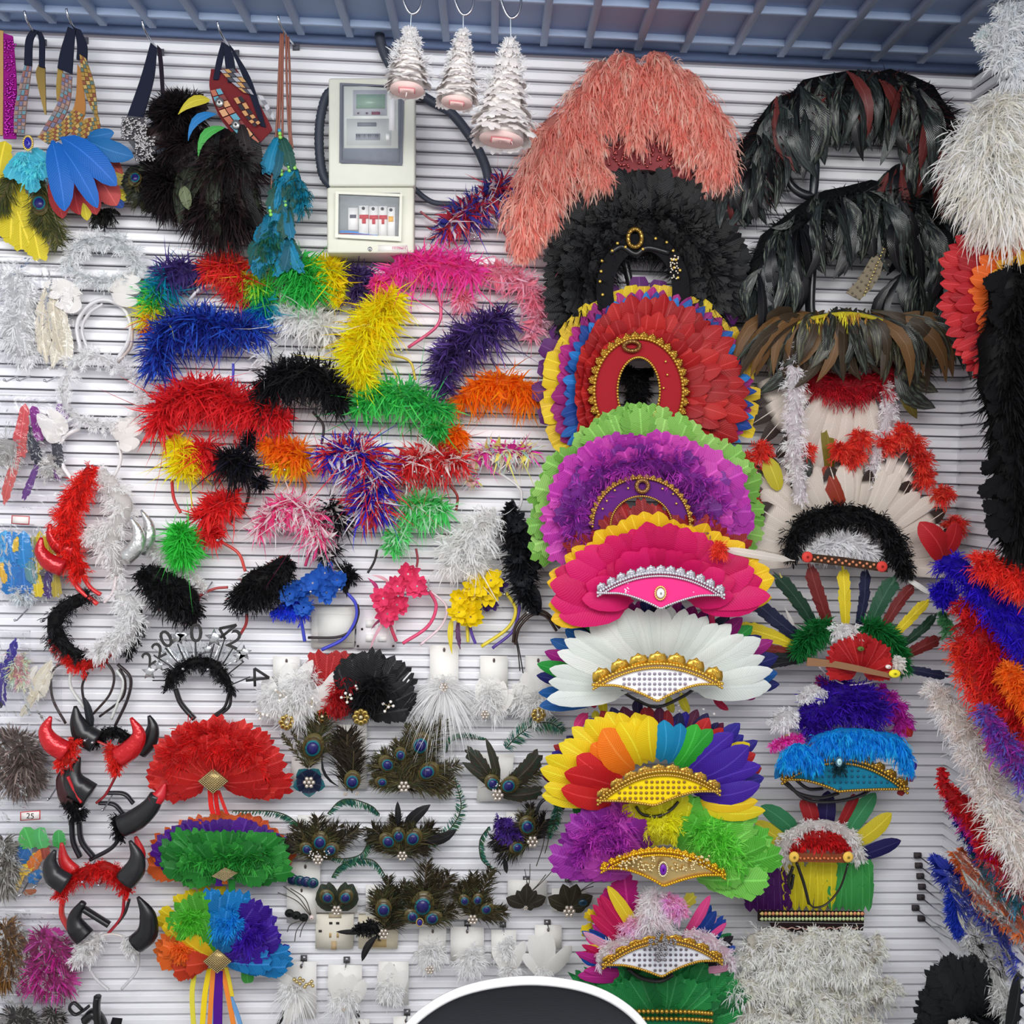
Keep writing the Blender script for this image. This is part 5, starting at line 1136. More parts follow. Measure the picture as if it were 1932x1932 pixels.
for p0, p1, m in (((1515, 612), (1432, 680), br[1]), ((1500, 615), (1425, 745), br[1]), ((1690, 620), (1786, 690), br[1]), ((1700, 640), (1785, 660), br[0]), ((1720, 700), (1730, 790), V((96, 84, 30))), ((1690, 690), (1765, 770), br[1]), ((1700, 660), (1770, 740), br[0])): feather(t, p0, p1, 34, m, .09, .08, 'sabre', -.2 if p1[0] < p0[0] else .2, .15)
b = MB()
fluff(b, [(1498, 612, 6), (1545, 598, 8), (1600, 592, 9), (1655, 602, 8), (1700, 622, 6)], [(226, 210, 60), (206, 180, 60), (170, 126, 60)], n=420, d=.125, w=1.2, L=2.0, droop=1.2); b.obj('yellow_crest', t, kind='stuff')
for nm, p in (('left', [(1488, 655, 18), (1497, 720, 26), (1500, 790, 27), (1498, 860, 26), (1508, 920, 24), (1512, 945, 14)]), ('right', [(1672, 725, 18), (1678, 780, 22), (1655, 850, 20), (1640, 910, 16), (1632, 940, 8)])):
    tuft(t, [p], [(236, 228, 232), (226, 214, 220)], 1700 if nm == 'left' else 1100, .11 if nm == 'left' else .08, name='white_boa_tail', core=.5)
# feather bonnet with red tips
t = thing('feather_bonnet', 'white quill feather bonnet with red tips, black fluff arch and beaded band', 'bonnet', 1600, 1050, 0)
C_ = (1598, 1062)
for i, a in enumerate(range(-4, 188, 8)):
    r = np.interp(a, [0, 30, 60, 90, 120, 150, 180], [200, 205, 190, 180, 200, 215, 212]) * R.uniform(.95, 1.05); ar_ = math.radians(a)
    feather(t, (C_[0] + 88 * math.cos(ar_), C_[1] - 88 * math.sin(ar_)), (C_[0] + r * math.cos(ar_), C_[1] - r * math.sin(ar_)), 36 * R.uniform(.85, 1.1), qd if i % 3 == 1 else qm, .075, .09 + R.uniform(-.006, .006), 'quill', R.uniform(-.04, .04), .06, 0, R.uniform(-.3, .3), 'quill_feather')
b = MB(); pos = [(1404, 868), (1436, 850), (1408, 935), (1585, 848), (1622, 826), (1612, 858), (1672, 836), (1700, 815), (1738, 868), (1742, 900), (1725, 840), (1778, 930), (1800, 990), (1512, 850)]
for x, y in pos:
    dx, dy = x - C_[0], y - C_[1]; l = math.hypot(dx, dy)
    feather(t, (C_[0] + dx / l * 100, C_[1] + dy / l * 100), (x - dx / l * 6, y - dy / l * 6), 24, V((226, 214, 204), (70, 62, 58), stripe=.1), .068, .082, 'quill', 0, .05, 0, R.uniform(-.3, .3), 'quill_feather')
    b = MB(); fluff(b, [(x, y, 27)], [(206, 56, 44), (190, 46, 42), (220, 80, 60)], n=420, d=.09, w=1.5, L=1.0, core=.45); b.obj('red_tip', t, kind='stuff')
feather(t, (1500, 1058), (1366, 1036), 14, V((226, 218, 208)), .2, .24, 'quill'); b = MB(); fluff(b, [(1358, 1035, 22)], [(226, 76, 54), (206, 56, 44)], n=400, d=.25, w=1.4); b.obj('red_tip', t, kind='stuff')
feather(t, (1590, 960), (1556, 880), 34, V((150, 52, 30)), .085, .085, 'quill', name='rust_feather'); feather(t, (1565, 900), (1558, 800), 26, V((130, 118, 36)), .06, .06, 'quill', name='olive_feather'); feather(t, (1470, 925), (1445, 860), 34, V((196, 184, 50)), .095, .095, 'petal', name='yellow_feather'); feather(t, (1525, 900), (1518, 860), 24, BR0 if False else br[1], .1, .1, 'petal', name='dark_feather')
feather(t, (1700, 1085), (1755, 1120), 12, V((236, 234, 230)), .1, .12, 'quill', name='white_feather')
tuft(t, [[(1494, 1042, 20), (1502, 1005, 26), (1540, 978, 28), (1598, 968, 28), (1648, 982, 28), (1684, 1018, 28), (1700, 1056, 26), (1714, 1084, 10)]], [(20, 20, 22), (26, 26, 29)], 3600, .11, 2.0, 'black_fluff', core=.55, L=1.15, lean=.9)
tuft(t, [[(1532, 1044, 20), (1585, 1022, 36), (1640, 1044, 24)]], [(236, 234, 236), (222, 220, 224)], 1000, .105, 2.6, 'white_down')
b = MB(); ribbonmesh(b, [(1515, 1043), (1590, 1051), (1675, 1064)], [(1515, 1059), (1590, 1068), (1675, 1080)], .14, (60, 44, 34)); b.obj('beaded_band', t, CLOTH)
beads(t, [(1530 + i * 6.6, 1050 + i * .85 + 5 * (i % 2)) for i in range(21)], 3.2, (206, 130, 90), .142, 'band_beads')
for x, y in ((1523, 1051), (1664, 1069)): b = MB(); b.ell(at(x, y, .146), np.array((11, 4, 11)) * S(.14), (206, 62, 54)); b.obj('button', t, GLOSS_C, smooth=True)
# many coloured quill bonnet
t = thing('feather_bonnet', 'bonnet of coloured quills round green fluff with a red centre', 'bonnet', 1600, 1230, 0)
NV, DG, DR, YE, GR = (40, 44, 74), (34, 66, 50), (120, 40, 40), (232, 210, 50), (46, 92, 66)
for p0, p1, c, w in (((1508, 1226), (1382, 1182), YE, 26), ((1515, 1205), (1412, 1122), NV, 22), ((1535, 1185), (1463, 1085), DG, 24), ((1566, 1175), (1527, 1064), DR, 26), ((1594, 1172), (1590, 1068), YE, 26), ((1616, 1174), (1632, 1070), NV, 26), ((1642, 1176), (1690, 1088), GR, 28), ((1668, 1184), (1726, 1100), DR, 20), ((1686, 1202), (1752, 1132), YE, 20), ((1700, 1222), (1766, 1160), DG, 22), ((1705, 1250), (1776, 1204), DR, 24), ((1705, 1265), (1788, 1276), NV, 22), ((1505, 1236), (1430, 1223), (130, 50, 44), 16), ((1512, 1246), (1440, 1256), (36, 36, 40), 16), ((1510, 1240), (1445, 1240), (40, 46, 44), 14)):
    feather(t, (p0[0] + (1605 - p0[0]) * .14, p0[1] + (1240 - p0[1]) * .3), p1, w * 1.1, V(c), .085, .1, 'quill', R.uniform(-.06, .06), .05, .3, R.uniform(-.3, .3), 'quill_feather')
tuft(t, [[(1504, 1232, 16), (1525, 1200, 26), (1560, 1180, 22)], [(1632, 1180, 22), (1670, 1195, 24), (1694, 1225, 20), (1705, 1262, 16)]], [(30, 120, 58), (24, 104, 48)], 2000, .11, 2.4, 'green_fluff', core=.6, L=1.25)
fan(t, (1622, 1275), 5, 175, 22, 8, [(175, 62), (130, 72), (90, 78), (40, 72), (5, 60)], 34, [V((196, 36, 38)), V((180, 30, 34))], .115, .14, 'blunt', .4, .06, name='red_feather')
b = MB(); fluff(b, [(1570, 1192, 12), (1595, 1185, 18), (1615, 1190, 14)], [(230, 226, 226)], n=260, d=.13, w=2, L=1.3); fluff(b, [(1690, 1250, 20)], [(226, 218, 210)], n=250, d=.13, w=2); b.obj('white_down', t, kind='stuff')
b = MB(); ribbonmesh(b, [(1524, 1241), (1570, 1246), (1620, 1256), (1684, 1272)], [(1522, 1256), (1570, 1259), (1620, 1268), (1682, 1280)], .145, (140, 104, 76)); b.obj('band', t, CLOTH)
for x, y, c, r in ((1688, 1271, (240, 226, 50), 12), (1624, 1224, (90, 110, 50), 7), (1676, 1258, (240, 228, 220), 6)): b = MB(); b.ell(at(x, y, .15), np.array((r, 4, r * .7)) * S(.15), c); b.obj('button', t, GLOSS_C, smooth=True)
hoop(t, [(1545, 1258), (1570, 1280), (1600, 1292), (1640, 1288), (1660, 1278)], (226, 210, 216), 1.6, .1, 'cord')
for p0, p1, c in (((1495, 1140), (1470, 1080), (226, 210, 110)), ((1500, 1190), (1480, 1145), (226, 220, 214))): feather(t, p0, p1, 9, V(c), .08, .08, 'hackle')
# violet and blue plume tiaras
t = thing('feather_tiara', 'violet and magenta plume tiara with white curled feathers behind the blue one', 'tiara', 1590, 1340, 0)
b = MB(); fluff(b, [(1520, 1370, 34), (1560, 1330, 48), (1605, 1320, 48), (1650, 1345, 44)], [(58, 24, 160), (70, 30, 176), (50, 18, 140)], n=2600, d=.09, w=1.7, L=1.05, core=.8, fan=(0, 0, .25), droop=.1)
fluff(b, [(1660, 1300, 24), (1690, 1340, 30), (1700, 1375, 22)], [(180, 40, 160), (160, 34, 140)], n=900, d=.08, w=1.7); fluff(b, [(1545, 1290, 22), (1560, 1300, 24)], [(150, 34, 110)], n=500, d=.075, w=1.7); b.obj('plumes', t, kind='stuff')
tuft(t, [[(1508, 1320, 14), (1530, 1302, 20), (1555, 1312, 16)], [(1460, 1365, 18), (1480, 1355, 26), (1494, 1345, 18)]], [(238, 234, 234)], 1100, .11, 1.6, 'white_curl'); feather(t, (1700, 1360), (1720, 1390), 22, V((180, 44, 40)), .09, .09, 'goose'); feather(t, (1486, 1385), (1488, 1400), 18, V((226, 210, 90)), .1, .1, 'petal')
tuft(t, [[(1455, 1410, 10), (1480, 1398, 16), (1510, 1392, 14)]], [(226, 50, 170), (236, 120, 190)], 500, .1, 2.4, 'pink_fringe')
t = thing('feather_tiara', 'bright blue ostrich fringe tiara with teal panel and gold braid', 'tiara', 1590, 1440, 0)
for p in ([(1478, 1436, 18), (1502, 1412, 26), (1530, 1425, 24), (1540, 1440, 16)], [(1540, 1396, 24), (1590, 1384, 28), (1640, 1388, 28), (1690, 1396, 26), (1710, 1430, 22), (1714, 1450, 14)], [(1560, 1402, 22), (1610, 1398, 24), (1660, 1402, 22)]):
    b = MB(); fluff(b, p, [(20, 150, 226), (30, 164, 240), (10, 130, 206)], n=2000, d=.15, w=1.7, droop=.7, fan=(0, -.2, -.25), core=.4); b.obj('plume', t, kind='stuff')
crown(t, (1476, 1470), (1712, 1488), (1590, 1432), (1582, 1492), (30, 120, 150), (190, 148, 56), .125, scal=(11, 14), tr=3.4, dots=(11, 2.6, (20, 80, 110)))
gem(t, 1583, 1437, 5, 7, (170, 214, 220), .2, (90, 130, 150), 'glass_gem'); b = MB(); fluff(b, [(1584, 1448, 18)], [(24, 60, 70)], n=200, d=.17, w=2); b.obj('dark_tuft', t, kind='stuff')
for p in ([(1478, 1476), (1510, 1498), (1550, 1505), (1582, 1496)], [(1482, 1474), (1520, 1508), (1575, 1512), (1625, 1500), (1650, 1480)], [(1500, 1470), (1525, 1488), (1552, 1488)]): hoop(t, p, (34, 32, 34), 3.4, .1, 'elastic')
for p0, p1, c in (((1718, 1440), (1728, 1452), (60, 40, 160)), ((1715, 1462), (1722, 1475), (150, 50, 90)), ((1700, 1490), (1702, 1502), (150, 40, 40)), ((1485, 1430), (1462, 1470), (30, 130, 200))): feather(t, p0, p1, 18, V(c), .12, .12, 'petal')
# small bonnet
t = thing('feather_bonnet', 'small bonnet with white and red fluff, yellow buttons and short coloured quills', 'bonnet', 1545, 1600, 0)
for p0, p1, c, w in (((1490, 1570), (1436, 1520), (56, 130, 86), 34), ((1524, 1562), (1520, 1508), (160, 34, 40), 32), ((1558, 1556), (1562, 1492), (34, 26, 78), 36), ((1586, 1558), (1616, 1500), (160, 36, 40), 26), ((1606, 1572), (1652, 1496), (60, 140, 90), 34), ((1622, 1588), (1682, 1534), (214, 196, 46), 32), ((1634, 1622), (1700, 1586), (36, 32, 90), 34), ((1478, 1590), (1425, 1550), (206, 190, 50), 30)):
    p0 = (p0[0] * .7 + 1555 * .3, p0[1] * .7 + 1612 * .3); feather(t, p0, p1, w, V(c), .07, .085, 'blunt' if c[0] == 160 else 'goose', R.uniform(-.06, .06), .06, 0, R.uniform(-.2, .2))
tuft(t, [[(1478, 1630, 18), (1482, 1590, 22), (1510, 1565, 22), (1555, 1556, 20), (1595, 1570, 22), (1615, 1600, 22), (1622, 1622, 14)]], [(236, 230, 226), (224, 214, 212)], 1500, .09, 1.5, 'white_fluff')
tuft(t, [[(1495, 1602, 12), (1530, 1585, 24), (1570, 1585, 24), (1598, 1600, 12)]], [(196, 34, 36), (180, 28, 32)], 1100, .1, 1.6, 'red_fluff', core=.7)
b = MB(); ribbonmesh(b, [(1500, 1610), (1550, 1611), (1600, 1612)], [(1500, 1626), (1550, 1627), (1600, 1628)], .12, (130, 70, 44)); b.obj('beaded_band', t, CLOTH); beads(t, [(1510 + i * 7.5, 1619 + (i % 2)) for i in range(12)], 3, (214, 120, 70), .122, 'band_beads')
for x in (1498, 1600): b = MB(); b.ell(at(x, 1617, .126), np.array((10.5, 4, 11)) * S(.12), (240, 196, 84)); b.obj('button', t, GLOSS_C, smooth=True)
hoop(t, [(1503, 1628), (1516, 1665), (1526, 1705)], (28, 26, 26), 3, .115, 'cord'); hoop(t, [(1600, 1630), (1585, 1675), (1560, 1705), (1538, 1712), (1526, 1705)], (28, 26, 26), 1.8, .115, 'cord'); hoop(t, [(1496, 1635), (1488, 1660), (1492, 1676), (1497, 1650)], (28, 26, 26), 3, .11, 'cord')
# feather apron
t = thing('feather_skirt_band', 'purple, yellow and green feather panel with patterned black woven band', 'costume band', 1520, 1690, 0)
for x0, x1, c in ((1410, 1490, (84, 28, 104)), (1478, 1575, (228, 214, 44)), (1568, 1642, (70, 168, 84))):
    n = 7
    for i in range(n):
        x = x0 + (x1 - x0) * (i + .5) / n; feather(t, (x + R.uniform(-2, 2), 1722), (x + R.uniform(-5, 5), 1624 + R.uniform(-8, 8) + (14 if c[0] == 84 else 0)), 26, V(c, stripe=.1), .06, .07 + R.uniform(0, .006), 'blunt', R.uniform(-.03, .03), .05, .25, R.uniform(-.3, .3))
feather(t, (1458, 1640), (1452, 1585), 22, V((34, 30, 80)), .06, .07, 'goose')
b = MB(); ribbonmesh(b, [(1430, 1718), (1530, 1719), (1630, 1720)], [(1430, 1738), (1530, 1740), (1630, 1742)], .085, (36, 28, 26)); b.obj('woven_band', t, CLOTH)
b = MB()
for i in range(14):
    x = 1438 + i * 14
    for dx, dy, c in ((0, -5, (226, 196, 120)), (7, 5, (190, 210, 150)), (0, 5, (200, 214, 160)), (7, -5, (226, 150, 110))):
        b.poly([at(x + dx + p, 1729 + dy + q, .087) for p, q in ((-5, 0), (0, -4), (5, 0), (0, 4))], c, .0005)
b.obj('diamond_pattern', t, CLOTH)
b = MB(); ribbonmesh(b, [(1452, 1742), (1540, 1743), (1630, 1744)], [(1460, 1757), (1540, 1760), (1628, 1756)], .084, (40, 28, 30)); b.obj('fringe', t, CLOTH); hoop(t, [(1458 + i * 9, 1750 + 3 * (i % 2)) for i in range(19)], (190, 150, 140), 1.1, .087, 'wavy_braid', n=80)
# big white mass
t = thing('feather_fan', 'large creamy white marabou fan filling the lower right', 'feather fan', 1540, 1850, 0)
WC = [(232, 226, 212), (228, 222, 208), (238, 232, 220)]
b = MB()
for p in ([(1410, 1800, 56), (1480, 1800, 60), (1560, 1805, 60), (1640, 1800, 50)], [(1420, 1870, 60), (1520, 1870, 70), (1620, 1870, 60), (1665, 1880, 40)], [(1420, 1960, 60), (1530, 1960, 80), (1630, 1950, 60)]): fluff(b, p, WC, n=900, d=.07, w=1.5, L=.9, core=.5)
b.obj('down_base', t, kind='stuff')
for i in range(66):
    x = R.uniform(1395, 1665); rr = R.uniform(24, 46); y = R.uniform(1758, 1950) if i % 3 else R.uniform(1758, 1800)
    if 1445 < x < 1640: y = max(y, 1770 + rr * .75)
    if x > 1640: rr *= .7
    a = R.uniform(0, 6.28); b = MB(); fluff(b, [(x, y, rr), (x + math.cos(a) * 20, y + math.sin(a) * 20, rr), (x + math.cos(a + .6) * 40, y + math.sin(a + .6) * 36, rr * .6)], WC, n=380, jit=.04, d=.1 + R.uniform(0, .04), w=1.7, L=.95, droop=.3, curl=.8, core=.4, lean=.8, fan=(math.cos(a) * .6, 0, -math.sin(a) * .6)); b.obj('plume', t, kind='stuff')

# ------------------------------------------------------------------ far right: things on the side wall
def bundle(label, paths, d, n=2400, w=1.8, name='feather_boa', cat='boa', core=.5, L=1.0, **k):
    t = thing(name, label, cat, paths[0][0][0][0], paths[0][0][0][1], 0)
    for p, c in paths:
        b = MB(); fluff(b, p, c, n=int(n * 1.5) // len(paths), d=d, w=w, core=core, L=L, **{'lean': .9, **k}); b.obj('plumage', t, kind='stuff')
    return t
bundle('large cream ostrich plume mass at the top right', [([(1905, 195, 60, .3), (1862, 260, 90, .3), (1880, 340, 95, .32), (1890, 400, 66, .32)], [(230, 226, 214), (220, 214, 204), (238, 234, 224)])], .3, 5200, 2.0, 'feather_plume', 'plume', droop=.5, curl=.4, fan=(-.3, 0, -.1))
bundle('wispy white feather boa end in the top right corner', [([(1915, -20, 46, .32), (1900, 50, 42, .32), (1885, 95, 40, .32), (1910, 140, 44, .32)], [(226, 228, 232), (214, 218, 224)]), ([(1870, 60, 22, .3), (1850, 75, 18, .3)], [(214, 224, 228)])], .32, 2600, 2.0)
t = thing('feather_wings', 'layered red, orange and yellow feather wing at the right edge', 'wings', 1900, 560, 0)
C_ = (1968, 560)
for r1, n, w, c, dd in (([(245, 195), (225, 200), (200, 190), (180, 200), (160, 205), (140, 198), (120, 170), (95, 152)], 26, 40, [V((196, 40, 46)), V((176, 30, 40))], .28), ([(245, 175), (200, 165), (180, 170), (150, 172), (120, 145), (95, 130)], 22, 40, [V((180, 34, 44)), V((160, 28, 38))], .29), ([(240, 130), (180, 138), (150, 140), (95, 112)], 18, 38, [V((236, 110, 44)), V((226, 96, 40))], .3), ([(225, 95), (180, 100), (150, 108), (95, 90)], 14, 34, [V((236, 180, 50)), V((226, 170, 50))], .31)):
    fan(t, C_, 95, 245, n, 50, r1, w, c, dd, dd + .02, 'goose', 0, .04)
fan(t, (1955, 590), 200, 262, 9, 60, [(200, 170), (235, 150), (262, 150)], 36, [V((206, 50, 54)), V((190, 40, 46))], .3, .31, 'goose', 0, .1)
bundle('black scalloped feather wing hanging at the right edge', [([(1915, 520, 46, .34), (1905, 620, 56, .34), (1900, 720, 58, .34), (1905, 800, 46, .34), (1915, 880, 48, .34), (1920, 970, 50, .34), (1922, 1020, 40, .34)], [(18, 18, 20), (24, 24, 26), (14, 14, 15)])], .34, 3600, 4.5, 'feather_wings', 'wings', core=1.0, droop=.5)
fin = V((22, 22, 24), rough=.8, spec=.1, rachis=1.0)
tw_ = [o for o in col.objects if o.name.startswith('feather_wings') and o.parent is None][-1]
for i in range(46):
    x = 1862 + R.uniform(0, 60); y = 510 + i * 11; feather(tw_, (x + 26, y), (x - 12 + R.uniform(-8, 8), y + R.uniform(4, 30)), 34, fin, .36, .365, 'blunt', 0, .1, .4, R.uniform(-.4, .4))
t = thing('feather_clip', 'glossy red feather pair peeping out above the blue boa', 'hair clip', 1765, 1010, 0)
for p0, p1, w in (((1780, 1062), (1735, 985), 50), ((1775, 1050), (1805, 985), 40), ((1765, 1050), (1760, 1000), 40)): feather(t, p0, p1, w, V((190, 34, 42)), .12, .14, 'goose', .05, .15)
feather(t, (1770, 1000), (1745, 992), 12, V((70, 62, 56)), .12, .12, 'blunt'); tuft(t, [[(1795, 982, 16), (1808, 985, 14)]], [(206, 50, 46)], 300, .12)
bundle('rich blue marabou boa bundle on the right wall', [([(1785, 1070, 34, .2), (1800, 1065, 40, .22), (1850, 1110, 42, .26), (1900, 1170, 46, .3), (1960, 1240, 50, .34)], [(40, 20, 176), (36, 16, 160), (52, 30, 196)]), ([(1775, 1110, 26, .2), (1785, 1125, 24, .2)], [(38, 20, 170)])], .25, 3600, 1.5)
bundle('bright red boa bundle behind the blue one at the right edge', [([(1850, 1060, 34, .3), (1900, 1080, 40, .32), (1960, 1100, 44, .36)], [(206, 44, 40), (220, 60, 46)])], .32, 1600)
bundle('red and orange marabou boa bundle below the blue boa', [([(1815, 1140, 38, .22), (1850, 1190, 48, .25), (1890, 1260, 50, .29), (1940, 1350, 52, .34)], [(190, 30, 36), (206, 40, 40), (176, 26, 34)]), ([(1810, 1215, 32, .22), (1835, 1270, 44, .25), (1880, 1340, 46, .29), (1935, 1420, 50, .34)], [(206, 46, 44), (220, 60, 46), (226, 70, 40)]), ([(1905, 1270, 30, .33), (1950, 1330, 34, .36)], [(236, 110, 30)])], .26, 5200)
bundle('green feather tips poking out left of the red boa', [([(1778, 1160, 14, .16), (1790, 1190, 18, .18)], [(70, 130, 84)])], .16, 400)
bundle('long white marabou boa bundle hanging diagonally on the right wall', [([(1758, 1298, 22, .16), (1785, 1330, 40, .19), (1830, 1400, 44, .24), (1865, 1490, 46, .29), (1900, 1570, 48, .33), (1950, 1660, 50, .37)], [(226, 216, 208), (214, 200, 194), (236, 228, 222)])], .25, 3600, 1.4)
bundle('purple and violet boa behind the white boa at the right edge', [([(1855, 1340, 28, .32), (1900, 1410, 36, .35), (1960, 1480, 40, .39)], [(150, 50, 150), (110, 60, 160), (90, 90, 170)])], .34, 1200)
bundle('dark red pointed feather bundle below the white boa', [([(1776, 1452, 12, .18), (1786, 1490, 22, .19), (1830, 1530, 32, .23), (1880, 1600, 38, .28), (1950, 1690, 42, .34)], [(190, 28, 36), (170, 22, 32), (200, 40, 44)])], .24, 2200)
bundle('magenta, blue and teal feather bundle under the dark red one', [([(1790, 1500, 14, .18), (1820, 1545, 24, .22), (1870, 1590, 32, .27), (1930, 1650, 34, .32)], [(200, 60, 160), (190, 50, 150)]), ([(1805, 1540, 16, .18), (1835, 1580, 26, .22), (1880, 1625, 30, .27), (1940, 1690, 34, .33)], [(40, 40, 160), (30, 40, 110), (24, 40, 90)]), ([(1845, 1610, 16, .24), (1880, 1650, 26, .28), (1930, 1700, 36, .34)], [(40, 120, 150), (30, 90, 110), (20, 70, 60)])], .24, 3200)
t = bundle('orange feather bundle in clear plastic on the right wall', [([(1810, 1610, 22, .2), (1845, 1650, 34, .24), (1890, 1700, 38, .29), (1945, 1750, 44, .34)], [(190, 90, 40), (206, 110, 50), (170, 76, 30)])], .25, 1900, 2.2)
def sheet(root, corners, name='clear_wrap', n=10, amp=.006):
    """crumpled clear film between four (x, y, depth) corners"""
    A, B, C, E = [at(*c) for c in corners]; v = []
    for j in range(n + 1):
        for i in range(n + 1):
            u, w_ = i / n, j / n
            p = (A * (1 - u) + B * u) * (1 - w_) + (E * (1 - u) + C * u) * w_
            v.append(p + np.array((0, R.uniform(-amp, amp) - amp * 1.5 * math.sin(math.pi * u) * math.sin(math.pi * w_), 0)))
    f = []
    for j in range(n):
        for i in range(n):
            a = j * (n + 1) + i; f += [(a, a + 1, a + n + 2), (a, a + n + 2, a + n + 1)]
    b = MB(); b.raw(v, f, (255, 255, 255)); return b.obj(name, root, plastic_mat(), smooth=True)
sheet(t, [(1795, 1600, .27), (1950, 1660, .38), (1960, 1790, .38), (1850, 1720, .3)])
t = bundle('ultramarine feather bundle with spiky tip in clear plastic, lower right', [([(1762, 1618, 12, .16), (1785, 1645, 28, .18), (1840, 1690, 34, .22), (1900, 1760, 40, .27), (1955, 1830, 44, .33)], [(40, 56, 160), (34, 48, 140), (50, 70, 180)]), ([(1800, 1680, 20, .2), (1805, 1725, 24, .2), (1810, 1760, 14, .2)], [(36, 60, 170), (40, 70, 180)])], .2, 3000, 2.4)
for p0, p1 in (((1785, 1640), (1757, 1612)), ((1790, 1640), (1768, 1612)), ((1795, 1650), (1758, 1640)), ((1800, 1655), (1770, 1665))): feather(t, p0, p1, 14, V((40, 56, 160)), .2, .2, 'hackle')
sheet(t, [(1780, 1640, .24), (1950, 1740, .36), (1960, 1900, .36), (1830, 1800, .26)])
bundle('pale grey white feather bundle under the ultramarine one', [([(1822, 1740, 16, .2), (1850, 1780, 34, .23), (1890, 1850, 42, .27), (1940, 1940, 46, .32)], [(206, 206, 202), (190, 190, 188), (220, 218, 214)])], .24, 2200)
t = bundle('black pointed feather fan in the lower right corner', [([(1800, 1835, 40, .2), (1820, 1890, 70, .22), (1840, 1960, 80, .25)], [(26, 30, 32), (20, 23, 25), (32, 36, 38)])], .22, 2600, 3.0, 'feather_fan', 'feather fan', core=.9)
fan(t, (1850, 1990), 88, 168, 26, 60, [(168, 135), (150, 130), (125, 170), (110, 190), (95, 180), (88, 160)], 42, [V((28, 32, 34), rough=.7, rachis=1.0), V((22, 25, 27), rough=.7, rachis=1.0)], .26, .27, 'blunt', .4, .06)
feather(t, (1900, 1960), (1925, 1830), 40, V((24, 26, 28)), .33, .33, 'goose'); tuft(t, [[(1790, 1932, 14), (1830, 1928, 16)]], [(226, 222, 218)], 300, .28)
# clip-on display hooks by the corner
for i, (x, y) in enumerate(((1733, 1615), (1735, 1634), (1738, 1654), (1741, 1674), (1739, 1694), (1729, 1714), (1740, 1734))):
    t = thing('display_hook', 'short dark metal hook near the corner, %s of its vertical row' % ('topmost', 'second from the top', 'third from the top', 'middle one', 'third from the bottom', 'second from the bottom', 'lowest')[i], 'hook', x, y, .0, 'row of dark hooks near the corner')
    b = MB(); pxbox(b, x - 7, y - 5, x + 6, y + 5, 0, .008, (66, 60, 62)); b.obj('bracket', t, GLOSS_C)
    b = MB(); A = at(x, y, .006); b.tube([A, A + np.array((.008, -.06, -.004)), A + np.array((.012, -.11, .002)), A + np.array((.012, -.118, .012))], .0016, (150, 148, 150), 6); b.obj('prong', t, CHROME, smooth=True)
# ------------------------------------------------------------------ fan hair pieces at the left
def diamond(root, c, w, h, d, color=(206, 186, 140), skew=0):
    b = MB(); P = [at(c[0], c[1] - h, d), at(c[0] + w, c[1] + skew, d), at(c[0], c[1] + h, d), at(c[0] - w, c[1] - skew, d)]; b.poly(P, (176, 150, 96), .004)
    k = 11; o = []
    for i in range(k):
        for j in range(k):
            u, v = (i + .5) / k, (j + .5) / k
            o.append((P[0] * (1 - u) + P[1] * u) * (1 - v) + (P[3] * (1 - u) + P[2] * u) * v + np.array((0, -.001, 0)))
    b.balls(o, np.array((.42 * w / k * 2, .4 * w / k, .42 * w / k * 1.5)) * S(d) * .8, color); b.obj('rhinestone_diamond', root, METAL_T)
def strips(root, items, d=.05, name='ribbon'):
    for pts, w, c in items:
        l = [(x - w / 2, y) for x, y in pts]; r = [(x + w / 2, y) for x, y in pts]
        q = smooth_path(np.array(l, float), 12); q2 = smooth_path(np.array(r, float), 12)
        b = MB(); ribbonmesh(b, [tuple(p) for p in q], [tuple(p) for p in q2], d + R.uniform(0, .006), c); b.obj(name, root, CLOTH)
t = thing('feather_hair_fan', 'red feather fan hair piece with rhinestone diamond and red ribbons', 'hair piece', 402, 1475, 0)
tb = [(200, 70), (185, 112), (172, 122), (155, 120), (130, 122), (100, 122), (75, 122), (55, 124), (35, 132), (12, 138), (-6, 136), (-16, 90)]
rd = [V((206, 36, 34)), V((190, 28, 28)), V((216, 50, 44))]
fan(t, (402, 1478), -14, 198, 30, 20, tb, 44, rd, .04, .06, 'blunt', .45, .06); fan(t, (402, 1478), -10, 194, 22, 16, [(a, r * .74) for a, r in tb], 42, rd, .05, .07, 'blunt', .45, .06)
b = MB(); fluff(b, [(330, 1430, 40), (370, 1400, 44), (430, 1400, 44), (490, 1440, 40)], [(200, 34, 32), (180, 26, 28)], n=1500, d=.06, w=1.5, core=0, droop=.1); b.obj('down', t, kind='stuff')
strips(t, [([(396, 1490), (398, 1520), (402, 1536)], 9, (214, 44, 40)), ([(406, 1492), (408, 1515), (412, 1538)], 8, (200, 34, 34)), ([(412, 1492), (420, 1515), (428, 1536)], 6, (206, 50, 46))]); diamond(t, (402, 1474), 29, 24, .085)
t = thing('feather_hair_fan', 'purple and orange feather fan hidden behind the green feather fan', 'hair piece', 420, 1600, 0)
fan(t, (425, 1645), 12, 178, 18, 30, [(178, 138), (160, 150), (140, 135), (110, 108), (80, 105), (50, 118), (30, 130), (12, 128)], 46, [V((226, 104, 44)), V((210, 90, 40))], .025, .03, 'blunt', .3, .05); fan(t, (425, 1645), 8, 172, 24, 30, [(172, 134), (160, 140), (140, 126), (110, 98), (80, 95), (50, 112), (30, 124), (8, 122)], 46, [V((88, 30, 150)), V((76, 26, 136))], .035, .04, 'blunt', .35, .05)
feather(t, (330, 1622), (285, 1618), 22, V((206, 100, 44)), .03, .03, 'blunt')
t = thing('feather_hair_fan', 'green feather fan hair piece with tilted rhinestone diamond', 'hair piece', 425, 1650, 0)
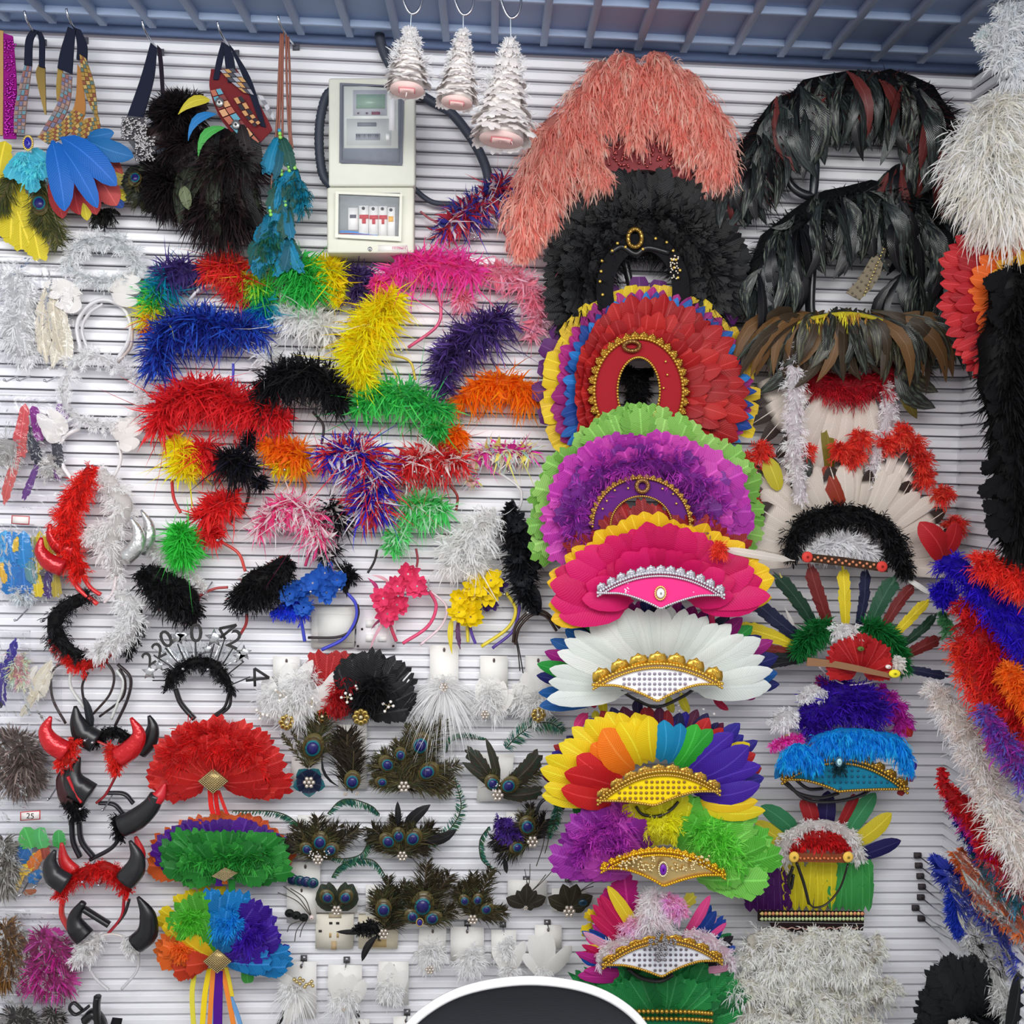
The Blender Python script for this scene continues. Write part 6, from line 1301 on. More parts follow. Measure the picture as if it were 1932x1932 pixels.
tb = [(192, 60), (172, 118), (155, 130), (130, 108), (105, 78), (85, 74), (62, 84), (40, 112), (22, 126), (4, 122), (-10, 70)]
gm = [V((44, 140, 54)), V((56, 156, 60)), V((34, 120, 46))]
fan(t, (425, 1650), -8, 190, 30, 16, tb, 44, gm, .045, .065, 'blunt', .45, .06); fan(t, (425, 1650), -8, 190, 20, 12, [(a, r * .72) for a, r in tb], 42, gm, .055, .075, 'blunt', .45, .06)
b = MB(); fluff(b, [(350, 1620, 34), (400, 1618, 34), (450, 1618, 34), (500, 1615, 34)], [(40, 134, 52), (60, 160, 64)], n=1500, d=.065, w=1.6, core=0, droop=.15); b.obj('down', t, kind='stuff'); diamond(t, (424, 1650), 25, 13, .09, (190, 172, 132), -3)
strips(t, [([(412, 1656), (413, 1672)], 14, (84, 40, 140)), ([(437, 1660), (438, 1690)], 12, (50, 140, 60)), ([(424, 1658), (424, 1668)], 10, (220, 110, 50))], .055)
t = thing('feather_hair_fan', 'yellow feather fan showing behind the rainbow fan hair piece', 'hair piece', 370, 1700, 0)
for p0, p1 in (((360, 1730), (332, 1690)), ((370, 1715), (355, 1680)), ((385, 1710), (385, 1672)), ((400, 1705), (420, 1672)), ((350, 1745), (304, 1716)), ((350, 1755), (296, 1735))): feather(t, p0, p1, 26, V((240, 214, 40)), .03, .035, 'blunt', 0, .05, .3)
t = thing('feather_hair_fan', 'rainbow feather fan hair piece with rhinestone diamond and coloured ribbons', 'hair piece', 410, 1810, 0)
C_ = (410, 1812)
for a0, a1, c, r in ((150, 176, (236, 110, 40), 112), (176, 196, (214, 70, 40), 80), (138, 152, (250, 206, 40), 104), (96, 140, (84, 176, 50), 124), (58, 98, (24, 130, 200), 126), (6, 58, (66, 26, 160), 128), (-8, 10, (30, 130, 196), 134)):
    fan(t, C_, a0, a1, max(3, int((a1 - a0) / 5)), 16, r, 46, [V(c), V([int(x * .9) for x in c])], .045, .07, 'blunt', .4, .06); fan(t, C_, a0, a1, max(2, int((a1 - a0) / 8)), 12, r * .72, 44, V(c), .055, .08, 'blunt', .4, .06)
b = MB()
for p, c in (([(350, 1740, 34), (375, 1740, 30)], (90, 184, 56)), ([(425, 1730, 36), (440, 1750, 30)], (30, 140, 210)), ([(475, 1750, 34), (465, 1780, 30)], (64, 28, 156)), ([(335, 1785, 24), (350, 1800, 20)], (236, 110, 40))): fluff(b, p, [c], n=520, d=.075, w=1.5, core=0)
b.obj('down', t, kind='stuff')
feather(t, (330, 1760), (308, 1745), 20, V((250, 214, 40)), .06, .06, 'blunt'); feather(t, (465, 1820), (468, 1855), 24, V((70, 160, 70)), .05, .05, 'blunt')
strips(t, [([(366, 1840), (362, 1880), (366, 1950)], 9, (224, 212, 70)), ([(395, 1828), (386, 1880), (380, 1960)], 10, (240, 210, 40)), ([(402, 1830), (398, 1890), (394, 1960)], 9, (236, 140, 60)), ([(412, 1832), (411, 1890), (410, 1960)], 17, (84, 30, 140)), ([(420, 1830), (432, 1890), (445, 1960)], 9, (240, 140, 60)), ([(426, 1826), (432, 1850), (438, 1880)], 7, (226, 200, 60)), ([(430, 1870), (446, 1910), (458, 1950)], 8, (110, 160, 210)), ([(402, 1890), (400, 1920), (404, 1950)], 6, (110, 170, 226))]); diamond(t, (410, 1814), 27, 23, .095)

# ------------------------------------------------------------------ hair clips on cards
def brooch(root, x, y, r=8, d=.075, color=(226, 214, 200), name='crystal_cluster'):
    b = MB(); P = [at(x, y, d + .004)] + [at(x + r * math.cos(a), y + r * math.sin(a), d) for a in np.linspace(0, 6.28, 7)[:-1]]
    b.balls(P, r * .55 * S(d), color); return b.obj(name, root, METAL_T)
def goldflower(root, x, y, r=15, d=.07, c=(206, 176, 96)):
    b = MB()
    for i in range(8):
        a = i * math.pi / 4; b.ell(at(x + r * .62 * math.cos(a), y + r * .62 * math.sin(a), d), np.array((r * .36, r * .2, r * .36)) * S(d), c, 8, 5)
    b.ball(at(x, y, d + .006), r * .28 * S(d), (230, 214, 170)); return b.obj('gold_flower', root, METAL_T)
def sprig(root, pts, d=.07):
    b = MB(); b.balls([at(*p, d) for p in pts], 3.3 * S(d), (238, 232, 224))
    c = np.mean(np.array(pts), 0)
    for p in pts: b.tube([at(c[0], c[1], d - .002), at(*p, d - .002)], .7 * S(d), (190, 170, 130), 4)
    b.obj('pearl_sprig', root, GLOSS)
def clipcard(root, x0, y0, x1, y1, d=.012, c=(242, 240, 235), tilt=0):
    card(root, [(x0 + tilt, y0), (x1 + tilt, y0 + 1), (x1 - tilt, y1), (x0 - tilt, y1)], c, d)
    b = MB(); b.ell(at((x0 + x1) / 2 + tilt, y0 + 9, d + .002), np.array((2.6, 1, 4.5)) * S(d), (120, 108, 104), 8, 5); b.obj('hanging_slot', root, GLOSS_C)
PC = [(86, 76, 52), (108, 98, 62), (70, 68, 48), (80, 88, 58), (58, 50, 40)]
def peacock(root, base, tip, w, er=0, d=.05, n=150, cols=PC, curve=0.0, eyeat=.74):
    """peacock feather: barbs off a shaft, ocellus as nested ovals"""
    A, B = at(*base, d), at(*tip, d + .006); ax = B - A; L_ = np.linalg.norm(ax); ax /= L_
    nx = np.cross(ax, (0, -1.0, 0)); nx /= np.linalg.norm(nx); u = S(d)
    b = MB(); n = int(n * 1.4); t_ = rng.random(n) ** .8 * .95; s_ = rng.choice((-1, 1), n)
    P = A + ax * (L_ * t_)[:, None] + nx * (curve * L_ * 4 * t_ * (1 - t_))[:, None]
    wd = w * u * .62 * np.sin(np.pi * np.clip(t_ * .8 + .14, 0, 1)) ** .7
    dr = nx * s_[:, None] * .62 + ax * .78 + np.array((0, -.12, 0)) * rng.random(n)[:, None]
    b.strands(P, dr, wd * rng.uniform(.7, 1.5, n), 1.9 * u, pick(cols, n) * .85, .08, .35)
    tt = np.linspace(0, 1, 10)[:, None]; b.tube(A + ax * L_ * .92 * tt + nx * curve * L_ * 4 * tt * (1 - tt), 1.0 * u, (110, 96, 70), 5)
    o = b.obj('peacock_feather', root, kind=None)
    if er:
        c = A + ax * L_ * eyeat + np.array((0, -.006, 0)); b = MB()
        for k, (rx, ry, off, cc) in enumerate(((1.45, 1.8, 0, (92, 82, 44)), (1.2, 1.42, -.15, (76, 62, 36)), (1.02, 1.12, -.3, (24, 110, 120)), (.78, .86, -.28, (32, 28, 96)))):
            ring = [c + nx * er * u * rx * math.cos(a) + ax * er * u * (off + ry * math.sin(a)) + np.array((0, -.0009 * k, 0)) for a in np.linspace(0, 2 * math.pi, 15)[:-1]]
            b.poly(ring, cc, .0004)
        b.obj('eye', o, GLOSS)
    return o
def sword(root, pts, d=.05, w=16, n=260, cols=((44, 104, 92), (60, 130, 100), (70, 110, 60), (36, 84, 84)), side=(-1,), name='sword_feather'):
    q = pxpath(pts, d, 40); u = S(d); T = np.gradient(q, axis=0); T /= np.linalg.norm(T, axis=1)[:, None]
    N = np.cross(T, (0, -1.0, 0)); i = rng.integers(0, 40, n); s_ = rng.choice(side, n)
    b = MB(); b.strands(q[i] + rng.normal(0, .0006, (n, 3)), N[i] * s_[:, None] + T[i] * .55, w * u * rng.uniform(.6, 1.1, n) * np.sin(np.pi * np.clip(i / 39 * .85 + .12, 0, 1)) ** .5, 1.7 * u, pick(cols, n) * .85, .1, .2)
    b.tube(q, 1.1 * u, (70, 84, 60), 5); return b.obj(name, root)
BKF = V((34, 32, 34), rough=.4); PET = V((36, 50, 84), rough=.35)
def clip(label, x, y, name='peacock_hair_clip', cat='hair clip'): return thing(name, label, cat, x, y, 0)
t = clip('peacock eye feather clip with round teal petal flower', 583, 1475)
clipcard(t, 550, 1428, 606, 1474); peacock(t, (580, 1450), (606, 1352), 62, 14, .045, 200, eyeat=.45); peacock(t, (578, 1448), (530, 1382), 18, 0, .04, 60); peacock(t, (585, 1448), (650, 1380), 20, 0, .04, 70); peacock(t, (582, 1448), (550, 1372), 16, 0, .04, 50)
for i in range(5): a = i * 1.2566 + .3; feather(t, (583 + 4 * math.cos(a), 1475 + 4 * math.sin(a)), (583 + 32 * math.cos(a), 1475 + 29 * math.sin(a)), 28, V((24, 34, 62), (28, 96, 104), rough=.35), .05, .06, 'petal', 0, .08, name='petal')
brooch(t, 583, 1476, 8)
t = clip('single dark peacock feather clip on tall white card', 660, 1440); clipcard(t, 638, 1367, 692, 1488); peacock(t, (655, 1492), (655, 1376), 74, 0, .04, 260, [(54, 46, 38), (70, 60, 46), (44, 40, 34)]); peacock(t, (664, 1496), (668, 1410), 52, 11, .05, 120, [(60, 52, 40), (50, 46, 36)], eyeat=.3); feather(t, (640, 1484), (612, 1410), 6, BKF, .045, .05, 'hackle', -.2); brooch(t, 652, 1498, 3); brooch(t, 674, 1497, 3)
t = clip('largest peacock feather clip, with five eyes and a crystal cluster', 775, 1430); clipcard(t, 740, 1440, 800, 1492)
for e, er, w in (((806, 1368), 13, 80), ((752, 1395), 8, 44), ((716, 1420), 10, 50), ((826, 1440), 12, 60), ((702, 1468), 7, 36)): peacock(t, (765, 1488), e, w, er, .05 + R.uniform(0, .015), 190, eyeat=.72)
for e, w in (((842, 1350), 50), ((860, 1472), 40), ((868, 1440), 44), ((700, 1440), 40), ((770, 1360), 30), ((855, 1492), 34)): peacock(t, (766, 1486), e, w, 0, .045, 120)
brooch(t, 762, 1484, 8); sword(t, [(842, 1420), (850, 1400), (875, 1392), (914, 1396)], .045, 14)
t = clip('peacock clip with dark swept feathers on a tilted white card', 945, 1460); clipcard(t, 903, 1422, 966, 1512, tilt=4)
for p0, p1, w in (((935, 1490), (882, 1414), 34), ((938, 1488), (916, 1392), 20), ((940, 1490), (1016, 1424), 40), ((942, 1496), (1020, 1492), 34), ((938, 1490), (872, 1438), 24)): feather(t, p0, p1, w, V((58, 52, 40), sheen=(40, 60, 50)), .05, .06, 'blunt' if w > 30 else 'sabre', .06, .08, .4 if w > 30 else 0)
peacock(t, (938, 1494), (922, 1462), 34, 10, .065, 60, eyeat=.6); peacock(t, (942, 1496), (972, 1470), 36, 11, .065, 70, eyeat=.65); peacock(t, (942, 1496), (1020, 1450), 40, 0, .05, 140)
brooch(t, 939, 1500, 8); sword(t, [(955, 1412), (975, 1390), (1010, 1366), (1040, 1365), (1063, 1380)], .05, 24, 200, side=(-1, 1)); beads(t, [(935 + R.uniform(-5, 8), 1478 + R.uniform(0, 16)) for _ in range(12)], 1.6, (220, 216, 210), .075, 'dots')
t = clip('peacock clip with long green sword feather reaching left', 600, 1590); clipcard(t, 562, 1538, 620, 1622)
for e, er, w in (((606, 1570), 11, 60), ((570, 1590), 8, 44), ((636, 1592), 9, 44)): peacock(t, (600, 1622), e, w, er, .055, 140, eyeat=.72)
for e, w in (((560, 1556), 50), ((640, 1556), 50), ((600, 1540), 50), ((680, 1560), 40), ((540, 1580), 30)): peacock(t, (600, 1618), e, w, 0, .05, 130, [(60, 54, 42), (50, 48, 38), (74, 66, 48)])
feather(t, (580, 1600), (524, 1575), 20, BKF, .055, .05, 'sabre', -.2); sword(t, [(590, 1590), (560, 1552), (520, 1532), (440, 1530)], .045, 14, 220); sword(t, [(618, 1535), (640, 1512), (664, 1508), (700, 1520), (716, 1536)], .04, 16, 220, side=(1,)); brooch(t, 600, 1622, 7); beads(t, [(600 + R.uniform(-20, 24), 1614 + R.uniform(-8, 6)) for _ in range(20)], 1.6, (214, 210, 206), .075, 'dots')
t = clip('peacock clip with black leaf feathers and circling green sword feathers', 760, 1570); clipcard(t, 722, 1560, 792, 1620)
for e, er, w in (((722, 1574), 10, 56), ((750, 1560), 9, 44), ((788, 1566), 11, 60)): peacock(t, (758, 1614), e, w, er, .06, 140, eyeat=.75)
for e, w in (((700, 1560), 50), ((820, 1560), 56), ((806, 1596), 40), ((745, 1535), 40), ((692, 1580), 30)): peacock(t, (758, 1612), e, w, 0, .05, 140, [(56, 50, 38), (48, 46, 36), (70, 64, 46)])
feather(t, (764, 1570), (812, 1518), 24, BKF, .06, .065, 'sabre', -.1); feather(t, (752, 1560), (750, 1512), 14, BKF, .06, .065, 'sabre'); feather(t, (800, 1585), (862, 1565), 20, BKF, .06, .06, 'sabre', .1)
sword(t, [(797, 1598), (830, 1580), (856, 1555), (870, 1520), (858, 1470)], .05, 16, 260, side=(1, 1, -1)); sword(t, [(704, 1568), (694, 1590), (680, 1612), (650, 1620), (620, 1616)], .05, 14, 200); brooch(t, 759, 1615, 7)
t = clip('peacock clip with purple fluff and looping black feather', 985, 1580); clipcard(t, 955, 1532, 1010, 1600)
b = MB(); fluff(b, [(940, 1552, 20), (965, 1565, 26), (975, 1585, 16)], [(70, 40, 130), (56, 40, 90), (90, 60, 150)], n=700, d=.055, w=1.8); b.obj('purple_fluff', t, kind='stuff')
peacock(t, (1002, 1592), (990, 1535), 46, 11, .065, 130, eyeat=.65); peacock(t, (1000, 1590), (965, 1600), 40, 8, .06, 90)
for e, w in (((1030, 1545), 50), ((940, 1610), 50), ((925, 1585), 40), ((1000, 1515), 30)): peacock(t, (1002, 1588), e, w, 0, .05, 140, [(44, 40, 38), (56, 50, 44), (36, 36, 40)])
sword(t, [(922, 1560), (906, 1585), (908, 1620), (930, 1643)], .05, 12, 200); sword(t, [(1048, 1508), (1052, 1530), (1046, 1552), (1036, 1580)], .06, 14, 200, side=(1, -1)); hoop(t, [(1010, 1540), (1020, 1515), (1040, 1506), (1064, 1526)], (30, 34, 38), 3, .055, 'feather_loop'); feather(t, (952, 1620), (956, 1648), 10, BKF, .05, .05, 'sabre'); brooch(t, 1005, 1588, 8)
for p0, p1 in (((1030, 1560), (1012, 1634)), ((1035, 1560), (1028, 1610)), ((930, 1640), (945, 1650))): hoop(t, [p0, ((p0[0] + p1[0]) / 2 + 3, (p0[1] + p1[1]) / 2), p1], (60, 56, 44), .9, .05, 'barb')
t = clip('small clip of four overlapping teal feather discs on white card', 572, 1660, 'feather_hair_clip'); clipcard(t, 548, 1626, 604, 1700)
for i in range(4): b = MB(); b.poly([at(553 + i * 12.5 + 11 * math.cos(a), 1660 + i * 2 + 10 * math.sin(a), .03 + .003 * i) for a in np.linspace(0, 6.28, 13)[:-1]], ((24, 60, 80), (24, 84, 84), (28, 50, 90), (26, 80, 90))[i], .001); b.obj('feather_disc', t, GLOSS); b = MB(); b.poly([at(553 + i * 12.5 + 6 * math.cos(a), 1661 + i * 2 + 6 * math.sin(a), .0315 + .003 * i) for a in np.linspace(0, 6.28, 11)[:-1]], (34, 36, 84), .0005); b.obj('eye', t, GLOSS)
t = clip('dragonfly clip with dark body, pearl head and long antennae', 562, 1727, 'feather_hair_clip'); clipcard(t, 541, 1671, 597, 1741)
for x, y in ((546, 1723), (559, 1727), (573, 1731)): b = MB(); b.ell(at(x, y, .03), np.array((9, 5, 8)) * S(.03), (44, 48, 46)); b.obj('body_segment', t, FIB, smooth=True)
b = MB(); b.ell(at(588, 1731, .03), np.array((5, 5, 5)) * S(.03), (226, 206, 200)); b.obj('pearl_head', t, GLOSS, smooth=True)
for p in ([(585, 1727), (560, 1700), (524, 1684)], [(586, 1726), (565, 1695), (535, 1672)], [(587, 1725), (575, 1695), (548, 1676)], [(575, 1735), (560, 1755), (556, 1776)], [(570, 1736), (548, 1745), (542, 1758)], [(580, 1735), (570, 1752), (566, 1768)]): hoop(t, p, (74, 66, 58), .9, .03, 'antenna')
t = clip('heart shaped peacock feather clip on white card', 636, 1690); clipcard(t, 596, 1672, 674, 1722)
for p1, w, e in (((606, 1668), 44, 1), ((666, 1668), 44, 1), ((620, 1664), 30, 0), ((652, 1664), 30, 0)): feather(t, (636, 1716), p1, w, V((56, 58, 42), sheen=(44, 70, 60)), .03, .035, 'petal', -.08 if p1[0] < 636 else .08, .08)
peacock(t, (634, 1712), (610, 1680), 20, 9, .045, 30, eyeat=.7); peacock(t, (638, 1712), (660, 1680), 20, 9, .045, 30, eyeat=.7); brooch(t, 635, 1718, 7)
t = clip('peacock clip with crystals and black feathers pointing down left', 724, 1710); clipcard(t, 690, 1670, 752, 1745)
peacock(t, (726, 1750), (722, 1680), 56, 11, .055, 160, eyeat=.55)
for e, w in (((733, 1650), 40), ((768, 1660), 40), ((705, 1680), 40), ((760, 1720), 50), ((745, 1670), 40)): peacock(t, (730, 1755), e, w, 0, .05, 130, [(54, 50, 36), (48, 60, 44), (66, 56, 42)])
sword(t, [(626, 1655), (640, 1635), (668, 1622), (706, 1625), (733, 1662)], .045, 16, 240, side=(1,)); b = MB(); fluff(b, [(670, 1752, 12), (700, 1748, 18), (712, 1760, 12)], [BLK_], n=350, d=.055, w=1.8); b.obj('black_fluff', t, kind='stuff'); feather(t, (705, 1755), (634, 1758), 14, BKF, .05, .05, 'sabre'); feather(t, (712, 1765), (683, 1814), 12, BKF, .05, .05, 'sabre', .1); brooch(t, 724, 1762, 7)
t = clip('peacock clip with purple oval stone, tallest of its row', 798, 1700); clipcard(t, 757, 1668, 848, 1748)
for e, er, w in (((802, 1680), 15, 70), ((768, 1716), 9, 46), ((834, 1722), 10, 46)): peacock(t, (792, 1742), e, w, er, .06, 150, eyeat=.62)
for e, w in (((806, 1622), 50), ((851, 1646), 50), ((770, 1670), 40), ((860, 1715), 40), ((830, 1640), 40)): peacock(t, (793, 1738), e, w, 0, .05, 150, [(64, 54, 40), (74, 66, 44), (58, 52, 38)])
gem(t, 792, 1740, 5, 6, (44, 36, 130), .08, (210, 180, 110))
t = clip('peacock clip with three small eyes and crystals, right of the purple stone one', 895, 1700); clipcard(t, 853, 1680, 900, 1735, tilt=4)
for e, er, w in (((870, 1684), 7, 40), ((904, 1682), 7, 40), ((928, 1706), 8, 44)): peacock(t, (893, 1732), e, w, er, .06, 130, eyeat=.75)
for e, w in (((893, 1645), 40), ((928, 1636), 40), ((955, 1720), 40), ((860, 1670), 40), ((880, 1660), 40)): peacock(t, (893, 1730), e, w, 0, .05, 120, [(66, 60, 40), (80, 74, 48), (60, 54, 40)])
brooch(t, 892, 1735, 7)
t = clip('dark flower shaped feather clip with one pearl and long antennae', 992, 1695); clipcard(t, 958, 1660, 1032, 1706)
for p1, w in (((955, 1694), 26), ((1030, 1692), 26), ((994, 1667), 24), ((975, 1680), 20), ((1012, 1680), 20), ((1008, 1712), 16)): feather(t, (992, 1708), p1, w, V((52, 48, 40), rough=.5), .04, .05, 'petal', 0, .1)
for p in ((1000, 1630), (1030, 1650), (1045, 1640), (990, 1640)): hoop(t, [(994, 1690), ((994 + p[0]) / 2 + 2, (1690 + p[1]) / 2), p], (70, 66, 62), .8, .04, 'antenna')
brooch(t, 992, 1713, 3)
t = clip('dark flower shaped feather clip with crystal cluster, last in its row', 1075, 1700); clipcard(t, 1041, 1676, 1106, 1719)
for p1, w in (((1034, 1692), 28), ((1118, 1690), 30), ((1062, 1668), 28), ((1088, 1668), 28), ((1045, 1706), 22), ((1106, 1710), 24)): feather(t, (1075, 1712), p1, w, V((58, 54, 40), rough=.5), .04, .05, 'petal', 0, .1)
b = MB(); b.ell(at(1100, 1703, .055), np.array((9, 3, 7)) * S(.05), (24, 60, 80)); b.obj('eye', t, GLOSS, smooth=True); brooch(t, 1074, 1719, 8)
for p in ((1130, 1660), (1120, 1672)): hoop(t, [(1085, 1690), ((1085 + p[0]) / 2, (1690 + p[1]) / 2 - 3), p], (70, 66, 62), .8, .04, 'antenna')
# white feather clips on cards
WF = V((240, 238, 234), stripe=.05, rachis=1.0)
def whiteclip(label, x0, y0, x1, y1, fl, feats=(), n=900, gold=None, crystals=None, strands_=None, tilt=0):
    t = thing('white_feather_clip', label, 'hair clip', (x0 + x1) / 2, y0, 0)
    clipcard(t, x0, y0, x1, y1, tilt=tilt)
    if fl: b = MB(); [fluff(b, f, [(242, 240, 238), (230, 228, 226)], n=n // len(fl), d=.04, w=1.3, droop=.25, core=.5) for f in fl]; b.obj('down', t, kind='stuff')
    for p0, p1, w in feats: feather(t, p0, p1, w, WF, .04, .05, 'goose', R.uniform(-.1, .1), .1, 0, R.uniform(-.3, .3))
    if gold: goldflower(t, *gold)
    if crystals: brooch(t, *crystals, name='crystals')
    if strands_:
        c, r, k = strands_; b = MB(); P = np.tile(at(*c, .04), (k, 1)); dr = rng.normal(0, 1, (k, 3)); dr[:, 1] = -np.abs(dr[:, 1]) * .4; b.strands(P, dr, r * S(.04) * rng.uniform(.6, 1.1, k), 1.6 * S(.04), pick([(240, 238, 236)], k), .8, .3); b.obj('ostrich_barbs', t, kind='stuff')
    return t
t = whiteclip('white feather clip with pearl sprigs and gold flower, left of the red one', 515, 1238, 566, 1292, [[(560, 1330, 46), (560, 1300, 52), (590, 1280, 44)], [(520, 1330, 36), (520, 1300, 40)]], [((545, 1362), (640, 1262), 34), ((545, 1362), (628, 1290), 30), ((545, 1360), (590, 1245), 34), ((545, 1360), (540, 1250), 34), ((545, 1360), (500, 1270), 30), ((545, 1360), (490, 1310), 26)], 2600, (541, 1363, 16)); sprig(t, [(520, 1302), (529, 1312), (536, 1304), (527, 1322), (540, 1316)]); sprig(t, [(578, 1325), (590, 1318), (597, 1326), (588, 1334)]); sprig(t, [(484, 1340), (496, 1348), (490, 1356), (504, 1350)])
t = thing('feather_hair_clip', 'red feather clip with pearl sprig between the white and black ones', 'hair clip', 640, 1300, 0); clipcard(t, 600, 1238, 632, 1270)
fan(t, (612, 1358), 28, 100, 14, 12, [(100, 118), (70, 128), (45, 132), (28, 110)], 46, [V((178, 30, 34)), V((160, 24, 30))], .03, .04, 'blunt', .35, .06); tuft(t, [[(625, 1330, 26), (645, 1300, 34), (665, 1275, 28)]], [(176, 30, 34), (156, 24, 30)], 900, .04, 1.4); sprig(t, [(644, 1316), (652, 1308), (661, 1311), (655, 1325), (663, 1318)]); sprig(t, [(672, 1294), (684, 1306), (678, 1316), (674, 1300)]); goldflower(t, 608, 1352, 14, .05, (150, 112, 60))
t = thing('feather_hair_clip', 'black feather clip with gold flower and pearls', 'hair clip', 700, 1310, 0); clipcard(t, 676, 1236, 692, 1262)
fan(t, (682, 1352), 8, 118, 20, 14, [(118, 100), (90, 118), (60, 124), (40, 122), (22, 108), (8, 84)], 46, [V((22, 22, 25), stripe=.2), V((28, 28, 32), stripe=.2)], .05, .06, 'blunt', .3, .05); tuft(t, [[(680, 1330, 28), (700, 1300, 40), (720, 1290, 40)]], [(20, 20, 22), (27, 27, 30)], 1300, .06, 1.4); feather(t, (700, 1330), (778, 1282), 30, V((30, 30, 33)), .06, .065, 'sabre'); goldflower(t, 681, 1353, 17, .09); sprig(t, [(723, 1328), (737, 1324), (742, 1332), (726, 1342), (733, 1334)], .085)
for p0, p1 in (((760, 1285), (775, 1268)), ((758, 1300), (772, 1282))): hoop(t, [p0, p1], (230, 230, 230), 1.6, .065, 'white_edge', n=6)
whiteclip('white ostrich burst clip with pearls on tall white card', 811, 1217, 865, 1340, None, (), 0, None, (837, 1297, 6), ((837, 1297), 85, 420)); 
whiteclip('white feather clip on card with crystal at the bottom, beside the burst clip', 906, 1237, 958, 1300, [[(925, 1330, 36), (925, 1300, 34)]], [((928, 1350), (905, 1280), 30), ((928, 1350), (930, 1272), 34), ((928, 1350), (950, 1285), 30), ((928, 1350), (968, 1300), 28)], 1300, None, (915, 1348, 6))
whiteclip('white feather clip with gold flower, nearest the white tiara', 991, 1237, 1040, 1300, [[(1000, 1330, 38), (1020, 1310, 36)], [(980, 1330, 24), (985, 1300, 22)]], [((1014, 1345), (968, 1290), 30), ((1014, 1345), (990, 1268), 32), ((1014, 1345), (1010, 1262), 34), ((1014, 1345), (1035, 1275), 32), ((1014, 1345), (1050, 1300), 30)], 1500, (1016, 1349, 15))
whiteclip('white marabou clip with crystal flower, first of the lower white row', 790, 1748, 841, 1801, [[(812, 1800, 30), (815, 1790, 32)]], (), 900, None, (811, 1830, 6), tilt=1)
whiteclip('white marabou clip, second of the lower white row', 850, 1748, 913, 1812, [[(885, 1812, 34), (892, 1800, 32)]], (), 1000)
whiteclip('white feather clip with loose fluffy petals, third of the lower white row', 927, 1754, 974, 1808, [[(950, 1790, 28), (960, 1780, 24)], [(955, 1830, 26), (965, 1830, 24)]], [((960, 1835), (930, 1785), 26), ((965, 1835), (990, 1775), 26)], 1200)
whiteclip('white feather clip with three large petals, right end of the lower white row', 1009, 1745, 1060, 1790, [[(1015, 1830, 20), (1030, 1825, 20)]], [((1020, 1840), (1004, 1762), 34), ((1024, 1842), (1034, 1758), 38), ((1030, 1842), (1078, 1784), 34), ((1022, 1842), (986, 1800), 28)], 300)
whiteclip('white feather clip with gold leaf spray on tall card, lower left', 540, 1814, 597, 1921, [[(545, 1850, 24), (560, 1870, 26)]], [((570, 1870), (520, 1835), 22), ((570, 1875), (530, 1905), 20), ((575, 1880), (545, 1930), 22), ((560, 1880), (540, 1935), 18)], 700, None, None, ((560, 1870), 60, 120)); beads([o for o in col.objects if o.name.startswith('white_feather_clip') and o.parent is None][-1], [(555, 1848), (560, 1852), (566, 1856), (572, 1850), (578, 1858), (584, 1856), (588, 1852), (575, 1862), (566, 1846), (590, 1860)], 4, (214, 190, 130), .06, 'gold_leaves', METAL_T)
whiteclip('white fan shaped feather clip with trailing barbs, lower left', 619, 1820, 683, 1880, [[(635, 1880, 28), (660, 1875, 28)]], [((650, 1900), (620, 1845), 30), ((650, 1900), (640, 1835), 32), ((652, 1900), (665, 1838), 32), ((655, 1900), (688, 1848), 30)], 800, None, (648, 1905, 3), ((655, 1890), 50, 60))
whiteclip('white feather clip with rounded downy body, lower left row right end', 714, 1814, 771, 1896, [[(735, 1870, 28), (740, 1850, 30)]], [((740, 1895), (715, 1830), 30), ((742, 1895), (735, 1815), 34), ((744, 1895), (765, 1830), 30)], 900)
for x0, y0, x1, lab in ((657, 1922, 697, 'white clip card at the bottom edge left of the chair'), (742, 1917, 790, 'white clip card at the bottom edge beside the chair rim')): clipcard(thing('display_card', lab, 'card', x0, y0, 0), x0, y0, x1, y0 + 60)
feather(thing('feather_hair_clip', 'thin black curved feather clip at the bottom edge', 'hair clip', 520, 1920, 0), (512, 1945), (536, 1868), 9, BKF, .03, .03, 'hackle', .15)
# ------------------------------------------------------------------ necklaces along the top left
def strap(root, a, b_, c, d=.06, name='strap', m=None):
    """flat band between two photo polylines"""
    q, r = [tuple(p) for p in smooth_path(np.array(a, float), 16)], [tuple(p) for p in smooth_path(np.array(b_, float), 16)]
    b = MB(); ribbonmesh(b, q, r, d, c); return b.obj(name, root, m or CLOTH)
def mosaic(root, a, b_, cols, d=.064, n=12, k=2, name='woven_pattern'):
    q, r = smooth_path(np.array(a, float), n + 1), smooth_path(np.array(b_, float), n + 1); b = MB()
    for i in range(n):
        for j in range(k):
            g = lambda I, J: at(*(q[I] * (1 - J / k) + r[I] * (J / k)), d)
            P = [g(i, j), g(i + 1, j), g(i + 1, j + 1), g(i, j + 1)]; c = sum(P) / 4
            b.raw([c + (p - c) * .86 for p in P], [(0, 1, 2), (0, 2, 3)], cols[(i + j) % len(cols)])
    return b.obj(name, root, GLOSS_C)
def hook(label, x, y, d=.11, top=None):
    """long wire display hook ending upturned in front of the strap"""
    t = thing('display_hook', label, 'hook', x + 10, y + 14, .0)
    A = at(x + 24, y + 26, .0); B = at(x + 6, y + 4, .075); C = at(x - 6, y - 18, .105); E = at(x - 10, y - 34, .11)
    b = MB(); b.tube(smooth_path(np.array([A, B, C, E]), 16), .0022, (190, 195, 205), 7); b.obj('prong', t, CHROME, smooth=True)
    b = MB(); pxbox(b, x + 18, y + 20, x + 31, y + 32, 0, .006, (90, 90, 100)); b.obj('bracket', t, GLOSS_C)
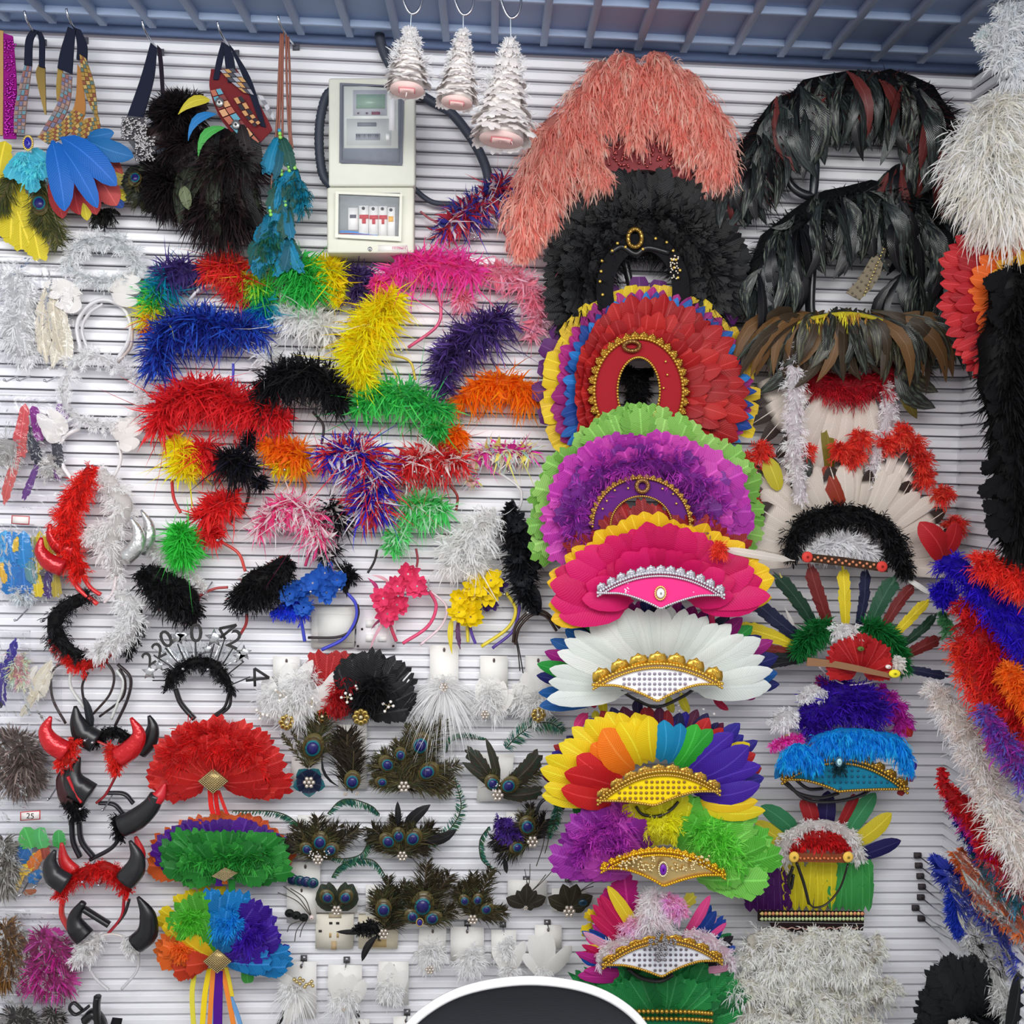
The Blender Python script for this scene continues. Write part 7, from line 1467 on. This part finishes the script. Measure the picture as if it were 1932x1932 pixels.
NVY = (30, 34, 50); MOS = [(96, 132, 146), (136, 92, 90), (106, 106, 134), (150, 122, 112), (120, 116, 120)]; GM = [(160, 128, 66), (126, 72, 56), (176, 150, 90), (84, 106, 100), (150, 120, 60)]
t = thing('sequin_collar', 'magenta and gold sequin strap at the left edge', 'necklace', 12, 150, 0)
strap(t, [(6, 62), (6, 160), (6, 262)], [(24, 68), (31, 160), (30, 262)], (140, 24, 120), .05); strap(t, [(-12, 55), (-12, 160), (-12, 255)], [(6, 58), (6, 160), (5, 255)], (176, 140, 90), .052, 'gold_strap')
b = MB(); b.balls([at(R.uniform(8, 29), R.uniform(75, 255), .053) for _ in range(170)], np.array((2.4, .8, 2.4)) * S(.05), (176, 40, 160)); b.obj('sequins', t, METAL_T, kind='stuff')
t = thing('yellow_feather_collar', 'yellow feathers with a peacock eye hanging at the left edge', 'necklace', 40, 300, 0)
for p0, p1, w in (((10, 265), (-5, 350), 50), ((15, 330), (-10, 430), 60), ((30, 340), (20, 455), 60), ((40, 360), (40, 470), 50), ((55, 370), (75, 488), 50), ((20, 360), (60, 470), 50), ((-5, 300), (15, 400), 50)): feather(t, p0, p1, w, V((226, 208, 50), stripe=.1), .03, .035, 'blunt', 0, .06, .35)
for c_, e, er in (((70, 330), (92, 440), 0), ((72, 330), (80, 430), 11), ((30, 320), (-10, 400), 0), ((80, 345), (112, 470), 0)): peacock(t, c_, e, 50, er, .045, 170, [(90, 92, 50), (110, 106, 60), (70, 80, 50)], eyeat=.58)
hoop(t, [(84, 340), (104, 410), (118, 450), (127, 470)], (120, 110, 90), 1.2, .05, 'quill')
t = thing('feather_necklace', 'patterned necklace with blue gem and pale turquoise feathers', 'necklace', 60, 170, 0)
strap(t, [(60, 54), (48, 75), (45, 122)], [(72, 58), (62, 78), (60, 124)], NVY, .07); strap(t, [(66, 58), (73, 75), (73, 125)], [(78, 60), (84, 78), (84, 128)], NVY, .065); strap(t, [(72, 122), (68, 145), (84, 215)], [(85, 126), (85, 145), (87, 216)], (150, 124, 66), .06, 'gold_tab', METAL_T)
strap(t, [(46, 122), (28, 200), (26, 250)], [(60, 124), (50, 200), (46, 252)], (150, 120, 110), .062, 'woven_band'); mosaic(t, [(46, 122), (28, 200), (26, 250)], [(60, 124), (50, 200), (46, 252)], MOS, .066, 14, 3)
for p0, p1, w in (((45, 285), (14, 335), 30), ((50, 285), (40, 345), 30), ((55, 285), (62, 362), 32), ((62, 285), (85, 335), 32), ((50, 290), (25, 325), 26), ((60, 280), (92, 310), 26)): feather(t, p0, p1, w, V((80, 190, 214), stripe=.1), .065, .075, 'blunt', 0, .06, .45)
b = MB(); fluff(b, [(40, 300, 20), (62, 330, 22), (80, 310, 20)], [(90, 196, 220), (110, 206, 226)], n=500, d=.075, w=1.4, core=0, droop=.5); b.obj('down', t, kind='stuff'); gem(t, 53, 270, 6.5, 10, (34, 30, 150), .085, (236, 204, 110), 'blue_gem')
t = thing('feather_necklace', 'gold Aztec patterned necklace with long royal blue feathers over red', 'necklace', 145, 160, 0)
strap(t, [(128, 50), (114, 95), (108, 128)], [(142, 56), (139, 95), (136, 140)], NVY, .075); strap(t, [(140, 52), (145, 85), (144, 112)], [(152, 56), (164, 85), (164, 118)], NVY, .072)
strap(t, [(117, 138), (110, 190), (74, 255)], [(136, 144), (130, 200), (100, 262)], (150, 110, 90), .07, 'woven_band'); mosaic(t, [(117, 138), (110, 190), (74, 255)], [(136, 144), (130, 200), (100, 262)], MOS, .074, 14, 3); strap(t, [(110, 118), (106, 160), (107, 190)], [(120, 112), (117, 150), (113, 190)], (150, 124, 66), .068, 'gold_edge')
strap(t, [(150, 102), (156, 160), (176, 215), (188, 232)], [(162, 110), (178, 160), (184, 215), (190, 240)], (140, 112, 60), .074, 'gold_band'); mosaic(t, [(150, 102), (156, 160), (176, 215)], [(162, 110), (178, 160), (184, 215)], GM, .078, 14, 3)
strap(t, [(70, 258), (110, 235), (140, 200), (146, 120)], [(90, 272), (125, 255), (160, 215), (152, 130)], (160, 110, 60), .078, 'gold_band'); mosaic(t, [(70, 258), (110, 235), (138, 205)], [(90, 272), (125, 255), (158, 216)], GM, .082, 16, 4); strap(t, [(128, 246), (160, 225), (186, 220)], [(150, 268), (170, 255), (190, 250)], (170, 120, 60), .08, 'gold_band'); mosaic(t, [(128, 246), (160, 225), (186, 220)], [(150, 268), (170, 255), (190, 250)], GM, .084, 10, 4)
for p0, p1, w, c in (((110, 320), (118, 412), 40, (176, 50, 54)), ((140, 340), (150, 405), 40, (186, 54, 56)), ((160, 320), (182, 405), 36, (190, 60, 60)), ((180, 320), (220, 388), 44, (206, 84, 80)), ((150, 275), (232, 330), 34, (190, 80, 60)), ((190, 300), (238, 350), 30, (206, 186, 90)), ((150, 360), (165, 416), 26, (214, 196, 50)), ((220, 360), (250, 375), 20, (206, 190, 50)), ((215, 370), (232, 392), 20, (34, 70, 140))): feather(t, p0, p1, w, V(c), .05, .06, 'goose', R.uniform(-.08, .08), .1)
for p0, p1, w in (((98, 262), (122, 398), 46), ((108, 268), (184, 392), 36), ((112, 258), (220, 350), 50), ((118, 260), (200, 330), 40)): feather(t, p0, p1, w, V((30, 108, 200), stripe=.1), .08, .1, 'goose', -.05, .12)
for p0, p1, w in (((160, 262), (252, 296), 40), ((165, 258), (215, 250), 24)): feather(t, p0, p1, w, V((30, 110, 176), stripe=.1), .085, .095, 'goose', .06, .12)
tuft(t, [[(185, 405, 22), (210, 405, 22)]], [BLK_, (40, 40, 34)], 500, .03, 1.6, 'black_down', droop=.5)
t = thing('feather_necklace', 'black velvet necklace with silver sequin patch and dark feathers', 'necklace', 285, 160, 0)
strap(t, [(284, 80), (264, 150), (240, 218)], [(296, 90), (290, 150), (270, 222)], NVY, .075); strap(t, [(296, 84), (300, 130), (306, 210)], [(304, 92), (308, 130), (312, 210)], (36, 30, 40), .07)
strap(t, [(240, 218), (230, 245), (255, 285), (262, 300)], [(272, 222), (275, 250), (285, 270), (290, 290)], (80, 80, 84), .08, 'sequin_base'); b = MB(); P = [at(x, y, .084) for x, y in [(R.uniform(230, 278), R.uniform(222, 262)) for _ in range(170)] + [(R.uniform(255, 292), R.uniform(258, 304)) for _ in range(150)]]; b.balls(P, np.array((2.6, 1, 2.6)) * S(.08), (150, 146, 146)); b.obj('silver_sequins', t, METAL_T, kind='stuff')
dk = [V((36, 28, 30), rough=.5), V((28, 28, 30), rough=.5), V((52, 36, 36), rough=.5), V((44, 46, 36), sheen=(70, 84, 64))]
for p in ([(330, 235, 40), (320, 215, 44), (355, 205, 44)], [(290, 330, 50), (330, 350, 60), (300, 370, 40)]): tuft(t, [p], [(34, 30, 32), (44, 34, 36), (26, 26, 28)], 1500, .05, 2.6, 'dark_down', core=.8)
for p0, p1, w in (((330, 240), (262, 270), 40), ((320, 230), (330, 180), 40), ((340, 230), (385, 185), 40), ((300, 290), (250, 380), 60), ((300, 300), (290, 400), 60), ((260, 310), (245, 360), 40), ((310, 320), (330, 395), 60)): feather(t, p0, p1, w, R.choice(dk), .055, .065, 'blunt', 0, .1, .35)
peacock(t, (262, 320), (252, 352), 30, 8, .075, 60, eyeat=.6); peacock(t, (275, 300), (262, 390), 50, 0, .06, 140, [(70, 74, 50), (60, 60, 44)])
t = thing('feather_necklace', 'mirrored tribal bib necklace with large fan of dark brown feathers', 'necklace', 430, 200, 0)
strap(t, [(418, 78), (408, 115), (402, 150)], [(426, 84), (420, 115), (412, 150)], NVY, .085); strap(t, [(422, 80), (424, 115), (430, 155)], [(434, 88), (442, 115), (446, 155)], NVY, .088); strap(t, [(430, 80), (460, 150), (492, 238)], [(440, 92), (474, 150), (502, 240)], NVY, .084)
strap(t, [(398, 130), (396, 170), (420, 230), (475, 285)], [(446, 130), (480, 180), (505, 225), (514, 245)], (110, 40, 44), .08, 'bib', None)
mosaic(t, [(396, 170), (420, 222), (478, 285)], [(416, 166), (445, 212), (490, 268)], [(170, 100, 80), (90, 150, 170), (120, 60, 60), (200, 150, 110)], .09, 8); mosaic(t, [(414, 132), (430, 150), (460, 175)], [(440, 128), (462, 150), (480, 180)], [(150, 150, 158), (180, 140, 90), (70, 70, 80)], .09, 5, 3, 'mirror_tiles'); mosaic(t, [(440, 185), (462, 220), (480, 240)], [(456, 180), (478, 215), (492, 232)], [(186, 140, 92), (40, 36, 44)], .092, 6, 2, 'amber_tiles'); mosaic(t, [(485, 178), (500, 205), (516, 228)], [(496, 180), (508, 200), (518, 218)], [(180, 180, 186), (120, 120, 128)], .092, 5, 1, 'mirror_tiles')
for x, y in ((414, 193), (445, 235)): b = MB(); b.ell(at(x, y, .094), np.array((8, 3, 9)) * S(.09), (150, 150, 150)); b.obj('round_mirror', t, METAL_T, smooth=True)
for p in ([(400, 330, 60), (430, 300, 70), (470, 330, 50)], [(380, 390, 50), (420, 400, 60), (460, 380, 50)], [(330, 280, 40), (380, 270, 46)]): tuft(t, [p], [(40, 32, 34), (52, 38, 40), (28, 27, 29)], 1600, .06, 2.6, 'dark_down', core=.85, droop=.5)
for i in range(30):
    a = math.radians(R.uniform(-70, 20)); r = R.uniform(110, 190) * (1 if a > -.9 else .75); x0, y0 = R.uniform(400, 470), R.uniform(225, 290)
    feather(t, (x0, y0), (x0 + math.sin(a) * r * .8, min(448, y0 + math.cos(a) * r)), R.uniform(26, 44), R.choice(dk), .07 + R.uniform(0, .02), .075 + R.uniform(0, .02), R.choice(('sabre', 'blunt')), R.uniform(-.12, .12), .12, 0, R.uniform(-.4, .4))
feather(t, (345, 350), (356, 396), 24, V((120, 130, 96)), .1, .1, 'sabre'); feather(t, (470, 395), (498, 430), 12, dk[1], .08, .08, 'sabre', -.2); feather(t, (400, 420), (418, 470), 8, dk[1], .06, .06, 'hackle')
for p0, p1, c, s_ in (((396, 188), (336, 216), (214, 200, 60), .12), ((408, 215), (355, 266), (40, 130, 200), .2), ((424, 240), (374, 298), (80, 180, 84), .2)): feather(t, p0, p1, 20, V(c), .1, .11, 'hackle', s_, .1)
t = thing('feather_tassel_necklace', 'brown cord necklace with long turquoise feather tassels and green beads', 'necklace', 535, 250, 0)
for p in ([(530, 64), (526, 150), (522, 240), (514, 330), (508, 400)], [(534, 64), (533, 150), (533, 250), (530, 300)], [(540, 66), (541, 150), (545, 240), (550, 300)], [(544, 70), (547, 150), (548, 240), (552, 280)], [(531, 66), (529, 170), (526, 250), (518, 330)]): hoop(t, p, (140, 88, 74), 2.2, .08, 'cord')
tq = [V((20, 116, 150)), V((26, 136, 176)), V((24, 96, 116)), V((40, 90, 80))]
for x, y in ((528, 252), (545, 315), (555, 310), (530, 322), (538, 380), (510, 398), (545, 440), (502, 440)):
    for j in range(7): a = R.uniform(-.4, .4); L_ = R.uniform(45, 85); feather(t, (x + R.uniform(-3, 3), y + 4), (x + math.sin(a) * L_, y + L_), R.uniform(16, 28), R.choice(tq), .08, .085 + R.uniform(0, .012), 'blunt', R.uniform(-.1, .1), .1, .3, R.uniform(-.4, .4), 'tassel_feather')
    beads(t, [(x, y), (x + 1, y + 7)], 4, (140, 210, 90), .092, 'green_beads'); beads(t, [(x - 1, y - 6)], 4, (40, 150, 190), .092, 'blue_bead')
b = MB(); fluff(b, [(540, 345, 30), (560, 350, 26), (570, 390, 18)], [(24, 110, 130), (40, 90, 84), (26, 130, 160)], n=900, d=.085, w=1.5, droop=.6); fluff(b, [(520, 420, 22), (505, 470, 28), (490, 500, 20)], [(24, 100, 110), (40, 100, 70)], n=800, d=.085, w=1.6, droop=.6); b.obj('down', t, kind='stuff')
for p0, p1 in (((505, 450), (470, 500)), ((510, 455), (484, 520)), ((545, 455), (565, 510)), ((500, 455), (466, 480))): feather(t, p0, p1, 22, V((30, 90, 84)), .085, .085, 'sabre', .1)
for lab, x, y in (('bent wire hook holding the blue gem necklace', 56, 54), ('bent wire hook holding the gold Aztec necklace', 135, 50), ('bent wire hook holding the black velvet necklace', 278, 72), ('bent wire hook holding the mirrored bib necklace', 420, 74), ('bent wire hook holding the brown cord tassels', 534, 62)): hook(lab, x, y)

# ------------------------------------------------------------------ white feather trees hung from the ceiling
def tree(label, apex, base, hw, hookp, tiers, d=.35):
    t = thing('feather_tree', label, 'hanging ornament', apex[0], apex[1], d)
    A, B = at(*apex, d), at(*base, d + .02); ax = B - A; H = np.linalg.norm(ax); ax /= H; r = hw * S(d)
    e1 = np.cross(ax, (0, -1.0, 0)); e1 /= np.linalg.norm(e1); e2 = np.cross(e1, ax)
    b = MB(); b.tube([A, A + ax * H * .5, B - ax * .004], [.004, r * .42, r * .62], (236, 230, 226), 10); b.obj('core', t, CLOTH)
    b = MB(); fluff(b, [(apex[0] + (base[0] - apex[0]) * u, apex[1] + (base[1] - apex[1]) * u, hw * (.22 + .8 * u), d) for u in (0, .3, .55, .72)], [(252, 250, 248), (244, 240, 238)], n=1700, w=1.6, core=0, L=1.0, lean=.9, droop=.1); b.obj('down', t, kind='stuff')
    w1, w2 = V((252, 248, 246), stripe=.05, rachis=1.0), V((242, 236, 234), stripe=.05, rachis=1.0)
    for k in range(tiers):
        u = (k + .6) / tiers; rr = r * (.18 + .72 * u); m = int(7 + 12 * u)
        for i in range(m):
            a = 2 * math.pi * (i + R.uniform(-.3, .3)) / m; o = e1 * math.cos(a) + e2 * math.sin(a)
            p = A + ax * H * (u - .1) + o * rr * .3; q = A + ax * H * (u + R.uniform(-.02, .06)) + o * rr * R.uniform(.9, 1.15)
            feather_w(t, p, q, rr * .75, R.choice((w1, w2)), 'blunt', 0, .12, .3, R.uniform(-.3, .3), 'feather', nrm=o * .8 - ax * .6 + np.array((0, -.2, 0)))
    ring = [B + (e1 * math.cos(a) + e2 * math.sin(a)) * r * .62 + ax * .002 for a in np.linspace(0, 2 * math.pi, 25)[:-1]]
    b = MB(); b.poly(ring[::-1], (226, 196, 192), -.002); b.obj('base_disc', t, CLOTH)
    c0 = B + ax * .005 + e2 * r * .1; tg = [c0 + e1 * sx * r * .3 + e2 * sy * r * .2 for sx, sy in ((-1, -1), (1, -1), (1, 1), (-1, 1))]
    b = MB(); b.poly(tg, (206, 120, 126), .001); b.poly([c0 + ax * .001 + (p - c0) * .86 for p in tg], (226, 190, 186), .0005); b.obj('price_tag', t, GLOSS_C)
    top = at(hookp[0], hookp[1], d); b = MB(); b.tube([A, top], .0009, (200, 210, 220), 5); b.obj('thread', t, GLOSS)
    h = thing('ceiling_hook', 'shiny curved ceiling hook over ' + label, 'hook', hookp[0], hookp[1], d)
    b = MB(); b.tube(smooth_path(np.array([at(hookp[0] - 24, hookp[1] - 58, d), at(hookp[0] - 12, hookp[1] - 18, d), top, at(hookp[0] + 14, hookp[1] - 8, d), at(hookp[0] + 20, hookp[1] - 34, d), at(hookp[0] + 12, hookp[1] - 80, d)]), 26), .0022, (230, 236, 240), 7); b.obj('hook_wire', h, CHROME, smooth=True)
tree('small white feather tree hanging left, over the meter box', (774, 58), (768, 168), 50, (776, 26), 7)
tree('narrow white feather tree hanging in the middle', (874, 62), (862, 192), 46, (874, 28), 8)
tree('largest white feather tree hanging at the right', (964, 80), (946, 262), 66, (963, 34), 10)

# ------------------------------------------------------------------ packets in clear bags down the left edge
def digits(root, px, py, d):
    c = bpy.data.curves.new('price', 'FONT'); c.body = '25'; c.size = 15 * S(d); c.align_x = c.align_y = 'CENTER'
    o = bpy.data.objects.new('price', c); col.objects.link(o); bpy.context.view_layer.update()
    me = bpy.data.meshes.new_from_object(o.evaluated_get(bpy.context.evaluated_depsgraph_get())); bpy.data.objects.remove(o)
    o = bpy.data.objects.new('price_numerals', me); o.rotation_euler = (math.pi / 2, 0.06, 0); o.parent = root; o.location = at(px, py, d) - base_of(root); me.materials.append(GLIT); col.objects.link(o)
def bag(label, x0, y0, x1, y1, d=.05, header=None):
    t = thing('plastic_bag', label, 'bag', (x0 + x1) / 2, y0, 0)
    sheet(t, [(x0, y0, d), (x1, y0 + 2, d), (x1 - 1, y1, d), (x0, y1, d)], 'bag_front', 12, .004)
    b = MB(); b.raw([at(x0, y0, .012), at(x1, y0, .012), at(x1, y1, .012), at(x0, y1, .012)], [(0, 1, 2), (0, 2, 3)], (255, 255, 255)); b.obj('bag_back', t, plastic_mat('clear_pane', .03, 1.22))
    b = MB(); b.tube([at(x0, y0, d * .6), at(x1, y0 + 2, d * .6)], 1.4 * S(d), (225, 225, 228), 5); b.obj('seal', t, GLOSS)
    if header:
        hc = np.mean(header, 0)
        if len(header) == 5: header = header[:4]; tx = digits(t, header[0][0] + 19, header[0][1] + 8, d + .0062)
        b = MB(); b.poly([at(*p, d + .004) for p in header], (206, 60, 60), .0006); cx, cy = np.mean(header, 0); b.poly([at(cx + (p[0] - cx) * .9, cy + (p[1] - cy) * .82, d + .005) for p in header], (240, 232, 228), .0006); b.obj('price_tag', t, GLOSS_C)
    return t
def stuffing(label, paths, cols, feats=(), d=.032, n=1300, w=1.6, name='feather_bundle', cat='feathers', core=.6):
    t = thing(name, label, cat, paths[0][0][0] if paths else feats[0][0][0], paths[0][0][1] if paths else feats[0][0][1], 0)
    if paths: b = MB(); [fluff(b, p, cols, n=n // len(paths), d=d, w=w, core=core, front=.4) for p in paths]; b.obj('plumage', t, kind='stuff')
    for p0, p1, w_, c in feats: feather(t, p0, p1, w_, V(c, stripe=.1), d, d + .006, R.choice(('goose', 'blunt')), R.uniform(-.08, .08), .05, .25, R.uniform(-.3, .3))
    return t
stuffing('white down packed in the clear bag at the upper left edge', [[(20, 520, 34), (45, 570, 40), (30, 630, 44), (55, 670, 26)]], [(238, 238, 238), (222, 222, 224)], n=1500)
bag('clear bag of white down at the upper left edge', -10, 484, 77, 694)
stuffing('cream coloured quill feathers in the second clear bag', [], [], [((95, 530), (88, 680), 30, (226, 216, 196)), ((110, 540), (100, 690), 30, (232, 224, 206)), ((105, 525), (120, 670), 34, (222, 212, 190)), ((120, 600), (124, 690), 26, (236, 230, 214))])
bag('clear bag of cream feathers beside the white down bag', 78, 500, 140, 698)
stuffing('coral, navy and purple tail feathers in a clear bag', [[(20, 830, 34), (10, 880, 24)], [(90, 860, 26), (100, 900, 20)]], [(206, 204, 200), (190, 188, 186)], [((48, 760), (34, 850), 30, (220, 84, 90)), ((45, 790), (40, 860), 28, (214, 90, 90)), ((40, 850), (8, 950), 18, (214, 100, 96)), ((60, 765), (74, 830), 26, (140, 30, 140)), ((58, 800), (72, 874), 22, (40, 40, 60)), ((72, 870), (45, 940), 12, (110, 60, 140)), ((90, 860), (112, 905), 12, (110, 50, 130)), ((95, 810), (110, 880), 20, (60, 60, 70)), ((110, 760), (125, 790), 26, (170, 120, 190))], n=700)
bag('clear bag of coral, navy and purple feathers', -10, 745, 125, 962)
stuffing('bright blue and yellow feathers in a clear bag', [[(50, 1120, 20), (30, 1115, 16)]], [(200, 206, 210)], [((20, 1000), (25, 1060), 44, (40, 140, 214)), ((45, 1000), (48, 1070), 40, (44, 150, 220)), ((15, 1050), (20, 1120), 44, (36, 130, 206)), ((45, 1060), (50, 1128), 36, (40, 120, 200)), ((10, 1000), (5, 1060), 40, (70, 170, 226)), ((30, 1010), (22, 1040), 24, (240, 200, 60)), ((5, 1060), (8, 1100), 20, (240, 190, 60)), ((62, 1010), (60, 1060), 24, (150, 150, 80))])
bag('clear bag of bright blue feathers with a small price tag', -10, 988, 64, 1142, .05, [(22, 972), (56, 974), (55, 990), (21, 988)])
stuffing('yellow and purple feathers in the narrow clear bag', [], [], [((75, 1000), (72, 1080), 30, (226, 200, 40)), ((95, 1000), (100, 1075), 34, (220, 196, 50)), ((70, 1080), (72, 1125), 26, (240, 214, 40)), ((90, 1075), (92, 1128), 24, (76, 50, 120)), ((105, 1080), (106, 1125), 24, (190, 170, 60)), ((60, 1020), (62, 1100), 26, (110, 160, 170))])
bag('narrow clear bag of yellow and purple feathers', 60, 992, 122, 1138)
stuffing('purple quill and pastel rainbow feathers in a clear bag', [[(30, 1240, 26), (40, 1280, 24)]], [(236, 170, 180), (236, 210, 170), (190, 214, 190)], [((8, 1300), (30, 1206), 18, (56, 40, 150)), ((6, 1250), (8, 1330), 14, (70, 50, 140)), ((5, 1250), (4, 1290), 40, (60, 44, 150)), ((0, 1300), (2, 1335), 8, (40, 40, 60))], n=500)
bag('clear bag of purple quill and pastel rainbow feathers', -10, 1188, 58, 1352)
stuffing('ivory quill feathers in a clear bag', [], [], [((98, 1245), (60, 1310), 24, (230, 222, 200)), ((102, 1255), (70, 1320), 26, (238, 232, 216)), ((95, 1250), (50, 1330), 20, (226, 216, 190)), ((85, 1290), (40, 1350), 16, (232, 226, 206)), ((70, 1255), (45, 1300), 18, (240, 236, 226))])
bag('clear bag of ivory quill feathers', 38, 1222, 118, 1362)
stuffing('grey brown mottled feathers in a clear bag', [[(15, 1400, 40), (50, 1420, 40), (30, 1460, 40), (70, 1470, 24)]], [(122, 104, 100), (96, 80, 76), (150, 134, 126), (80, 68, 62)], n=1700, w=3.2)
bag('clear bag of grey brown mottled feathers', -10, 1364, 94, 1508)
stuffing('dark grey curled feathers in a clear bag', [[(5, 1590, 30), (15, 1630, 30), (5, 1670, 30)]], [(150, 146, 138), (90, 84, 76), (190, 188, 184)], n=1000, w=2.6)
stuffing('green, blue, orange and yellow feathers in a clear bag', [], [], [((45, 1560), (60, 1600), 36, (80, 190, 90)), ((75, 1560), (80, 1600), 36, (90, 196, 110)), ((110, 1565), (112, 1600), 28, (70, 180, 90)), ((60, 1580), (34, 1630), 30, (30, 110, 180)), ((85, 1580), (86, 1620), 22, (170, 70, 50)), ((90, 1600), (58, 1640), 26, (236, 130, 40)), ((68, 1608), (38, 1650), 26, (246, 206, 60)), ((50, 1640), (30, 1680), 14, (236, 200, 80)), ((80, 1640), (55, 1665), 24, (30, 120, 190)), ((70, 1680), (45, 1684), 14, (190, 110, 70))])
bag('clear bag of rainbow feathers with red bordered price tag', -10, 1512, 128, 1694, .05, [(38, 1532), (76, 1529), (76, 1546), (38, 1549), (38, 1549)])
stuffing('rust brown feathers in a clear bag at the left edge', [[(10, 1750, 34), (20, 1800, 36), (5, 1840, 30)]], [(120, 84, 40), (150, 110, 60), (90, 64, 40)], n=1000, w=2.6)
bag('clear bag of rust brown feathers at the left edge', -10, 1716, 56, 1852)
stuffing('magenta feathers in a clear bag', [[(80, 1770, 34), (110, 1800, 36), (70, 1830, 40), (120, 1850, 34)]], [(190, 40, 140), (150, 30, 110), (120, 30, 80), (206, 70, 170)], [((60, 1840), (150, 1856), 30, (196, 50, 150)), ((60, 1770), (120, 1760), 26, (190, 40, 150)), ((40, 1850), (50, 1875), 40, (150, 40, 110))], n=1400, w=3)
bag('clear bag of magenta feathers', 28, 1722, 150, 1884)
stuffing('black and grey feathers in a clear bag at the bottom edge', [[(20, 1920, 34), (50, 1930, 36), (30, 1960, 36)], [(100, 1910, 22), (105, 1935, 20)]], [(60, 56, 52), (40, 38, 38), (150, 144, 138)], n=1200, w=2.6)
bag('clear bag of black and grey feathers at the bottom edge', -10, 1876, 118, 1990)
# small chrome pegs under the goods
def peg(label, x, y, d=.085):
    t = thing('display_hook', label, 'hook', x, y, .0)
    E = at(x, y, d); A = E.copy(); A[1] = .0; A[2] += .012
    b = MB(); b.tube([A, E + np.array((0, .012, -.002)), E], .0017, (200, 200, 205), 6); b.ball(E, .0032, (235, 235, 238)); b.obj('prong', t, CHROME, smooth=True)
for x, y, w in ((410, 1019, 'red and green feather headband'), (384, 1119, 'furry black cat ears'), (345, 1262, '2024 headband, left'), (392, 1263, '2024 headband, right'), (586, 1116, 'blue flower headband, left'), (640, 1112, 'blue flower headband, right'), (808, 1114, 'pink flower headband'), (952, 1121, 'yellow flower headband'), (757, 661, 'yellow feather headband'), (885, 662, 'dark purple feather headband, left'), (919, 660, 'dark purple feather headband, right'), (537, 886, 'orange and yellow feather headband'), (782, 890, 'red and white feather headband'), (834, 898, 'red and white headband, right'), (520, 980, 'pink and white feather headband'), (946, 985, 'black flower headband'), (996, 1156, 'dark hoops of the black flower headband'), (960, 890, 'pastel feather headband'), (160, 1397, 'red foil horns'), (174, 1401, 'red foil horns, right'), (151, 1526, 'red tipped horns'), (193, 1528, 'red tipped horns, right'), (155, 1664, 'red fluffy horn band'), (186, 1670, 'red fluffy horn band, right'), (675, 768, 'green feather headband'), (895, 448, 'red white and blue headband by the meter box'), (902, 447, 'tricolour headband by the meter box, right')):
    peg('thin chrome peg under the ' + w, x, y)
for x, y, w in ((882, 1744, 'second white card'), (949, 1745, 'third white card'), (1033, 1742, 'fourth white card'), (1072, 1660, 'last dark flower clip'), (993, 1660, 'antenna flower clip'), (654, 1812, 'fan shaped white clip'), (573, 1809, 'gold leaf spray clip'), (768, 1911, 'bottom card by the chair'), (673, 1914, 'bottom card left of the chair')):
    t = thing('display_hook', 'square metal hook bracket above the ' + w, 'hook', x, y, 0); b = MB(); pxbox(b, x - 6, y - 5, x + 6, y + 5, 0, .008, (128, 126, 128)); b.obj('bracket', t, METAL_T); b = MB(); A = at(x, y + 2, .006); b.tube([A, A + np.array((0, -.03, .001))], .0015, (200, 200, 200), 6); b.obj('prong', t, CHROME)
for x, y, w in ((33, 716, 'left'), (8, 717, 'leftmost'), (84, 718, 'right'), (28, 1170, 'above the purple quill bag'), (78, 1172, 'above the ivory quill bag'), (36, 1690, 'under the rainbow bag'), (64, 1674, 'beside the rainbow bag'), (90, 1508, 'beside the red price tag')):
    peg('chrome bag peg at the left edge, ' + w, x, y, .07)
